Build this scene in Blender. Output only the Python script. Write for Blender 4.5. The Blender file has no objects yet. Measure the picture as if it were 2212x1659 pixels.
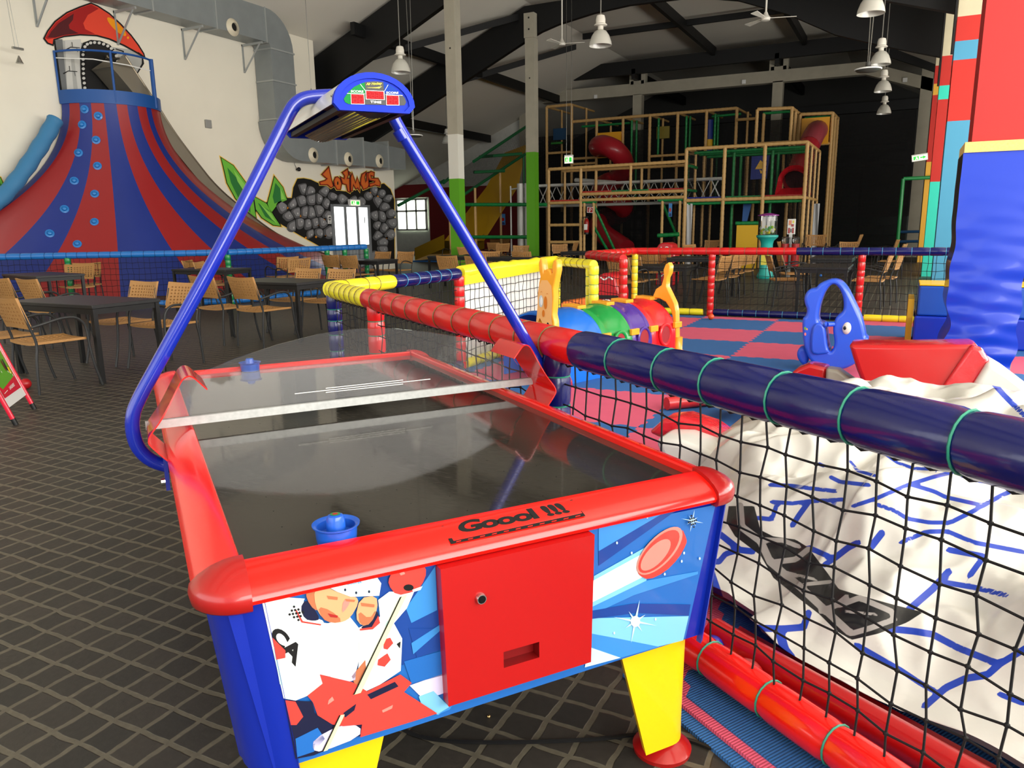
import bpy, math, random
from mathutils import Vector, Matrix
random.seed(7)
C = bpy.context.scene.collection
sc = bpy.context.scene
PI = math.pi

# ------------------------------------------------------------------ camera
FPX, PITCH, ROLL, HC, YAW = 1632.7, math.radians(11.814), .01457, 1.42, math.radians(27.23)
_c, _s = math.cos(YAW), math.sin(YAW)
_r0 = Vector((_c, _s, 0))
_fw = Vector((-_s, _c, 0)) * math.cos(PITCH) + Vector((0, 0, -math.sin(PITCH)))
_u0 = _r0.cross(_fw)
_rt = math.cos(ROLL) * _r0 - math.sin(ROLL) * _u0
_up = math.cos(ROLL) * _u0 + math.sin(ROLL) * _r0
CAM = Vector((0, 0, HC))
cd = bpy.data.cameras.new('camera')
cam = bpy.data.objects.new('camera', cd)
C.objects.link(cam)
cd.sensor_width = 36
cd.lens = 36 * FPX / 2212
cd.clip_start, cd.clip_end = .05, 200
M = Matrix((_rt, _up, -_fw)).transposed().to_4x4()
M.translation = CAM
cam.matrix_world = M
sc.camera = cam

# ------------------------------------------------------------------ world, daylight, exposure
w = bpy.data.worlds.new('sky')
sc.world = w
w.use_nodes = True
w.node_tree.nodes['Background'].inputs[0].default_value = (.85, .93, 1, 1)
w.node_tree.nodes['Background'].inputs[1].default_value = 1.2
sc.view_settings.view_transform = 'Standard'
sc.view_settings.look = 'None'
sc.view_settings.gamma = 1
sc.view_settings.use_curve_mapping = False
sc.view_settings.exposure = .12
sc.cycles.use_denoising = True
sc.cycles.max_bounces = 8
sc.cycles.diffuse_bounces = 4
sc.cycles.glossy_bounces = 4
sc.cycles.transparent_max_bounces = 24
sc.cycles.caustics_reflective = False
sc.cycles.caustics_refractive = False
sc.cycles.sample_clamp_indirect = 4


def area(name, loc, direction, sx, sy, power, color=(1, 1, 1)):
    l = bpy.data.lights.new(name, 'AREA')
    l.shape = 'RECTANGLE'
    l.size, l.size_y, l.energy, l.color = sx, sy, power, color
    o = bpy.data.objects.new(name, l)
    C.objects.link(o)
    o.location = loc
    o.rotation_euler = Vector(direction).to_track_quat('-Z', 'Y').to_euler()
    return o


# daylight coming in through the glazed front of the hall, behind the camera
area('daylight_front_windows', (-7.5, -6.9, 3.3), (0, 1, .4), 16, 5.2, 560, (1, .97, .92))
area('daylight_side_windows', (5.9, 11, 3.7), (-1, .05, .5), 34, 5, 6000, (1, .97, .92))

# ------------------------------------------------------------------ helpers


def ray(x, y):
    return _fw + _rt * ((x - 1106) / FPX) - _up * ((y - 829.5) / FPX)


def G(x, y, z=0.):
    d = ray(x, y)
    return CAM + d * ((z - HC) / d.z)


def PX(x, y, X):
    d = ray(x, y)
    return CAM + d * (X / d.x)


def PY(x, y, Y):
    d = ray(x, y)
    return CAM + d * (Y / d.y)


def onplane(x, y, p0, n):
    d = ray(x, y)
    return CAM + d * ((Vector(p0) - CAM).dot(n) / d.dot(n))


def lin(v):
    v /= 255
    return v / 12.92 if v <= .04045 else ((v + .055) / 1.055) ** 2.4


def rgb(r, g, b):
    return (lin(r), lin(g), lin(b), 1)


MATS = {}


def mat(name, col, rough=.5, metal=0., coat=0., noise=0., nscale=8., bump=0., emit=0., spec=.5, bscale=None, ior=1.45):
    if name in MATS:
        return MATS[name]
    m = bpy.data.materials.new(name)
    m.use_nodes = True
    nt = m.node_tree
    b = nt.nodes['Principled BSDF']
    c = rgb(*col)
    b.inputs['Base Color'].default_value = c
    b.inputs['Roughness'].default_value = rough
    b.inputs['Metallic'].default_value = metal
    b.inputs['Coat Weight'].default_value = coat
    b.inputs['Coat Roughness'].default_value = .06
    b.inputs['Specular IOR Level'].default_value = spec
    b.inputs['IOR'].default_value = ior
    if emit:
        b.inputs['Emission Color'].default_value = c
        b.inputs['Emission Strength'].default_value = emit
    if noise or bump:
        tc = nt.nodes.new('ShaderNodeTexCoord')
        nz = nt.nodes.new('ShaderNodeTexNoise')
        nz.inputs['Scale'].default_value = nscale
        nz.inputs['Detail'].default_value = 4
        nt.links.new(tc.outputs['Object'], nz.inputs['Vector'])
        if noise:
            mx = nt.nodes.new('ShaderNodeMix')
            mx.data_type = 'RGBA'
            mx.inputs['A'].default_value = tuple(v * (1 - noise) for v in c[:3]) + (1,)
            mx.inputs['B'].default_value = tuple(min(1, v * (1 + noise)) for v in c[:3]) + (1,)
            nt.links.new(nz.outputs['Fac'], mx.inputs['Factor'])
            nt.links.new(mx.outputs['Result'], b.inputs['Base Color'])
        if bump:
            n2 = nz
            if bscale:
                n2 = nt.nodes.new('ShaderNodeTexNoise')
                n2.inputs['Scale'].default_value = bscale
                nt.links.new(tc.outputs['Object'], n2.inputs['Vector'])
            bp = nt.nodes.new('ShaderNodeBump')
            bp.inputs['Strength'].default_value = bump
            bp.inputs['Distance'].default_value = .02
            nt.links.new(n2.outputs['Fac'], bp.inputs['Height'])
            nt.links.new(bp.outputs['Normal'], b.inputs['Normal'])
    MATS[name] = m
    return m


class MB:
    """collects shapes and links them as ONE mesh object"""

    def __init__(s):
        s.v, s.f, s.m = [], [], []

    def add(s, vs, fs, m=0):
        o = len(s.v)
        s.v += [tuple(v) for v in vs]
        s.f += [tuple(i + o for i in f) for f in fs]
        s.m += [m] * len(fs)
        return s

    def box(s, a, b, m=0):
        x0, y0, z0 = a
        x1, y1, z1 = b
        vs = [(x, y, z) for z in (z0, z1) for y in (y0, y1) for x in (x0, x1)]
        return s.add(vs, [(0, 2, 3, 1), (4, 5, 7, 6), (0, 1, 5, 4), (2, 6, 7, 3), (0, 4, 6, 2), (1, 3, 7, 5)], m)

    def hexa(s, q, m=0):
        """8 corners: four below, four above, same order"""
        return s.add(q, [(3, 2, 1, 0), (4, 5, 6, 7), (0, 1, 5, 4), (1, 2, 6, 5), (2, 3, 7, 6), (3, 0, 4, 7)], m)

    def path(s, pts, r, n=8, m=0, closed=False, caps=True):
        pts = [Vector(p) for p in pts]
        k = len(pts)
        rs = r if isinstance(r, (list, tuple)) else [r] * k
        tang = []
        for i in range(k):
            if closed:
                t = pts[(i + 1) % k] - pts[i - 1]
            else:
                t = pts[min(i + 1, k - 1)] - pts[max(i - 1, 0)]
            tang.append(t.normalized() if t.length > 1e-9 else Vector((0, 0, 1)))
        a = Vector((0, 0, 1)) if abs(tang[0].z) < .9 else Vector((1, 0, 0))
        nrm = (a - tang[0] * a.dot(tang[0])).normalized()
        vs = []
        for i in range(k):
            nrm = (nrm - tang[i] * nrm.dot(tang[i]))
            if nrm.length < 1e-6:
                nrm = tang[i].orthogonal()
            nrm.normalize()
            bn = tang[i].cross(nrm)
            for j in range(n):
                t = 2 * PI * j / n
                vs.append(pts[i] + (nrm * math.cos(t) + bn * math.sin(t)) * rs[i])
        fs = []
        for i in range(k if closed else k - 1):
            i2 = (i + 1) % k
            for j in range(n):
                j2 = (j + 1) % n
                fs.append((i * n + j, i * n + j2, i2 * n + j2, i2 * n + j))
        if caps and not closed:
            fs.append(tuple(range(n - 1, -1, -1)))
            fs.append(tuple((k - 1) * n + j for j in range(n)))
        return s.add(vs, fs, m)

    def tube(s, a, b, r, n=8, m=0):
        return s.path([a, b], r, n, m)

    def lathe(s, prof, n=20, c=(0, 0, 0), m=0, ax=None):
        """profile (r, z) turned round the axis through c"""
        c = Vector(c)
        if ax is None:
            X, Y, Z = Vector((1, 0, 0)), Vector((0, 1, 0)), Vector((0, 0, 1))
        else:
            Z = Vector(ax).normalized()
            X = Z.orthogonal().normalized()
            Y = Z.cross(X)
        vs, fs = [], []
        for r, z in prof:
            for j in range(n):
                t = 2 * PI * j / n
                vs.append(c + X * (r * math.cos(t)) + Y * (r * math.sin(t)) + Z * z)
        for i in range(len(prof) - 1):
            for j in range(n):
                j2 = (j + 1) % n
                fs.append((i * n + j, i * n + j2, (i + 1) * n + j2, (i + 1) * n + j))
        if prof[0][0] > 1e-5:
            fs.append(tuple(range(n - 1, -1, -1)))
        if prof[-1][0] > 1e-5:
            fs.append(tuple((len(prof) - 1) * n + j for j in range(n)))
        return s.add(vs, fs, m)

    def ball(s, c, r, n=14, m=0):
        k = n // 2
        return s.lathe([(max(1e-6, r * math.sin(PI * i / k)), -r * math.cos(PI * i / k)) for i in range(k + 1)], n, c, m)

    def loft(s, rings, m=0, caps=True, closed=True):
        n = len(rings[0])
        vs = [p for rg in rings for p in rg]
        fs = []
        for i in range(len(rings) - 1):
            for j in range(n if closed else n - 1):
                j2 = (j + 1) % n
                fs.append((i * n + j, i * n + j2, (i + 1) * n + j2, (i + 1) * n + j))
        if caps and closed:
            fs.append(tuple(range(n - 1, -1, -1)))
            fs.append(tuple((len(rings) - 1) * n + j for j in range(n)))
        return s.add(vs, fs, m)

    def poly(s, pts, m=0):
        return s.add(pts, [tuple(range(len(pts)))], m)

    def prism(s, pts, d, m=0):
        """outline pts swept by vector d"""
        d = Vector(d)
        pts = [Vector(p) for p in pts]
        return s.loft([pts, [p + d for p in pts]], m)

    def grid(s, fn, nu, nv, m=0):
        vs = [fn(i / nu, j / nv) for j in range(nv + 1) for i in range(nu + 1)]
        fs = [(j * (nu + 1) + i, j * (nu + 1) + i + 1, (j + 1) * (nu + 1) + i + 1, (j + 1) * (nu + 1) + i)
              for j in range(nv) for i in range(nu)]
        return s.add(vs, fs, m)

    def build(s, name, mats, parent=None, sharp=40, bevel=0., segs=2, origin=None, smooth=True, fix=True):
        if not isinstance(mats, (list, tuple)):
            mats = [mats]
        o0 = Vector(origin) if origin is not None else Vector((0, 0, 0))
        p = parent
        if origin is None:
            while p is not None:
                o0 = o0 + p.location
                p = p.parent
        me = bpy.data.meshes.new(name)
        me.from_pydata([tuple(Vector(v) - o0) for v in s.v], [], s.f)
        for mm in mats:
            me.materials.append(mm)
        me.polygons.foreach_set('material_index', s.m)
        if fix:
            import bmesh
            bm = bmesh.new()
            bm.from_mesh(me)
            bmesh.ops.recalc_face_normals(bm, faces=bm.faces)
            bm.to_mesh(me)
            bm.free()
        if smooth:
            me.polygons.foreach_set('use_smooth', [True] * len(me.polygons))
            me.set_sharp_from_angle(angle=math.radians(sharp))
        me.update()
        ob = bpy.data.objects.new(name, me)
        C.objects.link(ob)
        if parent is not None:
            ob.parent = parent
        if origin is not None:
            ob.location = o0 if parent is None else (0, 0, 0)
        if bevel:
            bv = ob.modifiers.new('bevel', 'BEVEL')
            bv.width, bv.segments, bv.limit_method = bevel, segs, 'ANGLE'
            bv.angle_limit = math.radians(35)
        return ob


def tag(o, label, cat, group=None):
    o['label'], o['category'] = label, cat
    if group:
        o['group'] = group
    return o


def thing(name, label, cat, loc=(0, 0, 0), group=None):
    o = bpy.data.objects.new(name, None)
    C.objects.link(o)
    o.empty_display_size = .2
    o.location = loc
    return tag(o, label, cat, group)


def struct(o):
    o['kind'] = 'structure'
    return o


def copy_tree(o, parent=None):
    c = o.copy()
    C.objects.link(c)
    if parent is not None:
        c.parent = parent
    for ch in list(o.children):
        copy_tree(ch, c)
    return c


def text_geo(txt, bold=0., shear=0., space=1.):
    cu = bpy.data.curves.new('t', 'FONT')
    cu.body = txt
    cu.offset = bold
    cu.shear = shear
    cu.space_character = space
    cu.resolution_u = 4
    o = bpy.data.objects.new('t', cu)
    C.objects.link(o)
    dg = bpy.context.evaluated_depsgraph_get()
    me = bpy.data.meshes.new_from_object(o.evaluated_get(dg))
    vs = [tuple(v.co) for v in me.vertices]
    fs = [tuple(p.vertices) for p in me.polygons]
    bpy.data.objects.remove(o)
    bpy.data.curves.remove(cu)
    bpy.data.meshes.remove(me)
    x0, x1 = min(v[0] for v in vs), max(v[0] for v in vs)
    y0, y1 = min(v[1] for v in vs), max(v[1] for v in vs)
    return [((v[0] - x0) / (x1 - x0), (v[1] - y0) / (y1 - y0)) for v in vs], fs


def bil(q, u, v):
    """q: bottom-left, bottom-right, top-right, top-left"""
    return tuple(q[0][k] * (1 - u) * (1 - v) + q[1][k] * u * (1 - v) + q[2][k] * u * v + q[3][k] * (1 - u) * v
                 for k in range(len(q[0])))


def put_text(mb, txt, q, fn, m=0, **kw):
    vs, fs = text_geo(txt, **kw)
    mb.add([fn(*bil(q, u, v)) for u, v in vs], fs, m)


def ell(cx, cy, rx, ry, n=20, rot=0., a0=0., a1=2 * PI):
    out = []
    full = abs(a1 - a0 - 2 * PI) < 1e-6
    for i in range(n if full else n + 1):
        t = a0 + (a1 - a0) * i / n
        x, y = rx * math.cos(t), ry * math.sin(t)
        out.append((cx + x * math.cos(rot) - y * math.sin(rot), cy + x * math.sin(rot) + y * math.cos(rot)))
    return out


def chaikin(p, n=1):
    for _ in range(n):
        q = []
        for i in range(len(p)):
            a, b = p[i], p[(i + 1) % len(p)]
            q.append(tuple(a[k] * .75 + b[k] * .25 for k in range(len(a))))
            q.append(tuple(a[k] * .25 + b[k] * .75 for k in range(len(a))))
        p = q
    return p


def smooth_path(p, n=2):
    p = [Vector(q) for q in p]
    for _ in range(n):
        q = [p[0]]
        for i in range(len(p) - 1):
            q += [p[i] * .75 + p[i + 1] * .25, p[i] * .25 + p[i + 1] * .75]
        q.append(p[-1])
        p = q
    return p


def offset_poly(p, d):
    """grow a 2D outline by d"""
    A = sum(p[i][0] * p[(i + 1) % len(p)][1] - p[(i + 1) % len(p)][0] * p[i][1] for i in range(len(p)))
    sg = 1 if A > 0 else -1
    out = []
    for i in range(len(p)):
        a, b, c = Vector(p[i - 1]), Vector(p[i]), Vector(p[(i + 1) % len(p)])
        e1, e2 = (b - a).normalized(), (c - b).normalized()
        n1, n2 = Vector((e1.y, -e1.x)) * sg, Vector((e2.y, -e2.x)) * sg
        n = n1 + n2
        if n.length < 1e-6:
            n = n1
        n.normalize()
        k = min(2.2, 1 / max(.3, n.dot(n1)))
        out.append(tuple(b + n * d * k))
    return out


def net(mb, q, nu, nv, r=.0035, jit=.006, knots=False, n=4, m=0, sag=0.):
    """knotted net on the quad q = bl, br, tr, tl (world points)"""
    q = [Vector(p) for p in q]
    nodes = {}
    for j in range(nv + 1):
        for i in range(nu + 1):
            u, v = i / nu, j / nv
            p = Vector(bil(q, u, v))
            if 0 < j < nv:
                p += Vector((random.uniform(-jit, jit), random.uniform(-jit, jit), random.uniform(-jit, jit)))
                p.z -= sag * 4 * v * (1 - v)
            nodes[i, j] = p
    for j in range(nv + 1):
        mb.path([nodes[i, j] for i in range(nu + 1)], r, n, m, caps=False)
    for i in range(nu + 1):
        mb.path([nodes[i, j] for j in range(nv + 1)], r, n, m, caps=False)
    if knots:
        for (i, j), p in nodes.items():
            mb.ball(p, r * 2.1, 6, m)


def padded(mb, a, b, r, tie, m=0, mt=1, n=14, tr=.0035, j=.25, bulge=.06):
    """vinyl wrapped foam round a pole, pinched by ties"""
    a, b = Vector(a), Vector(b)
    L = (b - a).length
    k = max(1, round(L / tie))
    ts = [0.] + [(i + random.uniform(-j, j) * .6) / k for i in range(1, k)] + [1.]
    pts, rs = [], []
    for i in range(k):
        t0, t1 = ts[i], ts[i + 1]
        for f, rr in ((.02, .93), (.12, 1), (.5, 1 + bulge * .3), (.88, 1), (.98, .93)):
            pts.append(a.lerp(b, t0 + (t1 - t0) * f))
            rs.append(r * rr)
    mb.path(pts, rs, n, m)
    if tr:
        d = (b - a).normalized()
        X = d.orthogonal().normalized()
        Y = d.cross(X)
        for t in ts[1:-1]:
            c = a.lerp(b, t)
            mb.path([c + (X * math.cos(2 * PI * i / n) + Y * math.sin(2 * PI * i / n)) * r * .955 for i in range(n)], tr, 5, mt, closed=True)


# common materials
m_red = mat('red_gloss', (233, 20, 12), .22, coat=.6)
m_redcap = mat('red_plastic', (160, 20, 18), .3, coat=.3)
m_blue = mat('blue_gloss', (8, 36, 150), .35, coat=.2)
m_yellow = mat('yellow_paint', (248, 198, 8), .4, coat=.2)
m_black = mat('black_satin', (14, 14, 15), .45)
m_dark = mat('near_black', (6, 6, 6), .6)
m_white = mat('white_paint', (235, 235, 230), .5)
m_steel = mat('brushed_steel', (165, 165, 160), .3, metal=1, noise=.15, nscale=6)
m_chrome = mat('chrome', (210, 210, 210), .12, metal=1)
m_conc = mat('concrete', (172, 166, 148), .9, noise=.16, nscale=3, bump=.15)
m_vred = mat('red_vinyl', (205, 24, 24), .28, coat=.35, bump=.12, nscale=14)
m_vblue = mat('navy_vinyl', (8, 16, 84), .25, coat=.3, bump=.12, nscale=14)
m_vyel = mat('yellow_vinyl', (236, 222, 40), .35, coat=.25, bump=.12, nscale=14)
m_vlb = mat('light_blue_vinyl', (40, 115, 185), .4, coat=.2)
m_green = mat('green_vinyl', (14, 120, 60), .4, coat=.2)
m_teal = mat('green_cable_tie', (40, 130, 105), .4)
m_tietan = mat('olive_cable_tie', (110, 90, 55), .5)
m_netb = mat('black_net_cord', (13, 12, 13), .8)

# ================================================================== THE HALL
def floor_mat():
    m = bpy.data.materials.new('cobble_pavers')
    m.use_nodes = True
    nt = m.node_tree
    N, L = nt.nodes, nt.links
    b = N['Principled BSDF']
    tc = N.new('ShaderNodeTexCoord')
    nz = N.new('ShaderNodeTexNoise')
    nz.inputs['Scale'].default_value = 9
    L.new(tc.outputs['Object'], nz.inputs['Vector'])
    mp = N.new('ShaderNodeVectorMath')
    mp.operation = 'MULTIPLY_ADD'
    mp.inputs[1].default_value = (.022, .022, 0)
    L.new(nz.outputs['Color'], mp.inputs[0])
    L.new(tc.outputs['Object'], mp.inputs[2])
    br = N.new('ShaderNodeTexBrick')
    br.offset = 0
    br.inputs['Scale'].default_value = 1
    br.inputs['Brick Width'].default_value = .1155
    br.inputs['Row Height'].default_value = .1125
    br.inputs['Mortar Size'].default_value = .0105
    br.inputs['Mortar Smooth'].default_value = .35
    br.inputs['Bias'].default_value = -.1
    br.inputs['Color1'].default_value = rgb(46, 44, 40)
    br.inputs['Color2'].default_value = rgb(60, 55, 49)
    br.inputs['Mortar'].default_value = rgb(98, 92, 78)
    L.new(mp.outputs[0], br.inputs['Vector'])
    n2 = N.new('ShaderNodeTexNoise')
    n2.inputs['Scale'].default_value = 45
    n2.inputs['Detail'].default_value = 5
    L.new(tc.outputs['Object'], n2.inputs['Vector'])
    mx = N.new('ShaderNodeMix')
    mx.data_type = 'RGBA'
    mx.blend_type = 'MULTIPLY'
    mx.inputs['Factor'].default_value = .5
    L.new(br.outputs['Color'], mx.inputs['A'])
    cr = N.new('ShaderNodeValToRGB')
    cr.color_ramp.elements[0].position = .3
    cr.color_ramp.elements[0].color = (.45, .45, .45, 1)
    cr.color_ramp.elements[1].position = .7
    L.new(n2.outputs['Fac'], cr.inputs[0])
    L.new(cr.outputs['Color'], mx.inputs['B'])
    L.new(mx.outputs['Result'], b.inputs['Base Color'])
    b.inputs['Roughness'].default_value = .5
    b.inputs['Specular IOR Level'].default_value = .45
    h = N.new('ShaderNodeMath')
    h.operation = 'MULTIPLY_ADD'
    h.inputs[1].default_value = .3
    L.new(n2.outputs['Fac'], h.inputs[0])
    inv = N.new('ShaderNodeMath')
    inv.operation = 'SUBTRACT'
    inv.inputs[0].default_value = 1
    L.new(br.outputs['Fac'], inv.inputs[1])
    L.new(inv.outputs[0], h.inputs[2])
    bp = N.new('ShaderNodeBump')
    bp.inputs['Strength'].default_value = .45
    bp.inputs['Distance'].default_value = .006
    L.new(h.outputs[0], bp.inputs['Height'])
    L.new(bp.outputs['Normal'], b.inputs['Normal'])
    return m


mb = MB()
mb.box((-32, -7, -.1), (6, 44, 0))
struct(mb.build('floor', floor_mat(), smooth=False))

m_wall = mat('cream_wall_paint', (238, 232, 214), .9, noise=.05, nscale=1.2)
WX = -16.0        # face of the left wall
WY = 22.35        # where the left wall ends
mb = MB()
mb.box((WX - .3, -7, 0), (WX, 18.6, 9.2)).box((WX - .3, 18.6, 0), (WX, WY, 4.15))
struct(mb.build('wall_left', m_wall, smooth=False))
m_annex = mat('annex_white_brick', (205, 205, 198), .9, noise=.12, nscale=5)
m_ann_red = mat('dark_red_paint', (120, 22, 24), .7)
m_glow = mat('daylit_outdoors', (232, 242, 226), 1, emit=3.2)
m_leafglow = mat('daylit_foliage', (150, 185, 110), 1, emit=1.4, noise=.35, nscale=1.2)
m_darkwall = mat('dark_grey_wall', (58, 58, 56), .9, noise=.1, nscale=2)
mb = MB()
mb.box((-32, 34.2, 0), (-16.2, 34.5, 8))
struct(mb.build('wall_annex', m_annex, smooth=False))
mb = MB()
mb.box((-32.3, -7, 0), (-32, 44, 9))
struct(mb.build('wall_outer', m_annex, smooth=False))
mb = MB()
mb.box((-32, 42, 0), (6, 42.3, 9.2))
struct(mb.build('wall_back', m_darkwall, smooth=False))
mb = MB()
mb.box((6, -7, 0), (6.3, 44, 9.2))
struct(mb.build('wall_right', m_annex, smooth=False))
# rear wall with its glazed opening, behind the camera
mb = MB()
mb.box((-16, -7.3, 0), (6, -7, .7)).box((-16, -7.3, 5.9), (6, -7, 9.2)).box((-16, -7.3, .7), (-15.5, -7, 5.9)).box((5.4, -7.3, .7), (6, -7, 5.9))
struct(mb.build('wall_rear', m_wall, smooth=False))

# roof: left slope, flat middle, right slope
m_ceil = mat('grey_ceiling_panel', (222, 217, 203), .9, noise=.05, nscale=.7)
mb = MB()
prof = [(-32, 2.6), (-25, 3.1), (-11.7, 8.62), (-2.9, 8.62), (.9, 6.75), (6.2, 6.6)]
for (x0, z0), (x1, z1) in zip(prof, prof[1:]):
    mb.hexa([(x0, -7, z0), (x1, -7, z1), (x1, 44, z1), (x0, 44, z0), (x0, -7, z0 + .2), (x1, -7, z1 + .2), (x1, 44, z1 + .2), (x0, 44, z0 + .2)])
struct(mb.build('ceiling', m_ceil, smooth=False))

m_beam = mat('black_painted_steel', (9, 9, 9), .55)


def frame(Y, xl=-22):
    mb = MB()
    top = [(xl, 4.25 if xl < -20 else 8.17), (-11.8, 8.5), (-2.9, 8.5), (.55, 6.85)]
    bot = [(xl, 3.05), (-15.04, 6.0), (-11.6, 7.5)] if xl < -20 else [(xl, 7.1), (-11.6, 7.5)]
    bot += [(-11.2, 7.65), (-10.6, 7.8), (-9.4, 7.98), (-8.2, 8.06), (-6.2, 8.02), (-4.9, 7.75), (-3.5, 7.2), (-2.2, 6.5), (-.9, 6.05), (.55, 5.6)]
    out = [(x, Y - .09, z) for x, z in top] + [(x, Y - .09, z) for x, z in reversed(bot)]
    mb.prism(out, (0, .18, 0))
    o = mb.build('roof_frame', m_beam, smooth=False)
    struct(o)
    return o


frame(14.3, -12.6)
for Y in (19.3, 24.3):
    frame(Y)
# long purlins and diagonal ties between the frames
mb = MB()
for X, z, ya in ((-14.6, 7.2, 18.7), (-18.2, 5.7, 18.7), (-7.6, 8.46, -6), (-4.1, 8.46, -6)):
    mb.box((X - .07, ya, z - .34), (X + .07, 33.4, z))
mb.box((-11.5, 28.6, 8.3), (-2.9, 28.7, 8.5))
struct(mb.build('roof_purlins', m_beam, smooth=False))
mb = MB()
for Y in (19.3, 24.3):
    mb.hexa([(-16.2, Y + .1, 6.1), (-16.05, Y + .1, 6.1), (-12.0, Y + 4.9, 8.1), (-12.15, Y + 4.9, 8.1), (-16.2, Y + .1, 6.3), (-16.05, Y + .1, 6.3), (-12.0, Y + 4.9, 8.3), (-12.15, Y + 4.9, 8.3)])
struct(mb.build('roof_braces', m_beam, smooth=False))

# concrete columns with forked heads
m_cgreen = mat('column_green_paint', (92, 165, 28), .7)
m_cwhite = mat('column_white_paint', (226, 224, 212), .8)
for X, Y, zg, zw in ((-11.5, 19.1, 2.75, 3.95), (-11.5, 24.1, 3.85, 3.85)):
    mb = MB()
    h = .16
    mb.box((X - h, Y - h, 0), (X + h, Y + h, zg), 1)
    if zw > zg:
        mb.box((X - h, Y - h, zg), (X + h, Y + h, zw), 2)
    mb.box((X - h, Y - h, zw), (X + h, Y + h, 7.45))
    mb.box((X - h - .02, Y - h - .03, 7.45), (X + h + .02, Y + .06, 8.2))
    for z in (7.7, 8.05):
        mb.lathe([(.03, -.02), (.03, 0)], 10, (X, Y - h - .035, z), 3, ax=(0, -1, 0))
    mb.lathe([(.025, -.02), (.025, .004)], 10, (X, Y - h, 6.2), 3, ax=(0, -1, 0))
    struct(mb.build('concrete_column', [m_conc, m_cgreen, m_cwhite, m_dark], smooth=False))
# end portal: gabled concrete beam, its columns and brackets
mb = MB()
Y = 33.8
mb.prism([(-16.9, Y, 7.0), (-16.9, Y, 7.5), (-1.9, Y, 7.4), (.5, Y, 6.55), (.5, Y, 6.1), (-1.9, Y, 6.95)], (0, .4, 0))
for X in (-16.6, -11.0, -5.1, .25):
    mb.box((X - .2, Y, 0), (X + .2, Y + .38, 7.0))
for X in (-11.0, -5.1):
    mb.box((X - .36, Y - .02, 7.42), (X - .17, Y + .3, 8.2)).box((X + .17, Y - .02, 7.42), (X + .36, Y + .3, 8.2)).box((X - .3, Y - .02, 7.42), (X + .3, Y + .3, 7.56))
struct(mb.build('concrete_end_portal', m_conc, smooth=False))
mb = MB()
mb.box((-16.9, 33.2, 7.75), (-1.9, 33.4, 8.3))
mb.hexa([(-24, 33.2, 3.9), (-16.4, 33.2, 7.2), (-16.4, 33.4, 7.2), (-24, 33.4, 3.9), (-24, 33.2, 4.9), (-16.4, 33.2, 8.2), (-16.4, 33.4, 8.2), (-24, 33.4, 4.9)])
mb.hexa([(-16.1, 18.3, 7.35), (-13.2, 18.3, 8.2), (-13.2, 18.5, 8.2), (-16.1, 18.5, 7.35), (-16.1, 18.3, 7.8), (-13.2, 18.3, 8.5), (-13.2, 18.5, 8.5), (-16.1, 18.5, 7.8)])
mb.hexa([(-1.9, 33.2, 7.75), (.5, 33.2, 6.7), (.5, 33.4, 6.7), (-1.9, 33.4, 7.75), (-1.9, 33.2, 8.3), (.5, 33.2, 7.2), (.5, 33.4, 7.2), (-1.9, 33.4, 8.3)])
for z in (4.2, 6.5):
    mb.box((-15, 41.6, z), (5, 41.9, z + .45))
for X in (-5.1, -11):
    mb.box((X - .08, 33.2, 7.55), (X + .08, 41.8, 7.95))
struct(mb.build('end_beams', m_beam, smooth=False))
# white square detectors on the end beam
for i, (x, y) in enumerate(((1287, 209), (1607, 177), (1955, 173))):
    p = PY(x, y, 33.78)
    mb = MB()
    mb.box((p.x - .08, p.y - .05, p.z - .08), (p.x + .08, p.y, p.z + .08))
    tag(mb.build('wall_detector', m_white, origin=p, bevel=.01), ['small white square box on the left end of the concrete end beam',
        'small white square box on the middle of the concrete end beam', 'small white square box on the sloping right end of the concrete end beam'][i], 'detector', 'white boxes on the end beam')

# painted columns down the right side
p_red, p_tur, p_lb, p_yel = mat('wall_red_paint', (206, 52, 44), .75), mat('turquoise_paint', (62, 222, 196), .75), mat('sky_blue_paint', (82, 160, 196), .75), mat('sand_yellow_paint', (246, 186, 70), .75)
m_rc = mat('pale_concrete', (214, 204, 172), .9, noise=.12, nscale=2.5, bump=.1)
for X0, X1, Y, cuts in ((.42, 1.3, 29.5, ((0, 3.3, 3), (3.3, 5.4, 0), (5.4, 5.75, 3), (5.75, 6.3, 0), (6.3, 8, 4))),
                        (.44, 1.3, 22.2, ((0, 2.35, 1), (2.35, 4.3, 0), (4.3, 4.62, 1), (4.62, 5.3, 0), (5.3, 8, 4))),
                        (.56, 1.4, 18.2, ((0, 3.35, 2), (3.35, 4.5, 0), (4.5, 4.85, 2), (4.85, 5.3, 0), (5.3, 8, 4)))):
    mb = MB()
    for z0, z1, k in cuts:
        mb.box((X0, Y, z0), (X1, Y + .7, z1), k)
    struct(mb.build('painted_column', [p_red, p_tur, p_lb, p_yel, m_rc], smooth=False))
# dark conduit lines between the columns
mb = MB()
for X, Y in ((.41, 22.1), (.52, 18.1)):
    mb.tube((X, Y, 4.6), (X, Y, 7.4), .025, 6)
struct(mb.build('trim_1', m_dark))
# nearest pillar: red above, blue padding below
mb = MB()
mb.box((.46, 8.18, 0), (.96, 8.75, 2.0), 1).box((.46, 8.18, 2.0), (.96, 8.75, 8), 0)
mb.box((.455, 8.175, 3.3), (.965, 8.3, 3.45), 2)
struct(mb.build('pillar', [mat('pillar_red_paint', (176, 38, 36), .6), m_conc, mat('pillar_teal_band', (18, 62, 78), .6)], smooth=False))
pd = thing('pillar_padding', 'wrinkled blue vinyl padding wrapped round the red pillar', 'padding', (.72, 8.2, 0))


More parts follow.
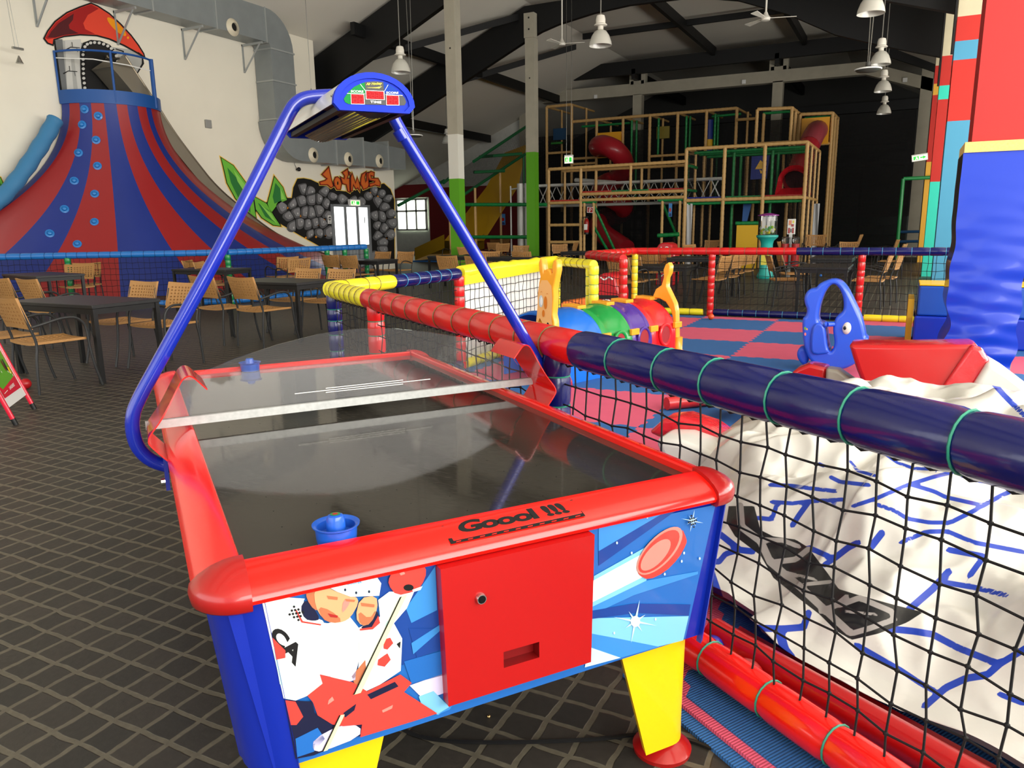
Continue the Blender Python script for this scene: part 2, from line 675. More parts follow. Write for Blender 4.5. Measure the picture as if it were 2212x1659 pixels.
def padf(u, v):
    x = .40 + .57 * u
    z = 2.0 * v
    k = max(0, 1 - v) ** 1.6
    wr = math.sin(z * 23 + 3 * math.sin(x * 5)) * .5 + math.sin(z * 41 + 7 * x) * .3 + math.sin(z * 11 - 5 * x + 1) * .5
    y = 8.1 - .05 * math.sin(PI * u) * k - .022 * k * wr
    x += (.5 - u) * .05 * k * math.sin(z * 17) - .04 * k * (1 - u) * math.sin(z * 8 + 1)
    return (x, y, z)


mb = MB()
mb.grid(padf, 26, 150)
mb.grid(lambda u, v: (padf(0, v)[0] + .0 * u, padf(0, v)[1] + u * .8, 2.0 * v), 4, 60, 1)
mb.build('vinyl_cover', [mat('royal_blue_vinyl', (18, 58, 190), .34, coat=.12), mat('navy_vinyl_edge', (16, 18, 44), .3, coat=.4)], pd, sharp=60)
mb = MB()
mb.box((.405, 8.08, 2.0), (1.0, 8.17, 2.09))
mb.box((.405, 8.17, 2.0), (.455, 8.9, 2.09))
mb.build('foam_core', mat('speckled_yellow_foam', (232, 196, 120), .95, noise=.35, nscale=60), pd, smooth=False)

# ------------------------------------------------------------------ left wall: door, murals, ducts
PW = (WX, 0, 0)
NW = (1, 0, 0)


def W7(x, y, k=0):     # zoomed left-wall crop (door, stones, lettering) -> wall
    p = PX(580 + x / 5.821, 340 + y / 5.821, WX)
    p.x += .006 + k * .004
    return p


def W1(x, y, k=0):
    p = PX(x / 5.53, y / 5.53, WX)
    p.x += .006 + k * .004
    return p


mk = [mat('mural_black', (12, 12, 12), .7), mat('mural_stone_dark', (88, 88, 90), .7), mat('mural_stone_mid', (134, 134, 136), .7), mat('mural_stone_light', (196, 196, 196), .7),
      mat('mural_orange', (226, 140, 30), .7), mat('mural_yellow_glow', (246, 206, 90), .7), mat('mural_fire_red', (176, 50, 22), .7), mat('mural_fire_orange', (222, 112, 38), .7)]
outline = [(0, 640), (60, 600), (130, 560), (170, 512), (290, 510), (308, 380), (360, 268), (440, 262), (530, 280), (650, 335), (740, 372), (830, 362), (900, 420),
           (1000, 432), (1200, 378), (1330, 348), (1400, 338), (1450, 328), (1530, 400), (1578, 530), (1582, 1300), (1275, 1300), (1262, 612), (785, 606),
           (800, 900), (822, 1150), (700, 1150), (400, 985), (170, 850), (40, 740)]
mb = MB()
mb.poly([W7(x, y) for x, y in offset_poly(outline, 10)], 5)
mb.poly([W7(x, y, 1) for x, y in outline], 0)


def inside(p, poly):
    r = False
    for i in range(len(poly)):
        (x0, y0), (x1, y1) = poly[i - 1], poly[i]
        if (y0 > p[1]) != (y1 > p[1]) and p[0] < (x1 - x0) * (p[1] - y0) / (y1 - y0) + x0:
            r = not r
    return r


seeds, tries = [], 0
while tries < 9000:
    tries += 1
    p = (random.uniform(0, 1590), random.uniform(250, 1290))
    if inside(p, outline) and all((p[0] - q[0]) ** 2 + ((p[1] - q[1]) * .82) ** 2 > 84 ** 2 for q in seeds):
        seeds.append(p)
for p in seeds:
    cell = ell(p[0], p[1], 78, 92, 14)
    for q in seeds:
        if q == p or abs(q[0] - p[0]) + abs(q[1] - p[1]) > 320:
            continue
        mx, my, nx, ny = (p[0] + q[0]) / 2, (p[1] + q[1]) / 2, q[0] - p[0], q[1] - p[1]
        out = []
        for i in range(len(cell)):
            a, b = cell[i - 1], cell[i]
            da, db = (a[0] - mx) * nx + (a[1] - my) * ny, (b[0] - mx) * nx + (b[1] - my) * ny
            if (da <= 0) != (db <= 0):
                t = da / (da - db)
                out.append((a[0] + (b[0] - a[0]) * t, a[1] + (b[1] - a[1]) * t))
            if db <= 0:
                out.append(b)
        cell = out
    if len(cell) < 3:
        continue
    cx, cy = sum(c[0] for c in cell) / len(cell), sum(c[1] for c in cell) / len(cell)
    sh = lambda k, ox=0, oy=0: chaikin([(cx + (c[0] - cx) * k + ox, cy + (c[1] - cy) * k + oy) for c in cell], 2)
    if not all(inside(c, offset_poly(outline, 14)) for c in sh(.55)):
        continue
    mb.poly([W7(x, y, 2) for x, y in sh(.94)], 1)
    mb.poly([W7(x, y, 3) for x, y in sh(.68, 9, -8)], 2)
    rr = 5 + random.random() * 4
    mb.poly([W7(x, y, 4) for x, y in ell(cx + 20, cy + 2, rr, rr * 1.6, 8)], 3)
    if random.random() < .16:
        mb.poly([W7(x, y, 2) for x, y in ell(cx - 50, cy + 40, 13, 15, 6)], 4)
tag(mb.build('stone_arch_mural', mk, origin=(WX, 19.5, 0), smooth=False, fix=False), 'painted mural of grey stones arching round the glazed door', 'mural')
letters = [[(660, 215), (748, 120), (765, 200), (785, 290), (805, 365), (775, 385), (730, 345), (640, 345), (632, 310), (700, 290), (724, 268), (700, 250)],
           [(810, 295), (830, 250), (860, 245), (888, 268), (910, 330), (895, 405), (850, 405), (818, 350)],
           [(915, 190), (985, 145), (995, 215), (980, 265), (1008, 262), (1012, 440), (985, 425), (968, 345), (920, 330), (895, 245), (940, 268), (945, 230)],
           [(998, 178), (1022, 195), (1014, 240)],
           [(1022, 252), (1042, 195), (1075, 290), (1082, 325), (1106, 250), (1142, 350), (1136, 425), (1112, 385), (1088, 400), (1056, 345), (1045, 420), (1024, 430)],
           [(1122, 318), (1138, 322), (1136, 345), (1120, 340)],
           [(1165, 212), (1218, 180), (1200, 250), (1210, 308), (1224, 290), (1222, 200), (1240, 190), (1252, 350), (1235, 385), (1182, 405), (1146, 330), (1150, 270)],
           [(1240, 200), (1280, 175), (1320, 190), (1316, 242), (1278, 230), (1286, 262), (1368, 265), (1397, 318), (1390, 365), (1330, 348), (1262, 372), (1256, 330), (1318, 318), (1326, 300), (1262, 288), (1238, 248)]]
mb = MB()
for l in letters:
    mb.poly([W7(x, y, 5) for x, y in offset_poly(l, 13)], 0)
for l in letters:
    mb.poly([W7(x, y, 6) for x, y in offset_poly(l, 7)], 1)
for l in letters:
    mb.poly([W7(x, y, 7) for x, y in l], 2)
    mb.poly([W7(x, y, 8) for x, y in offset_poly(l, -9)], 3)
mb.poly([W7(x, y, 9) for x, y in ell(858, 325, 9, 24, 10)], 1)
tag(mb.build('graffiti_lettering', [mk[5], mk[0], mk[6], mk[7]], origin=(WX, 19.9, 2.6), smooth=False, fix=False), "fiery orange graffiti lettering reading JOY'NUS above the stone arch", 'lettering')

# leaves
lf = [mat('mural_leaf_light', (112, 192, 62), .8), mat('mural_leaf_dark', (44, 122, 56), .8), mat('mural_leaf_bright', (146, 218, 92), .8)]


def leaf(pts, vein, lite, label):
    mb = MB()
    px = lambda p, k: [PX(x, y, WX) + Vector((.006 + .004 * k, 0, 0)) for x, y in p]
    mb.poly(px(offset_poly(pts, 3.4), 0), 0)
    mb.poly(px(offset_poly(pts, 1.6), 1), 1)
    mb.poly(px(pts, 2), 2)
    mb.poly(px(vein, 3), 3)
    mb.poly(px(lite, 4), 4)
    c = px([pts[0]], 0)[0]
    tag(mb.build('leaf_mural', [mk[5], mk[0], lf[0], lf[1], lf[2]], origin=c, smooth=False, fix=False), label, 'mural', 'painted green leaves on the white wall')


leaf([(477, 341), (503, 358), (530, 395), (546, 430), (552, 470), (530, 455), (508, 428), (490, 395), (484, 368)], [(490, 362), (520, 395), (540, 440), (540, 460), (515, 430), (498, 395)], [(503, 366), (527, 398), (543, 440), (530, 420), (512, 392)],
     'largest green painted leaf on the white wall beside the steel slide')
leaf([(592, 382), (610, 405), (619, 432), (600, 440), (585, 460), (577, 440), (583, 418)], [(594, 395), (608, 412), (614, 430), (592, 440), (588, 425)], [(604, 405), (615, 430), (606, 432)],
     'upright green painted leaf left of the stone arch')
leaf([(548, 425), (575, 440), (590, 465), (605, 488), (590, 486), (565, 470), (552, 452)], [(556, 438), (580, 455), (596, 482), (572, 468)], [(560, 440), (583, 460), (598, 484), (586, 474)],
     'low green painted leaf behind the steel slide')
leaf([(-22, 372), (0, 384), (8, 402), (12, 425), (2, 440), (-20, 452)], [(-15, 385), (2, 398), (8, 424), (-12, 440)], [(-10, 392), (3, 405), (7, 422), (-4, 430)],
     'green painted leaf cut off by the left edge, beside the climbing slope')

# glazed double door in the stone arch
a, b = W7(790, 612, 0), W7(1245, 616, 0)
y0, y1, zt = a.y, b.y, a.z
m_alu = mat('grey_door_metal', (128, 132, 136), .4)
m_glass = mat('bright_window_glass', (244, 248, 246), .3, emit=2.2)
mb = MB()
mb.box((WX, y0 - .06, 0), (WX + .05, y0 + .02, zt + .06)).box((WX, y1 - .02, 0), (WX + .05, y1 + .06, zt + .06)).box((WX, y0, zt - .02), (WX + .05, y1, zt + .06))
dw = (y1 - y0) / 3
for i in range(3):
    ya, yb = y0 + dw * i, y0 + dw * (i + 1)
    mb.box((WX, ya + .02, .02), (WX + .035, yb - .02, .78), 1)
    mb.box((WX, ya + .01, .78), (WX + .04, yb - .01, .88))
    mb.box((WX, ya, .0), (WX + .045, ya + .06, zt)).box((WX, yb - .06, 0), (WX + .045, yb, zt))
door = struct(mb.build('door_1', [m_alu, mat('grey_door_panel', (150, 156, 160), .5)], smooth=False))
for i in range(3):
    mb = MB()
    mb.box((WX, y0 + dw * i + .06, .88), (WX + .025, y0 + dw * (i + 1) - .06, zt - .02))
    mb.build('glass_pane', m_glass, door, smooth=False)
mb = MB()
p = W7(1190, 790, 0)
mb.tube((WX + .06, p.y, p.z - .1), (WX + .06, p.y, p.z + .1), .012)
mb.build('door_handle', m_black, door)


def exit_sign(c, right, up, w, h, label, arrow, d=.05, hang=None):
    t = thing('exit_sign', label, 'sign', c, 'lit emergency exit signs')
    c, R, U = Vector(c), Vector(right), Vector(up)
    Nn = R.cross(U)
    P = lambda u, v, k: c + R * (u * w) + U * (v * h) + Nn * k
    mb = MB()
    mb.hexa([P(-.5, -.5, -d), P(.5, -.5, -d), P(.5, -.5, 0), P(-.5, -.5, 0), P(-.5, .5, -d), P(.5, .5, -d), P(.5, .5, 0), P(-.5, .5, 0)])
    mb.build('housing', m_white, t, smooth=False)
    mb = MB()
    f = lambda pts, m, k: mb.poly([P(u, v, k) for u, v in pts], m)
    f([(-.46, -.42), (.46, -.42), (.46, .3), (-.46, .3)], 0, .002)
    f([(-.4, -.32), (-.06, -.32), (-.06, .22), (-.4, .22)], 1, .004)
    f([(.02, -.12), (.2, -.12), (.2, -.3), (.4, -.02), (.2, .22), (.2, .06), (.02, .06)] if arrow else [(.08, -.32), (.4, -.32), (.4, .22), (.08, .22)], 1, .004)
    f(ell(-.2, .1, .04, .06, 8), 0, .006)
    f([(-.26, .02), (-.14, .04), (-.12, -.12), (-.1, -.28), (-.15, -.28), (-.19, -.14), (-.26, -.28), (-.31, -.26), (-.24, -.1)], 0, .006)
    mb.build('face', [mat('exit_sign_light', (232, 240, 190), .5, emit=1.5), mat('exit_sign_green', (40, 190, 70), .5, emit=.8)], t, smooth=False, fix=False)
    if hang:
        for dx in (-.3, .3):
            mb = MB()
            q = P(dx, .5, -d / 2)
            mb.tube(q, (q.x, q.y, hang), .006, 5)
            mb.build('hanging_wire', m_steel, t)
    return t


p = W7(1055, 570, 0)
exit_sign((WX + .12, p.y, p.z), (0, 1, 0), (0, 0, 1), .5, .2, 'lit green and white exit sign above the glazed door', False, .1)
p = PY(1228, 344, 22)
exit_sign(p, (1, 0, 0), (0, 0, 1), .27, .25, 'lit green exit sign hanging on two long wires before the climbing frame', False, .06, 8.4)
p = PY(1987, 340, 27)
exit_sign(p, (.98, .05, .12), (-.12, 0, .99), .44, .2, 'lit exit sign with an arrow beside the painted columns', True, .12)
# small white notice by the door
mb = MB()
mb.poly([W7(x, y, 4) for x, y in ((738, 730), (785, 730), (785, 835), (738, 835))], 0)
mb.poly([W7(x, y, 5) for x, y in ((748, 745), (776, 745), (776, 792), (748, 792))], 1)
mb.poly([W7(x, y, 6) for x, y in ell(762, 770, 6, 14, 10)], 0)
for yy in (802, 814, 824):
    mb.poly([W7(x, y, 5) for x, y in ((746, yy), (778, yy), (778, yy + 4), (746, yy + 4))], 1)
tag(mb.build('wall_notice', [m_white, m_dark], origin=W7(760, 780), smooth=False, fix=False), 'small white notice with a black pictogram left of the glazed door', 'notice')

# ------------------------------------------------------------------ tower mural
tm = [mk[0], mat('mural_tower_grey', (176, 176, 170), .8), mat('mural_tower_light', (206, 205, 198), .8), mat('mural_tower_shadow', (112, 114, 114), .8), mat('mural_roof_red', (232, 72, 48), .8), mat('mural_roof_dark_red', (168, 26, 24), .8),
      mat('mural_roof_maroon', (84, 22, 26), .8), mat('mural_amber', (252, 160, 18), .8), mat('mural_door_black', (28, 27, 26), .8)]
mb = MB()
T = lambda pts, m, k: mb.poly([W1(x, y, k) for x, y in pts], m)
T([(638, 480), (1700, 640), (1720, 760), (1470, 1150), (720, 1150)], 0, 0)
T([(655, 470), (1690, 610), (1690, 760), (1480, 1150), (745, 1130)], 1, 1)
T([(655, 470), (740, 470), (800, 1130), (745, 1130)], 3, 2)
T([(770, 480), (960, 470), (1000, 1130), (800, 1130)], 2, 2)
T([(840, 700), (880, 700), (930, 1130), (880, 1130)], 1, 3)
roof = [(515, 460), (560, 370), (650, 255), (790, 150), (940, 85), (1080, 36), (1160, 70), (1300, 160), (1440, 290), (1560, 420), (1650, 540), (1712, 640), (1730, 700), (1640, 640), (1480, 550), (1300, 470), (1150, 430), (950, 420), (760, 440), (640, 478), (630, 545), (560, 520)]
T(offset_poly(roof, 6), 0, 3)
T(offset_poly(roof, -12), 4, 4)
T([(535, 455), (575, 380), (660, 270), (795, 170), (930, 105), (1080, 55), (1170, 105), (1040, 180), (985, 280), (1010, 350), (1130, 410), (950, 408), (760, 425), (650, 455), (560, 470)], 5, 5)
T([(560, 450), (600, 380), (690, 280), (870, 165), (860, 240), (810, 300), (820, 345), (930, 400), (760, 420), (650, 450)], 6, 6)
T(ell(1385, 320, 155, 42, 18, .77), 7, 5)
T(ell(1520, 452, 14, 16, 10), 7, 5)
arch = [(1000, 1130), (975, 900), (968, 620), (1000, 530), (1080, 500), (1190, 510), (1290, 555), (1360, 630), (1390, 760), (1410, 900), (1450, 1140)]
T(offset_poly(arch, 22), 0, 5)
T([(1040, 1130), (1010, 900), (1005, 640), (1030, 560), (1090, 535), (1190, 545), (1270, 580), (1330, 650), (1360, 760), (1370, 900), (1405, 1140)], 8, 7)
T([(1188, 790), (1205, 790), (1232, 1140), (1210, 1140)], 0, 8)
for i in range(len(arch) - 1):
    (x0, y0_), (x1, y1_) = arch[i], arch[i + 1]
    n = max(1, round(math.hypot(x1 - x0, y1_ - y0_) / 55))
    for k in range(n):
        t = (k + .5) / n
        T(ell(x0 + (x1 - x0) * t + 8, y0_ + (y1_ - y0_) * t + 8, 20, 18, 9), 2, 9)
for x, y in ((775, 590), (745, 875)):
    T([(x, y), (x + 60, y - 30), (x + 170, y - 22), (x + 170, y - 14), (x + 60, y - 20), (x + 6, y + 14)], 0, 5)
    T([(x + 70, y - 85), (x + 78, y - 85), (x + 84, y - 30), (x + 76, y - 30)], 0, 5)
    T([(x + 60, y - 70), (x + 70, y - 70), (x + 74, y - 35), (x + 62, y - 35)], 2, 6)
    T([(x + 128, y - 20), (x + 138, y - 20), (x + 150, y + 35), (x + 142, y + 35)], 3, 5)
T([(1375, 580), (1470, 610), (1470, 640), (1460, 640), (1458, 620), (1375, 592)], 0, 5)
T([(1640, 620), (1735, 690), (1728, 705), (1640, 650)], 0, 6)
tag(mb.build('tower_mural', tm, origin=(WX, 11.6, 4.3), smooth=False, fix=False), 'painted castle tower with a red roof and black arched door on the white wall', 'mural')

# ------------------------------------------------------------------ ducts
m_galv = mat('galvanised_duct', (140, 146, 146), .42, metal=.25, noise=.14, nscale=3)
m_galv2 = mat('duct_flange', (168, 172, 170), .4, metal=.3)
dt = thing('ventilation_duct', 'square galvanised duct stepping down the white wall', 'duct', (WX, 17, 3.4))
D0, D1 = WX + .02, WX + .62
DB, DT_ = 6.25, 7.1
mb = MB()
mb.box((D0, 2, DB), (D1, 16.1, DT_))
rings = []
YE, RE = 16.1, .95          # elbow centre line turning down
for i in range(9):
    t = PI / 2 * i / 8
    ci, co = (YE, DB - .1), None
    inner = (YE + .1 * math.sin(t), DB - .1 + .1 * math.cos(t))
    outer = (YE + RE * math.sin(t), DB - .1 + RE * math.cos(t))
    rings.append([(D0, inner[0], inner[1]), (D1, inner[0], inner[1]), (D1, outer[0], outer[1]), (D0, outer[0], outer[1])])
mb.loft(rings)
mb.box((D0, YE + .1, 4.3), (D1, YE + RE, DB - .1))
rings = []
for i in range(9):
    t = PI / 2 * i / 8
    inner = (YE + RE + .1 - .1 * math.cos(t), 4.3 - .1 * math.sin(t))
    outer = (YE + RE + .1 - 1.0 * math.cos(t), 4.3 - 1.0 * math.sin(t))
    rings.append([(D0, inner[0], inner[1]), (D1, inner[0], inner[1]), (D1, outer[0], outer[1]), (D0, outer[0], outer[1])])
mb.loft(rings)
mb.hexa([(D0, YE + RE + .1, 3.3), (D1, YE + RE + .1, 3.3), (D1, WY - .15, 3.36), (D0, WY - .15, 3.36), (D0, YE + RE + .1, 4.2), (D1, YE + RE + .1, 4.2), (D1, WY - .15, 4.02), (D0, WY - .15, 4.02)])
mb.build('duct_body', m_galv, dt, sharp=30)
for y in (9.0, 10.8, 12.6, 14.4, 16.05):
    mb = MB()
    e = .025
    mb.box((D0, y, DB - e), (D1 + e, y + .04, DT_ + e))
    mb.build('flange', m_galv2, dt, smooth=False)
for z in (6.1, 5.3, 4.32):
    mb = MB()
    mb.box((D0, YE + .08, z), (D1 + .025, YE + RE + .025, z + .04))
    mb.build('flange', m_galv2, dt, smooth=False)
for y in (18.6, 19.9, 21.2):
    mb = MB()
    mb.box((D0, y, 3.28), (D1 + .025, y + .04, 4.2))
    mb.build('flange', m_galv2, dt, smooth=False)
for x, y in ((503, 59), (677, 335), (753, 344), (820, 348)):
    p = PX(x, y, D1)
    v = thing('nozzle', 'x', 'x') if False else None
    mb = MB()
    mb.lathe([(.1, .02), (.1, .07), (.14, .05), (.2, .012), (.21, 0)], 20, (D1, p.y, p.z), 0, ax=(1, 0, 0))
    mb.lathe([(.098, .026), (.001, .03)], 16, (D1, p.y, p.z), 1, ax=(1, 0, 0))
    mb.build('jet_nozzle', [mat('cream_nozzle_ring', (214, 205, 180), .4), m_dark], dt)
for y in (8.5, 10.3, 12.1, 13.9, 15.8):
    mb = MB()
    mb.box((WX, y - .02, DB - .1), (D1 + .1, y + .02, DB - .05))
    mb.path([(D1 + .02, y, DB - .08), (WX + .02, y, DB - .75)], .022, 6)
    mb.box((WX, y - .02, DB - .75), (WX + .03, y + .02, DB - .05))
    mb.build('wall_bracket', m_galv2, dt, smooth=False)
# hangers and cables seen on the white wall
for i, (x, y, zt) in enumerate(((40, 118, 7.6), (118, 0, 0))):
    if i:
        continue
    p = PX(x, y, WX + .5)
    t = thing('hanging_pull', 'thin pair of cords with a small metal cone hanging before the white wall', 'hanger', p)
    mb = MB()
    mb.path([(p.x, p.y - .05, p.z + .12), (p.x, p.y - .12, p.z + 1.9)], .006, 4)
    mb.path([(p.x, p.y + .02, p.z + .12), (p.x, p.y - .1, p.z + 1.9)], .006, 4)
    mb.build('cord', m_steel, t)
    mb = MB()
    mb.box((p.x - .03, p.y - .1, p.z + .09), (p.x + .03, p.y + .1, p.z + .13))
    mb.lathe([(.07, -.16), (.01, -.02)], 10, p)
    mb.build('weight', m_steel, t)
p = PX(640, 366, WX)
mb = MB()
mb.ball((WX + .1, p.y, p.z), .06).tube((WX, p.y, p.z), (WX + .1, p.y, p.z), .02).path([(WX + .03, p.y, p.z), (WX + .02, p.y - .08, p.z + .15), (WX + .02, p.y - .05, p.z + .32)], .006, 4)
tag(mb.build('wall_camera', m_black, origin=(WX, p.y, p.z)), 'small black camera on the white wall under the duct', 'camera')
p = PX(448, 268, WX)
mb = MB()
mb.box((WX, p.y - .09, p.z - .1), (WX + .06, p.y + .09, p.z + .1))
tag(mb.build('junction_box', mat('grey_plastic', (150, 150, 145), .5), origin=(WX, p.y, p.z), bevel=.01), 'small grey junction box on the white wall beside the steel slide', 'box')

# ------------------------------------------------------------------ annex window, seen past the wall's end
mb = MB()
Ya = 34.15
q0, q1 = PY(858, 432, Ya), PY(923, 496, Ya)
x0, x1, z1, z0 = q0.x, q1.x, q0.z, q1.z
for i in range(4):
    xx = x0 + (x1 - x0) * i / 3
    mb.box((xx - .05, Ya - .08, z0), (xx + .05, Ya, z1))
for z in (z0, z0 + (z1 - z0) * .62, z1):
    mb.box((x0 - .05, Ya - .08, z - .05), (x1 + .05, Ya, z + .05))
wn = struct(mb.build('window_1', m_white, smooth=False))
mb = MB()
mb.box((x0, Ya - .03, z0), (x1, Ya, z1))
mb.build('glass', m_leafglow if False else m_glow, wn, smooth=False)
mb = MB()
mb.box((x0 - .6, Ya - .1, z1 + .1), (x1 + .8, Ya, z1 + .75))
struct(mb.build('trim_2', m_ann_red, smooth=False))
mb = MB()
mb.box((x1 + .25, Ya - .12, 0), (-16.6, Ya, 3.4))
struct(mb.build('wall_panel', m_ann_red, smooth=False))

# ================================================================== AIR HOCKEY TABLE
TA = math.radians(53.75)
TU_, TV_ = Vector((math.cos(TA), math.sin(TA), 0)), Vector((-math.sin(TA), math.cos(TA), 0))
T0 = Vector((-1.112, .869, 0))
UW, V0, V1 = 1.30, -.044, 2.35          # outside width, front and back
VM = (V0 + V1) / 2


def TP(u, v, z):
    return T0 + TU_ * u + TV_ * v + Vector((0, 0, z))


def uz(x, y, v):       # pixel on the plane v = const -> (u, z)
    p = onplane(x, y, T0 + TV_ * v, TV_) - T0
    return p.dot(TU_), p.z


table = thing('air_hockey_table', 'red and blue air hockey table with yellow legs and an arched score lamp', 'air hockey table', TP(UW / 2, VM, 0))
# cabinet
mb = MB()
cab = lambda i, z: [TP(.05 + i, V0 + .022, z), TP(UW - .05 - i, V0 + .022, z), TP(UW - .05 - i, V1 - .03, z), TP(.05 + i, V1 - .03, z)]
mb.loft([cab(.06, .372), cab(0, .745)])
mb.build('cabinet', m_blue, table, smooth=False)
# blue corner columns of the cabinet
for su, sv in ((0, 0), (1, 0), (1, 1), (0, 1)):
    mb = MB()

    def cring(inset, z):
        r = .1
        pts = [(.102, .0), (.1, -.004)]
        pts += [(r - (r - .002) * math.sin(t), r - r * math.cos(t)) for t in [PI / 2 * k / 8 for k in range(9)]]
        pts += [(-.002, .112), (.012, .112), (.02, .05), (.06, .02), (.102, .014)]
        out = []
        for a, b in pts:
            uu, vv = (a if not su else a * .4) + .018 + inset * (1 if not su else 1.6), b + .012
            out.append(TP(uu if not su else UW - uu, V0 + vv if not sv else V1 - vv, z))
        return out
    mb.loft([cring(.04, .355), cring(0, .745)])
    mb.build('corner_panel', m_blue, table, sharp=50)


# aluminium top rail, rounded outside and sloping to the rink
def rail_profile():
    return [(.03, .733), (.004, .738), (0, .747), (.004, .758), (.014, .769), (.032, .78), (.06, .79), (.082, .7955), (.089, .795), (.092, .79), (.092, .774), (.06, .75)]


def rail_pt(side, t, a, z):
    if side == 0:
        return TP(t * UW, V0 + a, z)
    if side == 1:
        return TP(UW - a, V0 + t * (V1 - V0), z)
    if side == 2:
        return TP(UW - t * UW, V1 - a, z)
    return TP(a, V1 - t * (V1 - V0), z)


m_railw = mat('red_rail_paint', (232, 24, 14), .2, coat=.25)
for side in range(4):
    L = UW if side % 2 == 0 else V1 - V0
    mb = MB()
    rg = []
    for e in (0, 1):
        rr = []
        for a, z in rail_profile():
            t = (.089 if not e else L - .089) / L
            rr.append(rail_pt(side, t, a, z))
        rg.append(rr)
    mb.loft(rg)
    mb.build('top_rail', m_railw, table, sharp=30)
# moulded corner caps
for su, sv in ((0, 0), (1, 0), (1, 1), (0, 1)):
    mb = MB()
    rings = []
    for z, g in ((.726, -.002), (.732, .005), (.75, .008), (.766, .004), (.78, -.012), (.793, -.036), (.801, -.062), (.803, -.08)):
        r = .085
        ring = [(.096, .096), (-g, .096)] + [(-g + (r + g) * (1 - math.cos(t)), -g + (r + g) * (1 - math.sin(t))) for t in [PI / 2 * k / 8 for k in range(9)]] + [(.096, -g)]
        rings.append([TP(a if not su else UW - a, V0 + b if not sv else V1 - b, z) for a, b in ring])
    mb.loft(rings)
    mb.build('corner_cap', m_redcap, table, sharp=45)


# rink surface
def rink_mat():
    m = mat('rink_surface', (66, 63, 57), .12, metal=.45, noise=.12, nscale=5)
    nt = m.node_tree
    N, L = nt.nodes, nt.links
    b = N['Principled BSDF']
    tc = N.new('ShaderNodeTexCoord')
    nz = N.new('ShaderNodeTexNoise')
    nz.inputs['Scale'].default_value = 30
    mp = N.new('ShaderNodeMapping')
    mp.inputs['Rotation'].default_value = (0, 0, -TA)
    mp.inputs['Scale'].default_value = (1, 7, 1)
    L.new(tc.outputs['Object'], mp.inputs[0])
    L.new(mp.outputs[0], nz.inputs['Vector'])
    mr = N.new('ShaderNodeMapRange')
    mr.inputs['From Min'].default_value, mr.inputs['From Max'].default_value = .45, .75
    mr.inputs['To Min'].default_value, mr.inputs['To Max'].default_value = .045, .14
    L.new(nz.outputs['Fac'], mr.inputs['Value'])
    L.new(mr.outputs[0], b.inputs['Roughness'])
    return m


mb = MB()
mb.hexa([TP(.08, V0 + .08, .746), TP(UW - .08, V0 + .08, .746), TP(UW - .08, V1 - .08, .746), TP(.08, V1 - .08, .746), TP(.08, V0 + .08, .775), TP(UW - .08, V0 + .08, .775), TP(UW - .08, V1 - .08, .775), TP(.08, V1 - .08, .775)])
rk = mb.build('playing_surface', rink_mat(), table, smooth=False)
mb = MB()
for k in range(10):
    for j in range(20):
        p = TP(.2 + k * .1, .12 + j * .108, .7753)
        mb.poly([p + Vector((.0016 * math.cos(t), .0016 * math.sin(t), 0)) for t in [2 * PI * i / 6 for i in range(6)]])
mb.build('air_holes', m_dark, rk, smooth=False, fix=False)

# legs
m_leg = mat('yellow_leg', (246, 194, 8), .38, coat=.3)
for su in (0, 1):
    for sv in (0, 1):
        def lr(z, w, d, off):
            r = min(.07, w * .4)
            pts = [(off, .3 - .0 + 0)]
            ring = [(off, d)] + [(off + r * (1 - math.cos(t)), r * (1 - math.sin(t))) for t in [PI / 2 * k / 7 for k in range(8)]] + [(off + w, 0), (off + w - .01, .03), (off + w * .5, .05), (off + .05, d * .6), (off + .03, d)]
            return [TP(a if not su else UW - a, V0 + .045 + b if not sv else V1 - .045 - b, z) for a, b in ring]
        mb = MB()
        mb.loft([lr(.05, .145, .15, .115), lr(.1, .16, .16, .113), lr(.366, .24, .24, .105)])
        lg = mb.build('leg', m_leg, table, sharp=45)
        mb = MB()
        mb.loft([[TP(q if not su else UW - q, V0 + .045 + b if not sv else V1 - .045 - b, z) for q, b in ((.108, dd - .004), (.125, dd - .004), (.125, dd + .006), (.106, dd + .006))] for z, dd in ((.05, .15), (.366, .24))])
        mb.build('red_edge_strip', m_redcap, lg, smooth=False)
        fc = TP(.165 if not su else UW - .165, V0 + .1 if not sv else V1 - .1, 0)
        mb = MB()
        mb.lathe([(.078, 0), (.08, .012), (.06, .03), (.03, .042), (.028, .044)], 28, fc, 0)
        mb.lathe([(.03, .03), (.03, .05), (.018, .052), (.018, .09)], 16, fc, 1)
        mb.build('levelling_foot', [m_redcap, m_dark], lg)

# front artwork: printed panel, read from zoomed crops of the panel
VF = V0 + .016


def AL(x, y, k=0):
    return onplane(400 + x / 2.517, 1000 + y / 2.517, T0 + TV_ * (VF - .0006 * k - .002), TV_)


def AR(x, y, k=0):
    return onplane(900 + x / 2.518, 1000 + y / 2.518, T0 + TV_ * (VF - .0006 * k - .002), TV_)


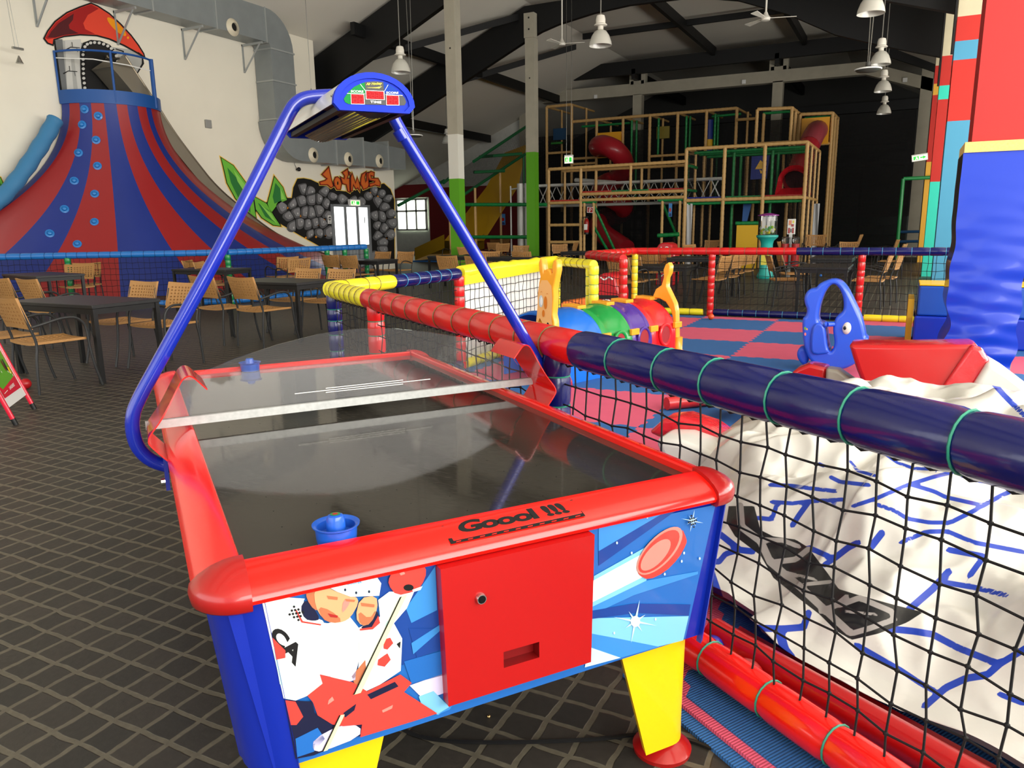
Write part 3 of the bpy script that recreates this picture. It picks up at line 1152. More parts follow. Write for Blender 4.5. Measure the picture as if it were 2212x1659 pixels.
ac = [('art_blue', (30, 98, 176)), ('art_deep_blue', (20, 62, 140)), ('art_light_blue', (120, 188, 226)), ('art_pale_blue', (186, 222, 240)), ('art_white', (238, 244, 242)), ('art_skin', (222, 156, 112)), ('art_skin_shade', (176, 104, 70)),
      ('art_glove_red', (206, 62, 54)), ('art_dark_red', (160, 36, 34)), ('art_navy', (16, 20, 52)), ('art_stick', (238, 228, 170)), ('art_mint', (190, 226, 218)), ('art_lilac', (206, 200, 232)), ('art_black', (16, 16, 18)), ('art_mid_blue', (56, 132, 202)), ('art_puck_light', (232, 130, 118))]
am = [mat(n, c, .35, coat=.25) for n, c in ac]
BL_, DB_, LB_, PB_, WH_, SK_, SS_, RD_, DR_, NV_, ST_, MI_, LI_, BK_, MD_, PL_ = range(16)
mb = MB()
pl = lambda pts, m, k, sm=0: mb.poly([AL(x, y, k) for x, y in (chaikin(pts, sm) if sm else pts)], m)
pr_ = lambda pts, m, k, sm=0: mb.poly([AR(x, y, k) for x, y in (chaikin(pts, sm) if sm else pts)], m)
# ground colour over the whole panel
full = [TP(*(lambda q: (q[0], VF - .001, q[1]))(uz(x, y, VF))) for x, y in ((565, 1288), (1545, 1090), (1480, 1379), (640, 1650))]
mb.poly(full, BL_)
pl([(1040, 620), (1150, 575), (1360, 540), (1400, 1000), (1180, 1100), (1140, 880), (1060, 760)], DB_, 1)
pl([(1200, 790), (1320, 620), (1360, 560), (1370, 800), (1230, 870)], MD_, 2)
pl([(1215, 900), (1395, 900), (1410, 1010), (1260, 1060)], DB_, 3)
pl([(1230, 980), (1400, 870), (1400, 900), (1240, 1040)], MD_, 4)
pl([(1190, 1080), (1400, 1020), (1420, 1150), (1230, 1200)], BL_, 3)
pl([(1220, 1210), (1420, 1140), (1440, 1240), (1300, 1290)], LI_, 3)
pl([(1270, 1270), (1350, 1240), (1440, 1330), (1375, 1370), (1290, 1330)], LB_, 4)
pl([(1350, 1380), (1450, 1320), (1440, 1340), (1380, 1365)], MD_, 5)
pl([(415, 742), (470, 725), (650, 738), (625, 790), (700, 862), (775, 872), (895, 836), (946, 900), (948, 1060), (930, 1130), (840, 1200), (790, 1162), (735, 1150), (748, 1200), (665, 1266), (600, 1292), (535, 1280)], WH_, 6)
pl([(470, 980), (560, 1040), (570, 1160), (520, 1230), (500, 1120)], MI_, 7, 1)
pl([(880, 870), (900, 860), (900, 920), (886, 900)], MI_, 7)
pl([(820, 1190), (930, 1120), (925, 1180), (850, 1200)], LI_, 7)
pl([(480, 735), (640, 745), (615, 780), (560, 770)], MI_, 7)
pl([(938, 900), (1060, 835), (1050, 745), (1110, 700), (1245, 700), (1205, 790), (1135, 872), (1180, 955), (1172, 1130), (1060, 1205), (985, 1240), (930, 1245), (946, 1060)], WH_, 6)
pl([(1060, 840), (1125, 870), (1165, 950), (1120, 930)], MI_, 7)
pl([(970, 1150), (1060, 1100), (1165, 1120), (1060, 1200), (985, 1235)], LI_, 7)
pl([(905, 1160), (980, 1070), (985, 1160), (935, 1240)], SS_, 7)
pl([(605, 760), (640, 735), (700, 840), (760, 860), (735, 885), (660, 870), (610, 830)], WH_, 7, 1)
pl([(625, 790), (655, 740), (700, 790), (735, 850), (700, 860), (650, 850)], NV_, 8, 1)
pl([(598, 800), (606, 800), (640, 860), (740, 876), (738, 884), (632, 868)], RD_, 8)
pl([(655, 680), (700, 670), (720, 690), (735, 800), (700, 800), (660, 740)], SS_, 9, 1)
pl([(700, 690), (755, 665), (830, 705), (930, 725), (945, 760), (900, 840), (860, 865), (800, 872), (745, 845), (708, 780)], SK_, 10, 1)
pl([(720, 780), (790, 800), (860, 860), (800, 872), (745, 848)], SS_, 11, 1)
pl([(860, 742), (905, 735), (880, 790), (850, 820)], PL_, 11, 1)
pl([(775, 818), (830, 830), (828, 842), (790, 838)], DR_, 12)
pl([(770, 722), (830, 730), (828, 745), (780, 740)], SS_, 12)
pl([(870, 740), (925, 745), (920, 756), (875, 752)], SS_, 12)
pl([(950, 735), (1040, 720), (1048, 790), (1010, 875), (960, 888), (925, 840)], SK_, 9, 1)
pl([(940, 800), (1000, 850), (1040, 800), (1010, 875), (950, 885)], SS_, 10, 1)
pl([(955, 760), (1030, 770), (1028, 785), (960, 778)], SS_, 11)
pl([(1000, 860), (1040, 790), (1060, 860), (1020, 900), (945, 905)], NV_, 9, 1)
pl([(1050, 830), (1060, 870), (1020, 905), (950, 912), (950, 902), (1015, 892)], RD_, 10)
pl([(752, 660), (790, 640), (1030, 602), (1066, 655), (1055, 722), (900, 728), (830, 702)], WH_, 12)
pl([(830, 700), (900, 725), (1055, 720), (1050, 690), (900, 690)], MI_, 13)
pl([(875, 645), (960, 632), (962, 655), (880, 668)], MI_, 14)
put_text(mb, 'COOPER', [(880, 664), (960, 652), (960, 638), (880, 650)], lambda x, y: AL(x, y, 15), MD_, bold=.02)
for x, y in ((870, 690), (930, 706), (1000, 700)):
    pl(ell(x, y, 6, 8, 8), NV_, 14)
pl([(1145, 575), (1200, 552), (1290, 545), (1316, 592), (1284, 672), (1240, 702), (1150, 722), (1104, 662), (1110, 618)], RD_, 9, 1)
pl(ell(1215, 678, 28, 18, 12), BK_, 10)
pl([(1165, 600), (1190, 590), (1196, 604), (1172, 612)], PL_, 10)
pl([(1235, 690), (1290, 670), (1280, 690), (1240, 702)], WH_, 11)
pl([(540, 1288), (690, 1298), (705, 1360), (800, 1425), (860, 1430), (970, 1420), (955, 1480), (700, 1590), (600, 1610)], NV_, 7)
pl([(600, 1500), (720, 1440), (760, 1500), (700, 1570), (610, 1600)], BL_, 8)
pl([(700, 1500), (850, 1420), (955, 1430), (950, 1490), (740, 1572), (690, 1560)], LI_, 8, 1)
pl([(545, 1290), (600, 1298), (642, 1380), (605, 1425), (575, 1425)], RD_, 8)
pl([(665, 1266), (748, 1200), (732, 1150), (800, 1166), (910, 1192), (990, 1242), (1170, 1150), (1232, 1196), (1190, 1246), (1372, 1362), (1250, 1402), (952, 1492), (962, 1422), (860, 1432), (800, 1422), (720, 1372), (695, 1302)], RD_, 9)
pl([(990, 1260), (1140, 1190), (1160, 1215), (1010, 1285)], NV_, 10)
pl([(860, 1360), (930, 1310), (920, 1345), (870, 1385)], NV_, 10)
pl([(780, 1290), (800, 1270), (810, 1290), (775, 1315)], PL_, 10)
pl([(1070, 1345), (1130, 1315), (1125, 1335), (1075, 1358)], PL_, 10)
pl([(1080, 960), (1115, 950), (1132, 980), (1100, 1015), (1080, 1010)], RD_, 9)
pl([(1050, 1070), (1100, 1035), (1118, 1070), (1085, 1108), (1046, 1100)], RD_, 9)
pl([(1150, 985), (1172, 970), (1168, 1010)], BK_, 9)
pl([(1168, 730), (1208, 714), (955, 1250), (912, 1262)], ST_, 11)
pl([(1168, 730), (1178, 726), (922, 1258), (912, 1262)], BK_, 12)
pl([(838, 1372), (868, 1368), (775, 1562), (742, 1572)], ST_, 11)
pl([(838, 1372), (846, 1371), (752, 1569), (742, 1572)], BK_, 12)
put_text(mb, 'CA', [(455, 945), (600, 1110), (652, 1018), (500, 880)], lambda x, y: AL(x, y, 8), BK_, bold=.05)
pl([(475, 950), (545, 1020), (545, 1060), (495, 1070)], RD_, 9)
# right half of the print
pr_([(990, 335), (1200, 285), (1360, 262), (990, 480)], MD_, 1)
pr_([(1360, 262), (1430, 246), (990, 560), (990, 480)], DB_, 1)
pr_([(965, 615), (1260, 450), (1250, 640), (950, 785)], LB_, 2)
pr_([(962, 640), (1258, 478), (1250, 610), (952, 760)], WH_, 3)
pr_([(950, 785), (1250, 640), (1530, 590), (1530, 605), (1180, 720), (945, 830)], MD_, 2)
pr_([(945, 805), (1180, 765), (1490, 770), (1480, 830), (1200, 815), (945, 850)], DB_, 3)
pr_([(935, 845), (1480, 833), (1450, 965), (1310, 1000), (935, 1105)], LB_, 2)
pr_([(935, 925), (1120, 960), (1320, 1000), (1110, 1060), (935, 1000)], MD_, 3)
pr_([(935, 1000), (1110, 1060), (915, 1112)], PB_, 3)
for cx, cy, R, r, mm in ((1190, 862, 120, 17, PB_), (1190, 862, 62, 13, WH_), (1500, 315, 62, 9, PB_)):
    pts = []
    for i in range(16):
        t = PI * i / 8
        q = (R if i % 4 == 0 else R * .55) if i % 2 == 0 else r
        pts.append((cx + q * math.cos(t + .2), cy + q * math.sin(t + .2)))
    pr_(pts, mm, 5)
pr_(ell(1190, 862, 26, 30, 12), WH_, 7)
for x, y in ((1255, 295), (1090, 435), (1455, 490), (1442, 535), (1350, 605), (1100, 640), (1075, 925), (1300, 850), (1170, 490), (1540, 520)):
    pr_(ell(x, y, 5, 8, 8), PB_, 5)
# the printed puck
side = [(1198, 575), (1210, 612), (1262, 637), (1350, 595), (1425, 520), (1468, 440), (1470, 415), (1442, 352), (1400, 420), (1300, 540), (1230, 590)]
pr_(side, RD_, 6, 1)
pr_(ell(1322, 478, 166, 72, 28, -.82), PL_, 7)
pr_(ell(1318, 482, 150, 62, 28, -.82), RD_, 8)
pr_(ell(1300, 500, 110, 46, 24, -.82), PL_, 9)
# loudspeaker holes
for f, cx, cy in ((AL, 604, 818), (AR, 1501, 318)):
    for a, b in [(i, j) for i in range(-2, 3) for j in range(-2, 3) if abs(i) + abs(j) <= 2]:
        q = ell(cx + (a * 18 + b * 6) * (1 if f is AL else .55), cy + b * 18 * (1 if f is AL else .85) - a * 3, 7 if f is AL else 5, 7 if f is AL else 5, 8)
        mb.poly([f(x, y, 18) for x, y in q], BK_)
mb.build('printed_front_panel', am, table, smooth=False, fix=False)

# coin door
vd, vb = VF - .032, VF - .002
DQ = [uz(x, y, vd) for x, y in ((977.5, 1521), (1263.5, 1437), (1293, 1128), (948.5, 1204))]
HQ = [uz(x, y, vd) for x, y in ((1088, 1443), (1165, 1420), (1165, 1387), (1088, 1408))]
du0, du1, dz0, dz1 = (DQ[0][0] + DQ[3][0]) / 2, (DQ[1][0] + DQ[2][0]) / 2, (DQ[0][1] + DQ[1][1]) / 2, .735
hx0, hx1, hz0, hz1 = (HQ[0][0] + HQ[3][0]) / 2, (HQ[1][0] + HQ[2][0]) / 2, (HQ[0][1] + HQ[1][1]) / 2, (HQ[2][1] + HQ[3][1]) / 2
mb = MB()
F = lambda u, z, v=None: TP(u + (.008 if u > .7 else -.008) * (z - dz0) / .37 * (1 if u in (du0, du1) else 0), vd if v is None else v, z)
for (a0, a1, c0, c1) in ((du0, hx0, dz0, dz1), (hx1, du1, dz0, dz1), (hx0, hx1, dz0, hz0), (hx0, hx1, hz1, dz1)):
    mb.poly([F(a0, c0), F(a1, c0), F(a1, c1), F(a0, c1)])
rim = [(du0, dz0), (du1, dz0), (du1, dz1), (du0, dz1)]
for (a, b), (c, d) in zip(rim, rim[1:] + rim[:1]):
    mb.poly([F(a, b), F(a, b, vb), F(c, d, vb), F(c, d)])
hole = [(hx0, hz0), (hx1, hz0), (hx1, hz1), (hx0, hz1)]
for (a, b), (c, d) in zip(hole, hole[1:] + hole[:1]):
    mb.poly([F(a, b), F(c, d), F(c, d, vb - .001), F(a, b, vb - .001)], 1)
mb.poly([F(a, b, vb - .001) for a, b in hole], 1)
m_door = mat('shaded_red_coin_door', (168, 12, 12), .4, coat=.1)  # red set darker for the weaker light on this upright face
cdr = mb.build('coin_door', [m_door, mat('coin_return_dark_red', (120, 8, 10), .4)], table, smooth=False, fix=False)
mb = MB()
lu, lz = uz(1038, 1292, vd)
c = TP(lu, vd, lz)
mb.lathe([(.0125, 0), (.0125, .004), (.0105, .008), (.0088, .008)], 20, c, 0, ax=-TV_)
mb.lathe([(.0088, .0085), (.0001, .0085)], 16, c, 1, ax=-TV_)
mb.build('lock', [m_chrome, m_black], cdr)

# Goool sticker on the sloping front rail
sa, sz_ = Vector((.02, .774)), Vector((.082, .7965))


def RS(x, y, k=1):
    """crop pixel -> sloping face of the front rail"""
    n = (TV_ * -(sz_.y - sa.y) + Vector((0, 0, 1)) * (sz_.x - sa.x)).normalized()
    p0 = TP(0, V0 + sa.x, sa.y) + n * .0008 * k
    return onplane(900 + x / 2.518, 1000 + y / 2.518, p0, n)


mb = MB()
RQ = lambda pts, m, k=1: mb.poly([RS(x, y, k) for x, y in pts], m)
RQ([(131, 345), (146, 340), (202, 424), (188, 442)], 0)
RQ([(188, 442), (202, 424), (905, 272), (920, 288)], 0)
RQ([(832, 203), (847, 199), (920, 288), (905, 274)], 0)
for i in range(11):
    t = (i + .5) / 11
    x, y = 196 + (910 - 196) * t, 432 + (281 - 432) * t
    RQ([(x - 14, y + 7), (x + 12, y + 1), (x + 14, y - 5), (x - 12, y + 1)], 1, 2)
put_text(mb, 'Goool !!!', [(228, 386), (842, 268), (775, 216), (222, 320)], lambda x, y: RS(x, y, 2), 0, bold=.05, space=.92)
mb.build('goal_sticker', [m_black, m_railw], table, smooth=False, fix=False)
# red goal slot seen as a dark line under the front rail is hidden; side scoops of bent red sheet
VS0, VS1 = 1.0, 1.2
scl = [(.0, .742), (-.012, .756), (-.045, .798), (-.047, .812), (-.04, .83), (0, .878), (.057, .98), (.07, .994), (.085, .998), (.099, .99), (.132, .95)]
m_scoop = mat('red_bent_sheet', (200, 30, 26), .12, coat=.6)
for sd in (0, 1):
    mb = MB()
    pth = smooth_path([(a, z, 0) for a, z in scl], 2)
    inn = []
    for i, p in enumerate(pth):
        t = (pth[min(i + 1, len(pth) - 1)] - pth[max(i - 1, 0)]).normalized()
        inn.append(p + Vector((t.y, -t.x, 0)) * .004)
    ringf = lambda v: [TP(p.x if not sd else UW - p.x, v, p.y) for p in pth + inn[::-1]]
    mb.loft([ringf(VS0), ringf(VS1)])
    mb.build('side_scoop', m_scoop, table, sharp=30)
    if sd:
        mb = MB()
        for a0, a1 in (((.098, 1.0), (.0, .9)), ((.098, 1.0), (.11, .9))):
            pass


def acrylic():
    m = bpy.data.materials.new('clear_acrylic')
    m.use_nodes = True
    nt = m.node_tree
    N, L = nt.nodes, nt.links
    N.remove(N['Principled BSDF'])
    tr, gl, df, fr = N.new('ShaderNodeBsdfTransparent'), N.new('ShaderNodeBsdfGlossy'), N.new('ShaderNodeBsdfDiffuse'), N.new('ShaderNodeFresnel')
    tr.inputs[0].default_value = (.9, .9, .9, 1)
    df.inputs[0].default_value = (.35, .35, .36, 1)
    gl.inputs['Roughness'].default_value = .03
    fr.inputs[0].default_value = 1.4
    m1, m2 = N.new('ShaderNodeMixShader'), N.new('ShaderNodeMixShader')
    m1.inputs[0].default_value = .06
    L.new(tr.outputs[0], m1.inputs[1])
    L.new(df.outputs[0], m1.inputs[2])
    L.new(fr.outputs[0], m2.inputs[0])
    L.new(m1.outputs[0], m2.inputs[1])
    L.new(gl.outputs[0], m2.inputs[2])
    L.new(m2.outputs[0], N['Material Output'].inputs[0])
    return m


m_acr = acrylic()
m_frost = mat('frosted_strip', (176, 178, 176), .3, noise=.25, nscale=60)
mb = MB()
arc = [(.06, .945), (.12, .965), (.24, 1.005), (.375, 1.04), (.52, 1.066), (.65, 1.074), (.78, 1.066), (.92, 1.042), (1.06, 1.01), (1.17, .97), (1.24, .945)]
arc = [(-.03, .825)] + arc + [(UW + .03, .825)]
mb.prism([TP(u, VS1 - .006, z) for u, z in arc], TV_ * .006)
sh = mb.build('clear_shield', m_acr, table, smooth=False)
sh['label'] = 'clear acrylic half moon shield'
mb = MB()
mb.hexa([TP(u, v, z) for z in (.803, .83) for u, v in ((-.048, VS1 - .02), (UW + .045, VS1 - .02), (UW + .045, VS1 - .004), (-.048, VS1 - .004))])
mb.build('edge_strip', m_frost, sh, smooth=False)
mb = MB()
for (xa, ya), (xb, yb) in (((680, 395), (1400, 317)), ((845, 366), (1255, 322)), ((845, 388), (1255, 343))):
    q = [uz(360 + x / 2.458, 690 + y / 2.458, VS1 - .008) for x, y in ((xa, ya), (xb, yb))]
    mb.tube(TP(q[0][0], VS1 - .008, q[0][1]), TP(q[1][0], VS1 - .008, q[1][1]), .0016, 4)
mb.build('white_pinstripes', m_white, sh)

# arched blue pole
VP_ = 1.15
px_pole = [(372, 1008), (345, 1003), (318, 990), (297, 967), (287, 938), (285, 908), (292, 875), (350, 770), (482, 528), (571, 352), (625, 242), (640, 222), (660, 211), (690, 208), (738, 206)]
px_pole2 = [(845, 240), (860, 275), (968, 448), (1125, 715), (1180, 812), (1190, 828)]
m_pole = mat('blue_tube', (10, 34, 150), .2, coat=.5)
mb = MB()
mb.path(smooth_path([TP(*(lambda q: (q[0], VP_, q[1]))(uz(x, y, VP_))) for x, y in px_pole], 2), .0215, 16)
q = [uz(x, y, VP_) for x, y in px_pole2]
tail = [(UW + .105, .79), (UW + .07, .72), (UW - .01, .7)]
mb.path(smooth_path([TP(u, VP_, z) for u, z in q + tail], 2), .0215, 16)
pole = mb.build('arch_pole', m_pole, table)
mb = MB()
u_, z_ = uz(860, 280, VP_)
u2, z2 = uz(872, 300, VP_)
mb.path([TP(u_, VP_, z_), TP(u2, VP_, z2)], .0228, 16)
for sd in (0, 1):
    x = -.004 if not sd else UW + .004
    mb.hexa([TP(x - .006, VP_ - .05, .62), TP(x + .006, VP_ - .05, .62), TP(x + .006, VP_ + .05, .62), TP(x - .006, VP_ + .05, .62), TP(x - .006, VP_ - .05, .735), TP(x + .006, VP_ - .05, .735), TP(x + .006, VP_ + .05, .735), TP(x - .006, VP_ + .05, .735)])
    mb.lathe([(.012, 0), (.012, .012), (.006, .014)], 10, TP(x - .006 if not sd else x + .006, VP_ - .03, .645), 1, ax=TU_ * (-1 if not sd else 1))
mb.build('pole_bracket', [m_pole, m_chrome], pole, sharp=30)

# lamp and score display
LV0, LV1 = .85, 1.6
LU = .651


def lampring(v, k=1., base=True):
    out = []
    R, zc = .1225, 1.772
    for i in range(17):
        t = PI * i / 16
        out.append(TP(LU + R * k * math.cos(t), v, zc + .09 * k * math.sin(t)))
    if base:
        out += [TP(LU - .105 * k, v, zc - .019 * k), TP(LU + .105 * k, v, zc - .019 * k)]
    return out


lamp = MB()
m_lamp = mat('white_lamp_housing', (205, 203, 196), .3, coat=.3)
r_in = [lampring(v, .95, False) for v in (LV0 + .02, LV1 - .02)]
r_out = [lampring(v, .985, False) for v in (LV0 + .02, LV1 - .02)]
lamp.loft([a + b[::-1] for a, b in zip(r_out, r_in)])
lo = lamp.build('lamp_housing', m_lamp, table, sharp=50)
mb = MB()
n = 24
lens = lambda v: [TP(LU - .06 + .1 * i / n * 1.2, v, 1.758 - .02 * math.sin(PI * i / n) - (.0018 if i % 2 else 0)) for i in range(n + 1)]
mb.loft([lens(LV0 + .03), lens(LV1 - .05)], closed=False, caps=False)
mb.build('ribbed_lens', mat('lamp_diffuser', (150, 142, 122), .12, metal=.5, coat=.5), lo, sharp=20)
mb = MB()
for u0, u1 in ((-.105, -.085), (.085, .105)):
    mb.hexa([TP(LU + u0, LV0 + .02, 1.755), TP(LU + u1, LV0 + .02, 1.755), TP(LU + u1, LV1 - .02, 1.755), TP(LU + u0, LV1 - .02, 1.755), TP(LU + u0, LV0 + .02, 1.77), TP(LU + u1, LV0 + .02, 1.77), TP(LU + u1, LV1 - .02, 1.77), TP(LU + u0, LV1 - .02, 1.77)])
mb.build('bottom_lip', m_dark, lo, smooth=False)
# end panels
for v, d in ((LV0, .022), (LV1, -.022)):
    mb = MB()
    o_, i_ = lampring(v), None
    back = [p + TV_ * d for p in o_]
    n = len(o_)
    mb.loft([back, o_], 0, caps=False)
    mb.poly(back, 0)
    inn = [TP(LU + (p - TP(LU, v, 0)).dot(TU_) * .86, v, 1.77 + (p.z - 1.77) * .8 + .002) for p in o_]
    rec = [p + TV_ * (d * .25) for p in inn]
    mb.loft([o_, inn, rec], 0, caps=False)
    mb.poly(rec, 0)
    ep = mb.build('end_panel', mat('blue_end_panel', (14, 44, 176), .6, spec=.2), lo, sharp=30)
    if d > 0:
        vf = v + d * .25 - .001

        def LP(x, y, k=0):
            return onplane(600 + x / 6.9125, 150 + y / 6.9125, T0 + TV_ * (vf - .0004 * k), TV_)
        mb = MB()
        P = lambda pts, m, k: mb.poly([LP(x, y, k) for x, y in pts], m)
        dome = [(985, 440), (1010, 400), (1060, 330), (1140, 260), (1230, 215), (1330, 185), (1450, 175), (1570, 185), (1660, 220), (1760, 290), (1840, 360), (1900, 430), (1918, 490), (1895, 535), (1840, 538), (1060, 518), (1005, 490)]
        P(dome, 0, 0)
        P([(985, 440), (1010, 400), (1060, 330), (1140, 260), (1230, 215), (1300, 192), (1310, 310), (1300, 340), (1300, 520), (1060, 518), (1005, 490)], 1, 1)
        P([(1575, 186), (1660, 220), (1760, 290), (1840, 360), (1870, 392), (1610, 372), (1590, 320)], 2, 1)
        P([(1300, 190), (1450, 176), (1575, 187), (1585, 318), (1310, 310)], 3, 2)
        P([(1305, 440), (1600, 455), (1610, 528), (1305, 522)], 3, 2)
        for q in ([(1090, 358), (1290, 368), (1300, 522), (1095, 518)], [(1310, 310), (1590, 322), (1598, 456), (1315, 446)], [(1618, 378), (1810, 386), (1816, 538), (1622, 534)]):
            P(q, 4, 3)
            cx, cy = sum(a for a, b in q) / 4, sum(b for a, b in q) / 4
            P([(cx + (a - cx) * .93, cy + (b - cy) * .9) for a, b in q], 5, 4)
        for q0, q1 in (((1232, 218), (1312, 322)), ((1648, 228), (1595, 322)), ((1035, 358), (1300, 364)), ((1610, 374), (1865, 388))):
            dx, dy = (q1[1] - q0[1]), -(q1[0] - q0[0])
            l = math.hypot(dx, dy) / 3
            P([(q0[0] + dx / l, q0[1] + dy / l), (q1[0] + dx / l, q1[1] + dy / l), (q1[0] - dx / l, q1[1] - dy / l), (q0[0] - dx / l, q0[1] - dy / l)], 4, 3)
        tx = lambda s, q, m, **k: put_text(mb, s, q, lambda x, y: LP(x, y, 6), m, **k)
        tx('SCORE', [(1090, 342), (1278, 348), (1280, 314), (1092, 308)], 4, bold=.02)
        tx('SCORE', [(1618, 362), (1800, 366), (1802, 336), (1620, 330)], 4, bold=.02)
        tx('TIME', [(1382, 502), (1546, 508), (1546, 474), (1382, 466)], 4, bold=.02)
        tx('Air Hockey', [(1318, 248), (1556, 236), (1556, 190), (1320, 196)], 6, shear=.25, bold=.01)
        P([(1322, 270), (1470, 268), (1555, 252), (1510, 285), (1490, 280)], 6, 6)

        def digit(x, y, w_, h_):
            t_ = w_ * .16
            for a in ([(x, y), (x + w_, y), (x + w_ - t_, y + t_), (x + t_, y + t_)], [(x, y + h_), (x + w_, y + h_), (x + w_ - t_, y + h_ - t_), (x + t_, y + h_ - t_)],
                      [(x, y + h_ / 2 - t_ / 2), (x + w_, y + h_ / 2 - t_ / 2), (x + w_, y + h_ / 2 + t_ / 2), (x, y + h_ / 2 + t_ / 2)],
                      [(x + w_ - t_, y), (x + w_, y), (x + w_, y + h_), (x + w_ - t_, y + h_)], [(x, y + h_ * .55), (x + t_, y + h_ * .55), (x + t_, y + h_), (x, y + h_)]):
                P(a, 7, 6)
        for x, y, w_, h_ in ((1120, 386, 66, 112), (1208, 388, 66, 112), (1330, 342, 52, 82), (1394, 344, 52, 82), (1460, 346, 52, 82), (1524, 348, 48, 82), (1648, 404, 60, 112), (1732, 406, 60, 112)):
            digit(x, y, w_, h_)
        mb.build('score_display', [m_black, mat('display_green', (14, 118, 52), .6, spec=.15), mat('display_blue', (16, 56, 150), .6, spec=.15), m_black, m_white, mat('led_window_red', (150, 12, 22), .6, spec=.15), mat('display_yellow', (244, 226, 30), .4), mat('led_segment', (196, 40, 44), .6, spec=.15)], ep, smooth=False, fix=False)
mb = MB()
mb.ball(TP(LU - .118, LV0 + .03, 1.795), .005, 8)
mb.build('screw', m_chrome, lo)

# two strikers
m_pus = mat('blue_striker_plastic', (24, 84, 186), .35, coat=.3)
ps = None
for (x, y, z), lab in (((728, 1170, .775), 'blue air hockey striker at the near end of the table'), ((541, 801, .775), 'blue air hockey striker at the far end of the table')):
    c = G(x, y, z)
    c.z = .7756
    if ps is None:
        ps = thing('air_hockey_striker', lab, 'striker', (0, 0, 0), 'air hockey strikers')
        mb = MB()
        mb.lathe([(.038, 0), (.0405, .002), (.042, .012), (.0435, .034), (.049, .038), (.0495, .041), (.045, .0405), (.0395, .036), (.0375, .018), (.0225, .014)], 36)
        mb.build('cup', m_pus, ps, sharp=35)
        mb = MB()
        mb.lathe([(.0225, .012), (.0205, .02), (.019, .05), (.016, .058), (.009, .061), (.0001, .0615)], 28)
        kb = mb.build('knob', m_pus, ps, sharp=45)
        mb = MB()
        mb.lathe([(.0105, .0613), (.0001, .0622)], 16)
        mb.lathe([(.006, .0619), (.0001, .0626)], 12, m=1)
        mb.build('round_sticker', [mat('sticker_green', (40, 120, 60), .4), m_redcap], kb)
        ps.location = c
    else:
        o = copy_tree(ps)
        o.location = c
        o['label'] = lab
# power cable on the floor and a tiny brass ball
mb = MB()
cp = [(780, 1530), (860, 1570), (900, 1590), (960, 1601), (1060, 1604), (1180, 1602), (1300, 1596), (1380, 1585), (1470, 1590), (1560, 1625), (1640, 1659), (1700, 1690)]
mb.path(smooth_path([G(x, y, .006) for x, y in cp], 2), .006, 6)
tag(mb.build('power_cable', m_black, origin=G(1060, 1604)), 'thin black cable curving across the pavers under the air hockey table', 'cable')
c = G(1056, 1548, .005)
mb = MB()
mb.ball(c, .0055, 10)
tag(mb.build('brass_bead', mat('brass', (214, 180, 120), .3, metal=1), origin=(c.x, c.y, 0)), 'tiny brass bead lying on the pavers under the air hockey table', 'bead')

# ================================================================== PLAY PEN
P0 = G(720, 628, .97)
P0 = Vector((-3.80, 4.46, 0))
PE = G(2212, 985, .97)
nd = Vector((PE.x - P0.x, PE.y - P0.y, 0)).normalized()
PEND = P0 + nd * 6.2
NN = Vector((-nd.y, nd.x, 0))       # into the pen


def on_near(x, y, z=.97):
    p = G(x, y, z)
    p.z = 0
    return P0 + nd * (p - P0).dot(nd)


Zt = Vector((0, 0, .97))
a_yr, a_rb = on_near(790, 645), on_near(1237, 757)
fn = thing('pen_fence', 'nearest padded net fence, yellow, red and navy top rail, right of the air hockey table', 'fence', (P0 + PEND) / 2, 'padded fences of the play pen')
for nm, a, b, m, mt, tie, r in (('yellow', P0, a_yr, m_vyel, m_tietan, .13, .064), ('red', a_yr, a_rb, m_vred, m_tietan, .2, .067), ('navy', a_rb, PEND, m_vblue, m_teal, .24, .072)):
    mb = MB()
    padded(mb, a + Zt, b + Zt, r, tie, 0, 1, 18, .0035, .12, .02)
    o = mb.build('top_rail_padding', [m, mt], fn, sharp=60)
    o['label'] = nm + ' padded top rail'
mb = MB()
padded(mb, on_near(1165, 740) + Vector((0, 0, .1)), PEND + Vector((0, 0, .1)), .058, .24, 0, 1, 16, .0035, .1, .02)
mb.build('bottom_rail_padding', [m_red if False else mat('bright_red_vinyl', (225, 22, 14), .25, coat=.5), m_teal], fn, sharp=60)
for p, m, mt in ((P0 + nd * .02, m_vblue, m_teal), (on_near(808, 648), m_vred, m_teal), (on_near(1176, 745), m_vblue, m_teal)):
    mb = MB()
    padded(mb, p + Vector((0, 0, .0)), p + Vector((0, 0, .94)), .055, .1, 0, 1, 14, .003, .2, .1)
    mb.build('fence_post', [m, mt], fn, sharp=60)
mb = MB()
q0, q1 = P0, PEND
L = (q1 - q0).length
e = NN * .0
net(mb, [q0 + Vector((0, 0, .14)), q1 + Vector((0, 0, .14)), q1 + Vector((0, 0, .905)), q0 + Vector((0, 0, .905))], round(L / .085), 9, .0032, .009, True, 5)
mb.build('safety_net', m_netb, fn)
mb = MB()          # lashing cord that hangs the net under the rail
k = round(L / .085)
pts = []
for i in range(k * 2 + 1):
    p = q0.lerp(q1, i / (2 * k))
    pts.append(p + Vector((0, 0, .905 - (.012 if i % 2 else 0))) + NN * (.006 * (-1) ** i))
mb.path(pts, .004, 4, caps=False)
for i in range(0, 2 * k, 2):
    mb.ball(pts[i], .009, 6)
mb.path([p - Vector((0, 0, .76)) for p in pts], .004, 4, caps=False)
mb.build('net_lashing', m_netb, fn)


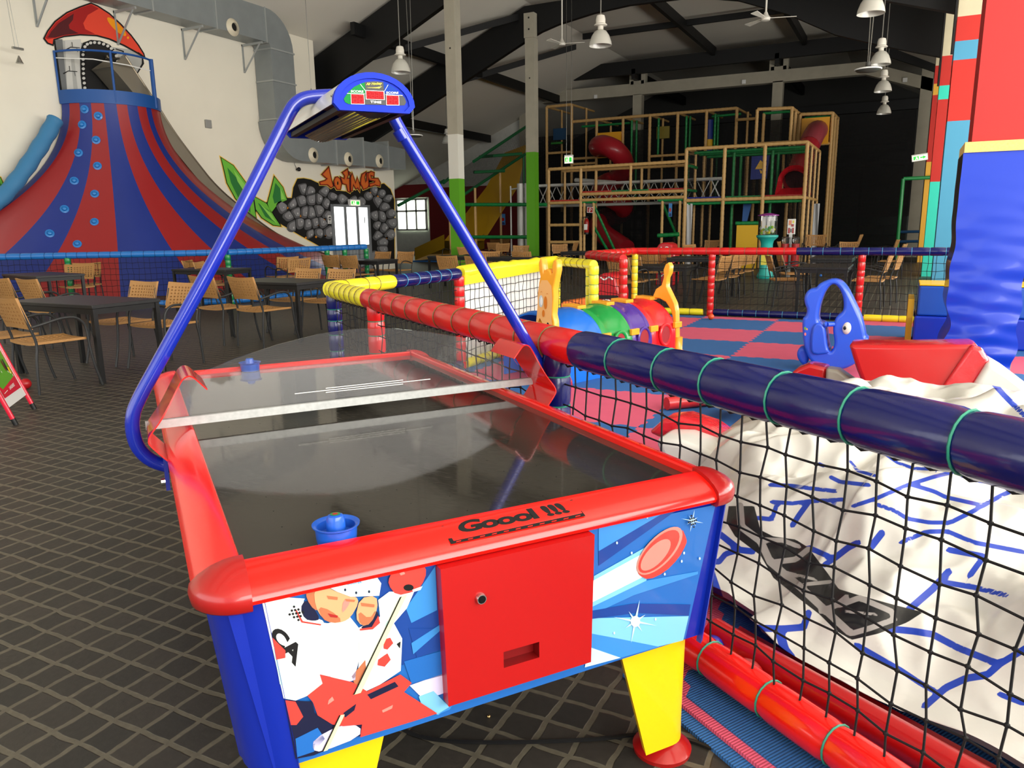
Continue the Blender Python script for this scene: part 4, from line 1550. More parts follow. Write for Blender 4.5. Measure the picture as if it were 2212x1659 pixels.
def fence(label, pieces, posts, nets, bottoms, loc, group='padded fences of the play pen', name='pen_fence', cat='fence'):
    t = thing(name, label, cat, loc, group)
    for a, b, m, mt, r in pieces:
        mb = MB()
        padded(mb, a, b, r, .19, 0, 1, 14, .0035)
        mb.build('top_rail_padding', [m, mt], t, sharp=60)
    for a, b, m, mt, r in bottoms:
        mb = MB()
        padded(mb, a, b, r, .2, 0, 1, 12, .0035)
        mb.build('bottom_rail_padding', [m, mt], t, sharp=60)
    for p, h, m, mt, r in posts:
        mb = MB()
        padded(mb, p, Vector(p) + Vector((0, 0, h)), r, .11, 0, 1, 12, .003, .2, .1)
        mb.build('fence_post', [m, mt], t, sharp=60)
    for q, cell in nets:
        mb = MB()
        w_ = (Vector(q[1]) - Vector(q[0])).length
        h_ = (Vector(q[3]) - Vector(q[0])).length
        net(mb, q, max(2, round(w_ / cell)), max(2, round(h_ / cell)), .0034, .008, False, 4)
        mb.build('safety_net', m_netb, t)
    return t


SX = -3.86
v3 = lambda x, y, z: Vector((x, y, z))
tS = fence('yellow and navy padded fence on the left side of the play pen',
           [(v3(SX, 4.48, .97), v3(SX, 5.3, .97), m_vyel, m_tietan, .06), (v3(SX, 5.3, .97), v3(SX, 6.38, .97), m_vblue, mat('cyan_cable_tie', (60, 150, 190), .4), .058)],
           [(v3(SX, 6.4, 0), .95, m_vred, m_teal, .05)],
           [([v3(SX, 4.5, .1), v3(SX, 6.38, .1), v3(SX, 6.38, .92), v3(SX, 4.5, .92)], .1)],
           [(v3(SX, 4.55, .07), v3(SX, 6.38, .07), m_vblue, m_teal, .05)], (SX, 5.5, 0))
# goal: padded bar, board, return
tG = thing('toy_goal', 'white goal board under a yellow padded bar in the left side of the play pen', 'goal', (SX, 7.5, 0))
mb = MB()
g0, g1 = v3(SX, 6.42, .985), v3(SX, 8.74, .985)
pts = [g0.lerp(g1, i / 24) for i in range(25)]
mb.path([p + v3(random.uniform(-.006, .006), 0, random.uniform(-.008, .008)) for p in pts], [.062 + random.uniform(-.006, .007) for _ in pts], 14)
mb.hexa([v3(SX - .055, 6.42, .86), v3(SX + .055, 6.42, .86), v3(SX + .055, 8.74, .9), v3(SX - .055, 8.74, .9), v3(SX - .06, 6.42, .985), v3(SX + .06, 6.42, .985), v3(SX + .06, 8.74, .985), v3(SX - .06, 8.74, .985)])
mb.build('padded_bar', m_vyel, tG, sharp=60)
mb = MB()
mb.box((SX - .045, 6.48, .08), (SX - .035, 8.72, .9))
mb.build('white_board', mat('white_goal_board', (236, 238, 236), .4), tG, smooth=False)
mb = MB()
net(mb, [v3(SX + .03, 6.45, .1), v3(SX + .03, 8.74, .1), v3(SX + .03, 8.74, .9), v3(SX + .03, 6.45, .9)], 23, 8, .0034, .008, False, 4)
mb.build('goal_net', m_netb, tG)
mb = MB()
padded(mb, v3(SX + .02, 6.45, .07), v3(SX + .02, 8.7, .07), .05, .2, 0, 1, 12)
mb.build('bottom_rail_padding', [m_vyel, m_tietan], tG, sharp=60)
# yellow end piece with its doubled post
c1 = G(1283, 572, .985)
c1 = v3(c1.x, c1.y, 0)
c0 = v3(SX, 8.76, 0)
fence('short yellow padded fence end with a doubled post behind the play tunnel',
      [(c0 + v3(0, 0, .985), c1 + v3(0, 0, .985), m_vyel, m_tietan, .055)],
      [(c1, .98, m_vyel, m_teal, .055), (c1 + (c0 - c1).normalized() * .13, .95, m_vyel, m_teal, .04), (c0, .98, m_vyel, m_teal, .05)],
      [([c0 + v3(0, 0, .1), c1 + v3(0, 0, .1), c1 + v3(0, 0, .93), c0 + v3(0, 0, .93)], .1)], [], (c0 + c1) / 2)
# red gate piece
r0, r1, r2 = v3(-4.0, 10.2, 0), v3(-3.8, 11.72, 0), G(1347, 557, 1.0)
r2.z = 0
fence('short red padded fence piece with a thin yellow post, far left of the pen',
      [(r0 + v3(0, 0, 1), r1 + v3(0, 0, 1), m_vred, m_tietan, .058), (r0 + v3(0, 0, 1), r2 + v3(0, 0, .99), m_vred, m_tietan, .058)],
      [(r2, .99, m_vred, m_tietan, .055), (r1, .97, m_vyel, m_teal, .05)],
      [([r0 + v3(0, 0, .1), r2 + v3(0, 0, .1), r2 + v3(0, 0, .94), r0 + v3(0, 0, .94)], .1)], [], (r0 + r1) / 2)
# far fence
FY = 11.8
ct = mat('cyan_cable_tie', (60, 150, 190), .4)
fence('long red and navy padded net fence across the far side of the play pen',
      [(v3(-3.8, FY - .08, 1), v3(-1.39, FY, 1), m_vred, m_tietan, .055), (v3(-1.39, FY, 1), v3(1.6, FY, 1), m_vblue, ct, .056)],
      [(v3(-2.6, FY - .02, 0), .96, m_vred, m_tietan, .052), (v3(-.52, FY + .02, 0), .96, m_vred, m_tietan, .05)],
      [([v3(-3.8, FY - .05, .1), v3(1.4, FY + .05, .1), v3(1.4, FY + .05, .95), v3(-3.8, FY - .05, .95)], .1)],
      [(v3(-3.78, FY - .1, .07), v3(-2.7, FY - .03, .07), m_vyel, m_tietan, .05), (v3(-2.55, FY, .07), v3(-.5, FY + .02, .07), m_vblue, ct, .052), (v3(-.44, FY, .07), v3(.25, FY, .07), m_vyel, m_tietan, .05)],
      (-1.2, FY, 0))

# foam mat tiles
m_fpink = mat('pink_foam_tile', (206, 84, 114), .85, noise=.07, nscale=7)
m_fblue = mat('blue_foam_tile', (40, 96, 160), .85, noise=.07, nscale=7)
for mm in (m_fpink, m_fblue):
    nt = mm.node_tree
    wv = nt.nodes.new('ShaderNodeTexWave')
    wv.inputs['Scale'].default_value = 34
    wv.bands_direction = 'X'
    tc = nt.nodes.new('ShaderNodeTexCoord')
    mp = nt.nodes.new('ShaderNodeMapping')
    mp.inputs['Rotation'].default_value = (0, 0, .55)
    nt.links.new(tc.outputs['Object'], mp.inputs[0])
    nt.links.new(mp.outputs[0], wv.inputs['Vector'])
    bp = nt.nodes.new('ShaderNodeBump')
    bp.inputs['Strength'].default_value = .5
    bp.inputs['Distance'].default_value = .004
    nt.links.new(wv.outputs['Fac'], bp.inputs['Height'])
    nt.links.new(bp.outputs['Normal'], nt.nodes['Principled BSDF'].inputs['Normal'])


def clip(poly, p, n):
    out = []
    for i in range(len(poly)):
        a, b = poly[i - 1], poly[i]
        da, db = (a - p).dot(n), (b - p).dot(n)
        if (da >= 0) != (db >= 0):
            out.append(a.lerp(b, da / (da - db)))
        if db >= 0:
            out.append(b)
    return out


PT = 1.06
ordn = ['first', 'second', 'third', 'fourth', 'fifth', 'sixth', 'seventh', 'eighth', 'ninth', 'tenth', 'eleventh', 'twelfth']
for i in range(-3, 5):
    for j in range(-8, 2):
        x0, y0_ = -1.55 + PT * i, 10.26 + PT * j
        # interlocking teeth along the four sides
        cor = [v3(x0, y0_, 0), v3(x0 + PT, y0_, 0), v3(x0 + PT, y0_ + PT, 0), v3(x0, y0_ + PT, 0)]
        pl_ = []
        for e in range(4):
            a, b = cor[e], cor[(e + 1) % 4]
            d = (b - a).normalized()
            nrm = v3(d.y, -d.x, 0)
            k = 13
            for t in range(k):
                sgn = 1 if (t % 2 == 0) == (e in (0, 3)) else -1
                for f in (.15, .85):
                    pl_.append(a.lerp(b, (t + f) / k) + nrm * .014 * sgn)
        base = clip(pl_, P0 - NN * .12, NN)
        base = clip(base, v3(SX - .02, 0, 0), v3(1, 0, 0))
        base = clip(base, v3(0, FY - .2, 0), v3(0, -1, 0)) if i < 1 else base
        base = clip(base, v3(1.25, 0, 0), v3(-1, 0, 0))
        if len(base) < 3:
            continue
        A = sum(base[k - 1].x * base[k].y - base[k].x * base[k - 1].y for k in range(len(base))) / 2
        if abs(A) < .02:
            continue
        pink = (i + j) % 2 == 0
        mb = MB()
        mb.prism([p + v3(0, 0, .001) for p in base], (0, 0, .028))
        c = sum(base, v3(0, 0, 0)) / len(base)
        tag(mb.build('foam_mat_tile', m_fpink if pink else m_fblue, origin=(c.x, c.y, 0), smooth=False),
            f"{'pink' if pink else 'blue'} foam floor tile, {ordn[1 - j]} row from the far fence, {ordn[i + 3]} column from the left", 'mat tile', 'interlocking foam floor tiles in the play pen')
# lower layer of foam peeping out under the near fence
for k, (mm, lab) in enumerate(((m_fblue, 'blue foam strip lying along the outside of the nearest fence'), (m_fpink, 'pink foam strip lying on the blue one along the nearest fence'))):
    a = P0 + nd * 3.9 - NN * (.2 - .045 * k)
    b = P0 + nd * 6.1 - NN * (.2 - .045 * k)
    mb = MB()
    mb.prism([a + v3(0, 0, .001 + .012 * k), b + v3(0, 0, .001 + .012 * k), b + NN * (.08 - .045 * k) + v3(0, 0, .001 + .012 * k), a + NN * (.08 - .045 * k) + v3(0, 0, .001 + .012 * k)], (0, 0, .011))
    tag(mb.build('foam_strip', mm, origin=((a + b) / 2).to_tuple()[:2] + (0,), smooth=False), lab, 'mat')

# ------------------------------------------------------------------ solid cut from flat outlines (rounded edges)
def curve_solid(loops, thick, bevel=.0, res=2):
    cu = bpy.data.curves.new('c', 'CURVE')
    cu.dimensions = '2D'
    cu.fill_mode = 'BOTH'
    cu.extrude = max(0, thick / 2 - bevel)
    cu.bevel_depth = bevel
    cu.bevel_resolution = res
    cu.offset = -bevel
    for lp in loops:
        sp = cu.splines.new('POLY')
        sp.points.add(len(lp) - 1)
        for i, p in enumerate(lp):
            sp.points[i].co = (p[0], p[1], 0, 1)
        sp.use_cyclic_u = True
    o = bpy.data.objects.new('c', cu)
    C.objects.link(o)
    me = bpy.data.meshes.new_from_object(o.evaluated_get(bpy.context.evaluated_depsgraph_get()))
    vs = [v.co.copy() for v in me.vertices]
    fs = [tuple(p.vertices) for p in me.polygons]
    bpy.data.objects.remove(o)
    bpy.data.curves.remove(cu)
    bpy.data.meshes.remove(me)
    return vs, fs


# ------------------------------------------------------------------ caterpillar play tunnel
PHI = math.radians(20)
ax_ = v3(math.sin(PHI), math.cos(PHI), 0)
lt_ = v3(-math.cos(PHI), math.sin(PHI), 0)
hb = v3(-2.60, 5.98, .03)
HWD, LEGH, ARH = .40, .26, .36
axc = hb + lt_ * HWD
tn = thing('play_tunnel', 'caterpillar play tunnel with blue, green, purple and red sections and orange ends', 'play tunnel', axc + ax_ * .9)
m_or = mat('orange_plastic', (243, 164, 40), .35, coat=.25)
m_peach = mat('orange_plastic_sheen', (240, 182, 112), .4, coat=.2)  # sheen of light on the orange face, put into the colour


def arch_ring(l, k=1., n=24):
    out = []
    for i in range(n + 1):
        t = PI * i / n
        out.append(axc + ax_ * l - lt_ * (HWD * k * math.cos(t)) + v3(0, 0, LEGH + ARH * k * math.sin(t)))
    out = [axc + ax_ * l - lt_ * (HWD * k)] + out + [axc + ax_ * l + lt_ * (HWD * k)]
    return out


secs = [('blue', (22, 104, 205), .05, .60), ('green', (24, 142, 62), .60, 1.02), ('purple', (74, 44, 140), 1.02, 1.32), ('red', (214, 28, 38), 1.32, 1.72)]
for nm, c, l0, l1 in secs:
    mm = mat(nm + '_tunnel_plastic', c, .32, coat=.3)
    mb = MB()
    rr = []
    for f, k in ((0, .985), (.06, 1.03), (.14, 1.03), (.18, 1.0), (.5, 1.01), (.82, 1.0), (.86, 1.03), (.94, 1.03), (1, .985)):
        rr.append(arch_ring(l0 + (l1 - l0) * f, k))
    inn = [arch_ring(l0 + (l1 - l0) * f, .94) for f in (1, 0)]
    mb.loft(rr + inn + [rr[0]], closed=False, caps=False)
    so = mb.build('tunnel_section', mm, tn, sharp=45)
    so['label'] = nm + ' tunnel section'
    if nm != 'blue':
        # round window with a raised rim, looking out of the near side
        c_ = axc + ax_ * ((l0 + l1) / 2) - lt_ * (HWD * 1.0) + v3(0, 0, .3)
        mb = MB()
        ring = [c_ - lt_ * .012 + ax_ * (.085 * math.cos(t)) + v3(0, 0, .1 * math.sin(t)) for t in [2 * PI * i / 20 for i in range(20)]]
        mb.path(ring, .016, 8, closed=True)
        mb.build('window_rim', mm, so)
        mb = MB()
        mb.poly([c_ - lt_ * .017 + ax_ * (.08 * math.cos(t)) + v3(0, 0, .095 * math.sin(t)) for t in [2 * PI * i / 20 for i in range(20)]])
        mb.build('window_opening', mat('tunnel_inside_red', (150, 34, 40), .6), so, smooth=False, fix=False)
for l in (.60, 1.02, 1.32, 1.72):
    for ang in (28, 88, 140):
        t = math.radians(ang)
        c_ = axc + ax_ * l - lt_ * (HWD * 1.045 * math.cos(t)) + v3(0, 0, LEGH + ARH * 1.045 * math.sin(t)) if ang > 30 else axc + ax_ * l - lt_ * (HWD * 1.04) + v3(0, 0, LEGH + .12)
        nn = (-lt_ * math.cos(t) + v3(0, 0, math.sin(t))).normalized() if ang > 30 else -lt_
        tt = ax_.cross(nn)
        mb = MB()
        w_ = .1 if ang == 88 else .03
        P8 = [c_ + ax_ * a + tt * b + nn * d for d in (-.02, .014) for a, b in ((-.06, -w_), (.06, -w_), (.06, w_), (-.06, w_))]
        mb.hexa(P8)
        mb.build('clip', m_or, tn, smooth=False, bevel=.006)


def on_l(x, y, l):
    return onplane(1080 + x / 5.53, 480 + y / 5.53, axc + ax_ * l, ax_)


face = [(455, 1250), (475, 1050), (480, 880), (497, 760), (512, 690), (495, 600), (492, 520), (512, 462), (538, 488), (546, 570), (552, 640), (575, 605), (600, 596), (628, 615), (640, 650), (655, 640), (652, 560), (670, 500), (696, 484), (717, 510), (718, 610), (700, 700), (672, 830), (678, 930), (668, 1060), (662, 1140), (680, 1220), (690, 1420), (650, 1420), (620, 1250), (600, 1200), (580, 1235), (555, 1235), (530, 1200), (508, 1150), (490, 1200), (480, 1250)]
mb = MB()
o2 = lambda p, l: (on_l(*p, l) - axc).dot(-lt_)
F2 = [((on_l(x, y, 0) - axc).dot(-lt_), on_l(x, y, 0).z) for x, y in face]
vs, fs = curve_solid([F2], .07, .012)
mb.add([axc - lt_ * v.x + ax_ * (v.z + .0) + v3(0, 0, v.y) for v in vs], fs)
hd = mb.build('head_panel', m_or, tn, sharp=50)
mb = MB()
f0 = lambda pts, k: [on_l(x, y, 0) - ax_ * (.0365 + .001 * k) for x, y in pts]
mb.poly(f0([(462, 1230), (482, 1050), (488, 880), (505, 750), (530, 690), (600, 690), (650, 760), (660, 900), (655, 1060), (648, 1130), (660, 1230), (640, 1240), (605, 1190), (580, 1225), (555, 1225), (510, 1140), (485, 1190)], 0), 0)
for (cx, cy, rx, ry, m) in ((527, 940, 25, 72, 1), (533, 940, 15, 50, 2), (582, 958, 18, 78, 3), (557, 1085, 15, 42, 3)):
    mb.poly(f0(ell(cx, cy, rx, ry, 16), 1 + m), m)
for x, y in ((530, 826), (600, 850)):
    mb.poly(f0([(x - 16, y + 10), (x, y - 6), (x + 16, y + 12), (x, y + 2)], 2), 3)
mb.build('face_relief', [m_peach, mat('pale_blue_lens', (196, 210, 214), .15, coat=.5), m_white, mat('dark_orange', (214, 120, 24), .5)], hd, smooth=False, fix=False)
tail = [(1838, 935), (1882, 830), (1950, 782), (1976, 690), (1972, 600), (1998, 535), (2032, 515), (2056, 555), (2046, 640), (2016, 700), (2012, 800), (2058, 895), (2108, 1000), (2126, 1100), (2132, 1640), (2086, 1640), (2085, 1180), (2062, 1080), (2000, 985), (1930, 945)]
T2 = [((on_l(x, y, 1.76) - axc).dot(-lt_), on_l(x, y, 1.76).z) for x, y in tail]
vs, fs = curve_solid([T2], .07, .012)
mb = MB()
mb.add([axc - lt_ * v.x + ax_ * (v.z + 1.76) + v3(0, 0, v.y) for v in vs], fs)
mb.build('tail_panel', m_or, tn, sharp=50)
for l, mm in ((0, m_redcap), (1.76, m_or)):
    c_ = axc + ax_ * l - lt_ * (HWD - .0)
    mb = MB()
    mb.lathe([(.11, 0), (.108, .05), (.085, .1), (.05, .115), (.045, .12), (.045, .25), (.001, .25)], 20, (c_.x, c_.y, .03))
    mb.build('foot', mm, tn, sharp=50)
mb = MB()
c_ = axc + ax_ * .81 - lt_ * (HWD * 1.0)
mb.lathe([(.11, 0), (.108, .06), (.085, .12), (.05, .14), (.001, .14)], 20, (c_.x, c_.y, .03))
mb.build('foot', MATS['green_tunnel_plastic'], tn, sharp=50)

# ------------------------------------------------------------------ blue whale rocker
WYP = 7.5
Wp = lambda x, y: (lambda p: (p.x, p.z))(PY(1700 + x / 6.91, 580 + y / 6.91, WYP))
outer = [(225, 740), (272, 722), (298, 610), (258, 530), (250, 430), (300, 330), (370, 302), (432, 295), (470, 232), (560, 192), (640, 163), (740, 163), (830, 210), (910, 310), (985, 460), (1062, 620), (1120, 760), (1168, 950), (1172, 1015), (1210, 1040), (1214, 1075), (1200, 1100), (1212, 1130), (1190, 1230), (1120, 1340), (1000, 1440), (850, 1510), (650, 1530), (450, 1470), (330, 1370), (272, 1240), (238, 1100), (224, 900)]
hole = [(462, 792), (478, 600), (540, 400), (620, 270), (700, 225), (770, 285), (830, 400), (848, 560), (830, 650), (735, 715), (692, 830), (682, 940), (705, 1060), (705, 1160), (650, 1262), (600, 1180), (572, 900), (545, 830)]
m_wh = mat('whale_blue_plastic', (44, 88, 214), .35, coat=.3)
wt = thing('rocking_whale', 'blue plastic whale rocker with a big round eye on the foam tiles', 'rocker', v3(-.45, WYP + .15, .03))
zoff = min(p[1] for p in [Wp(x, y) for x, y in outer]) - .035
vs, fs = curve_solid([chaikin([Wp(x, y) for x, y in outer], 2), chaikin([Wp(x, y) for x, y in hole], 2)], .22, .03, 3)
mb = MB()
mb.add([v3(v.x, WYP + .11 + v.z, v.y) for v in vs], fs)
bd = mb.build('body', m_wh, wt, sharp=50)
vs, fs = curve_solid([chaikin([Wp(x, y) for x, y in [(128, 1270), (165, 1200), (262, 1198), (312, 1310), (300, 1420), (250, 1480), (180, 1430), (132, 1345)]], 2)], .2, .03, 2)
mb = MB()
mb.add([v3(v.x, WYP + .17 + v.z, v.y) for v in vs], fs)
mb.build('tail_fin', m_wh, wt, sharp=50)
mb = MB()
for k, (cx, cy, rx, ry, m) in enumerate(((893, 892, 66, 92, 0), (866, 886, 24, 30, 1))):
    rings = []
    for f, d in ((1, 0), (.85, .012), (.5, .02), (.05, .023)):
        rings.append([v3(Wp(x, y)[0], WYP - .001 - d * (1 if k == 0 else .5) - .018 * k, Wp(x, y)[1]) for x, y in ell(cx, cy, rx * f, ry * f, 20, .2)])
    mb.loft(rings, m)
mb.build('eye', [mat('eye_white', (214, 206, 196), .3, coat=.3), m_black], wt, sharp=60)
mb = MB()
a, b = Wp(755, 838), Wp(604, 832)
mb.tube((a[0], WYP + .05, a[1]), (b[0], WYP - .02, b[1]), .022, 12)
mb.lathe([(.026, 0), (.026, .02)], 12, (b[0], WYP - .02, b[1]), ax=(-1, 0, 0))
mb.build('handle', m_wh, wt)
mb = MB()
for cx, cy, rx, ry, m in ((272, 894, 18, 24, 0), (300, 906, 11, 16, 1), (273, 980, 15, 24, 2)):
    mb.poly([v3(Wp(x, y)[0], WYP - .0015, Wp(x, y)[1]) for x, y in ell(cx, cy, rx, ry, 10)], m)
mb.build('painted_spots', [mat('spot_green', (96, 150, 70), .5), mat('spot_amber', (226, 160, 70), .5), mat('spot_coral', (226, 120, 120), .5)], bd, smooth=False, fix=False)
# seat hung in the loop
sq = [Wp(x, y) for x, y in [(440, 800), (545, 830), (572, 900), (600, 1180), (650, 1262), (400, 1290), (350, 1200), (370, 900)]]
vs, fs = curve_solid([chaikin(sq, 1)], .34, .02, 2)
mb = MB()
mb.add([v3(v.x, WYP + .14 + v.z, v.y) for v in vs], fs)
mb.build('seat', m_wh, wt, sharp=50)

# ------------------------------------------------------------------ foam blocks right of the pen
m_blk1, m_blk2 = mat('blue_block_vinyl', (26, 84, 190), .4, coat=.2, bump=.06, nscale=10), mat('deep_blue_block_vinyl', (8, 50, 190), .4, coat=.2, bump=.06, nscale=10)
BY = 9.62
zA, zB = PY(1975, 682, BY).z, PY(1985, 617, BY).z
xl = PY(1974, 700, BY).x
t = thing('foam_block', 'blue foam block with a yellow top lying on another behind the padded pillar', 'foam block', (.8, BY + .3, zA))
mb = MB()
mb.box((xl + .02, BY, zA + .004), (2.1, BY + .7, zB))
mb.build('cover', m_blk1, t, bevel=.02, smooth=False)
mb = MB()
mb.box((xl + .02, BY + .0, zB), (2.1, BY + .7, zB + .015))
mb.build('yellow_top', m_yellow, t, bevel=.005, smooth=False)
t = thing('foam_block', 'lower deep blue foam block behind the padded pillar', 'foam block', (.8, BY + .3, .03))
mb = MB()
mb.box((xl, BY - .03, .03), (2.1, BY + .75, zA))
mb.build('cover', m_blk2, t, bevel=.02, smooth=False)
mb = MB()
mb.box((xl - .075, BY + .05, .03), (xl - .015, BY + .7, zA + .18))
tag(mb.build('foam_board', mat('mustard_foam', (214, 168, 40), .7), origin=(xl, BY + .4, .03), smooth=False), 'mustard yellow foam board standing against the left side of the blue blocks', 'foam block')

# ------------------------------------------------------------------ balls
m_ball = {}
for i, (nm, c, px, py, r, z, lab) in enumerate((('green', (32, 190, 100), 1488, 847, .036, .03, 'green ball on the foam tiles behind the navy rail'), ('orange', (226, 84, 34), 1536, 684, .045, .03, 'orange ball by the foot of the red post of the far fence'),
                                                ('navy', (20, 34, 140), 1538, 1402, .045, .03, 'dark blue ball tucked behind the near bottom rail'), ('yellow', (222, 200, 24), 1541, 1420, .037, .03, 'yellow ball in front of the dark blue ball by the near bottom rail'),
                                                ('red', (150, 24, 24), 1611, 1462, .055, .03, 'dark red ball on the blue tile by the near bottom rail'), ('sky', (40, 110, 200), 1773, 595, .035, 0, 'light blue ball on the floor under the tables beyond the far fence'),
                                                ('crimson', (178, 26, 32), 55, 829, .05, 0, 'red ball on the pavers just behind the folding poster stand'))):
    p = G(px, py, z + r)
    mb = MB()
    mb.ball(p, r, 18)
    tag(mb.build('play_ball', mat(nm + '_ball_plastic', c, .3, coat=.2), origin=(p.x, p.y, p.z - r)), lab, 'ball', 'loose plastic balls')

# ------------------------------------------------------------------ collapsed inflatable
import numpy as np
from mathutils import noise
S0, S1, Tm = 2.35, 6.6, 3.1
NS, NT = 400, 230
iv = thing('deflated_inflatable', 'collapsed white inflatable with blue lines, black markings and red ends behind the near net', 'inflatable', P0 + nd * 4.5 + NN * 1.6 + v3(0, 0, .03))


def smooth01(x):
    x = max(0., min(1., x))
    return x * x * (3 - 2 * x)


def t_front(s):
    base = .3 if s < 4 else .26 + .06 * (s - 4)
    if s < 3.6:
        base += (3.6 - s) * .55
    return base + .03 * math.sin(s * 7)


def cloth_h(s, t):
    f = t - t_front(s)
    h = .13 + .3 * smooth01(f / .55) + .1 * smooth01((f - .5) / 1.4)
    # long draped folds running along the front, tighter creases further in
    w1 = math.sin(t * 13 - s * 5.5 + 1.3 * noise.noise((s * 1.3, t * 1.3, 0)))
    w2 = math.sin(s * 9 + t * 3 + 2.2 * noise.noise((s * .9, t * .9, 5)))
    n1 = noise.noise((s * 1.7, t * 1.7, 2.)) * .09
    n2 = abs(noise.noise((s * 3.1, t * 3.1, 7.))) * .11
    n3 = abs(noise.noise((s * 6.5 + t * 2, t * 6.5 - s * 2, 3.))) * .05
    k = .35 + .65 * smooth01(f / .3)
    h += k * (.035 * w1 + .022 * w2 + n1 + n2 - n3)
    left = smooth01((s - S0) / .7)
    back = smooth01((Tm - t) / .6)
    return .03 + max(.012, (h - .03) * (.15 + .85 * left) * (.25 + .75 * back))


ss = S0 + (S1 - S0) * (np.linspace(0, 1, NS + 1))
co = np.zeros(((NS + 1) * (NT + 1), 3))
for j in range(NT + 1):
    fr = (j / NT) ** 1.35
    for i in range(NS + 1):
        s_ = ss[i]
        tf = t_front(s_)
        if j == 0:
            t_, z_ = tf + .03, .07
        else:
            t_ = tf + (Tm - tf) * fr
            z_ = cloth_h(s_, t_)
        if j < 14:
            t_ -= .05 * math.sin(PI * j / 14)
        co[j * (NS + 1) + i] = (P0.x + nd.x * s_ + NN.x * t_, P0.y + nd.y * s_ + NN.y * t_, z_)
rel = co - np.array(CAM)
dep = rel @ np.array(_fw)
pxs = 1106 + FPX * (rel @ np.array(_rt)) / dep
pys = 829.5 - FPX * (rel @ np.array(_up)) / dep
A3 = lambda pts: [(1450 + x / 2.903, 700 + y / 2.903) for x, y in pts]
A4 = lambda pts: [(1450 + x / 2.903, 1100 + y / 2.903) for x, y in pts]
blue_lines = [(A3(l), w_) for l, w_ in (
    ([(620, 1008), (760, 1015), (870, 1030), (1030, 1048)], 4.5), ([(1000, 960), (1060, 990), (1240, 1010)], 4.5), ([(1120, 860), (1170, 920), (1290, 955)], 3.5), ([(1340, 815), (1420, 870), (1520, 905), (1760, 915)], 3.5),
    ([(630, 1115), (760, 1125), (860, 1112), (1080, 1100)], 4.5), ([(860, 1118), (800, 1200), (760, 1262)], 6), ([(1000, 1130), (1090, 1200)], 4), ([(1140, 1142), (1290, 1092), (1480, 1010), (1640, 960), (1760, 930)], 4.5),
    ([(1290, 1132), (1400, 1170), (1480, 1220), (1620, 1245), (1740, 1245)], 4.5), ([(1500, 1005), (1650, 1050), (1720, 1085), (1920, 1130)], 4.5), ([(1820, 950), (1900, 980), (2260, 1035)], 4), ([(1740, 1250), (1900, 1170), (2060, 1080), (2260, 990)], 5),
    ([(1440, 1370), (1600, 1302), (1730, 1300), (1900, 1370), (2212, 1430)], 5), ([(540, 1215), (630, 1225), (660, 1140)], 5), ([(920, 875), (960, 890)], 4), ([(1925, 310), (1985, 330), (2090, 450), (2212, 570)], 6), ([(1740, 770), (1900, 700), (2060, 610)], 5))]
blue_lines += [(A4(l), w_) for l, w_ in (
    ([(310, 160), (430, 255), (510, 265)], 7), ([(430, 255), (340, 280), (300, 330), (250, 330)], 6), ([(250, 400), (290, 520), (330, 650), (330, 810)], 8.5), ([(340, 760), (520, 745), (700, 750), (830, 740), (860, 650)], 7.5), ([(680, 770), (710, 880), (750, 930)], 10),
    ([(860, 240), (1020, 310), (960, 350)], 6), ([(1020, 310), (1110, 240), (1170, 210)], 7), ([(1250, 240), (1320, 150)], 8), ([(1490, 630), (1640, 500), (1740, 390)], 8), ([(1720, 460), (1900, 490), (2100, 540)], 6), ([(1740, 255), (1960, 295), (1870, 420)], 6.5),
    ([(1370, 750), (1520, 765), (1640, 785), (1800, 870), (2000, 950), (2060, 970), (2260, 850)], 7.5), ([(2060, 970), (1980, 1040), (1850, 1060), (1720, 1120), (1590, 1235)], 8), ([(1160, 850), (1300, 930), (1440, 1010), (1560, 1090), (1650, 1140)], 6), ([(2060, 1160), (2212, 1220)], 6))]
mouth = A4([(360, -20), (345, 80), (400, 170), (560, 290), (640, 430), (800, 560), (930, 660), (1030, 760), (1130, 820), (1300, 780), (1480, 710), (1580, 645), (1400, 600), (1180, 540), (1050, 500), (980, 400), (860, 240), (780, 190), (640, 170), (560, 130), (520, -20)])
greys = [(A4(l), w_) for l, w_ in (([(430, -20), (440, 110), (560, 200), (620, 330), (800, 480), (930, 600), (1110, 765)], 8), ([(560, 190), (700, 195), (800, 235)], 5), ([(620, 335), (780, 315), (860, 250)], 6), ([(940, 640), (1040, 600), (1100, 550)], 6), ([(1060, 600), (1180, 555), (1380, 640), (1400, 690), (1250, 745), (1130, 780)], 6),
                                       ([(740, 400), (900, 440)], 3), ([(850, 470), (1000, 455)], 4), ([(1080, 640), (1290, 660)], 3), ([(960, 650), (1080, 730)], 3))]


def seg_dist(pts):
    d = np.full(len(pxs), 1e9)
    for (ax, ay), (bx, by) in zip(pts, pts[1:]):
        vx, vy = bx - ax, by - ay
        t = np.clip(((pxs - ax) * vx + (pys - ay) * vy) / (vx * vx + vy * vy), 0, 1)
        d = np.minimum(d, np.hypot(pxs - ax - t * vx, pys - ay - t * vy))
    return d


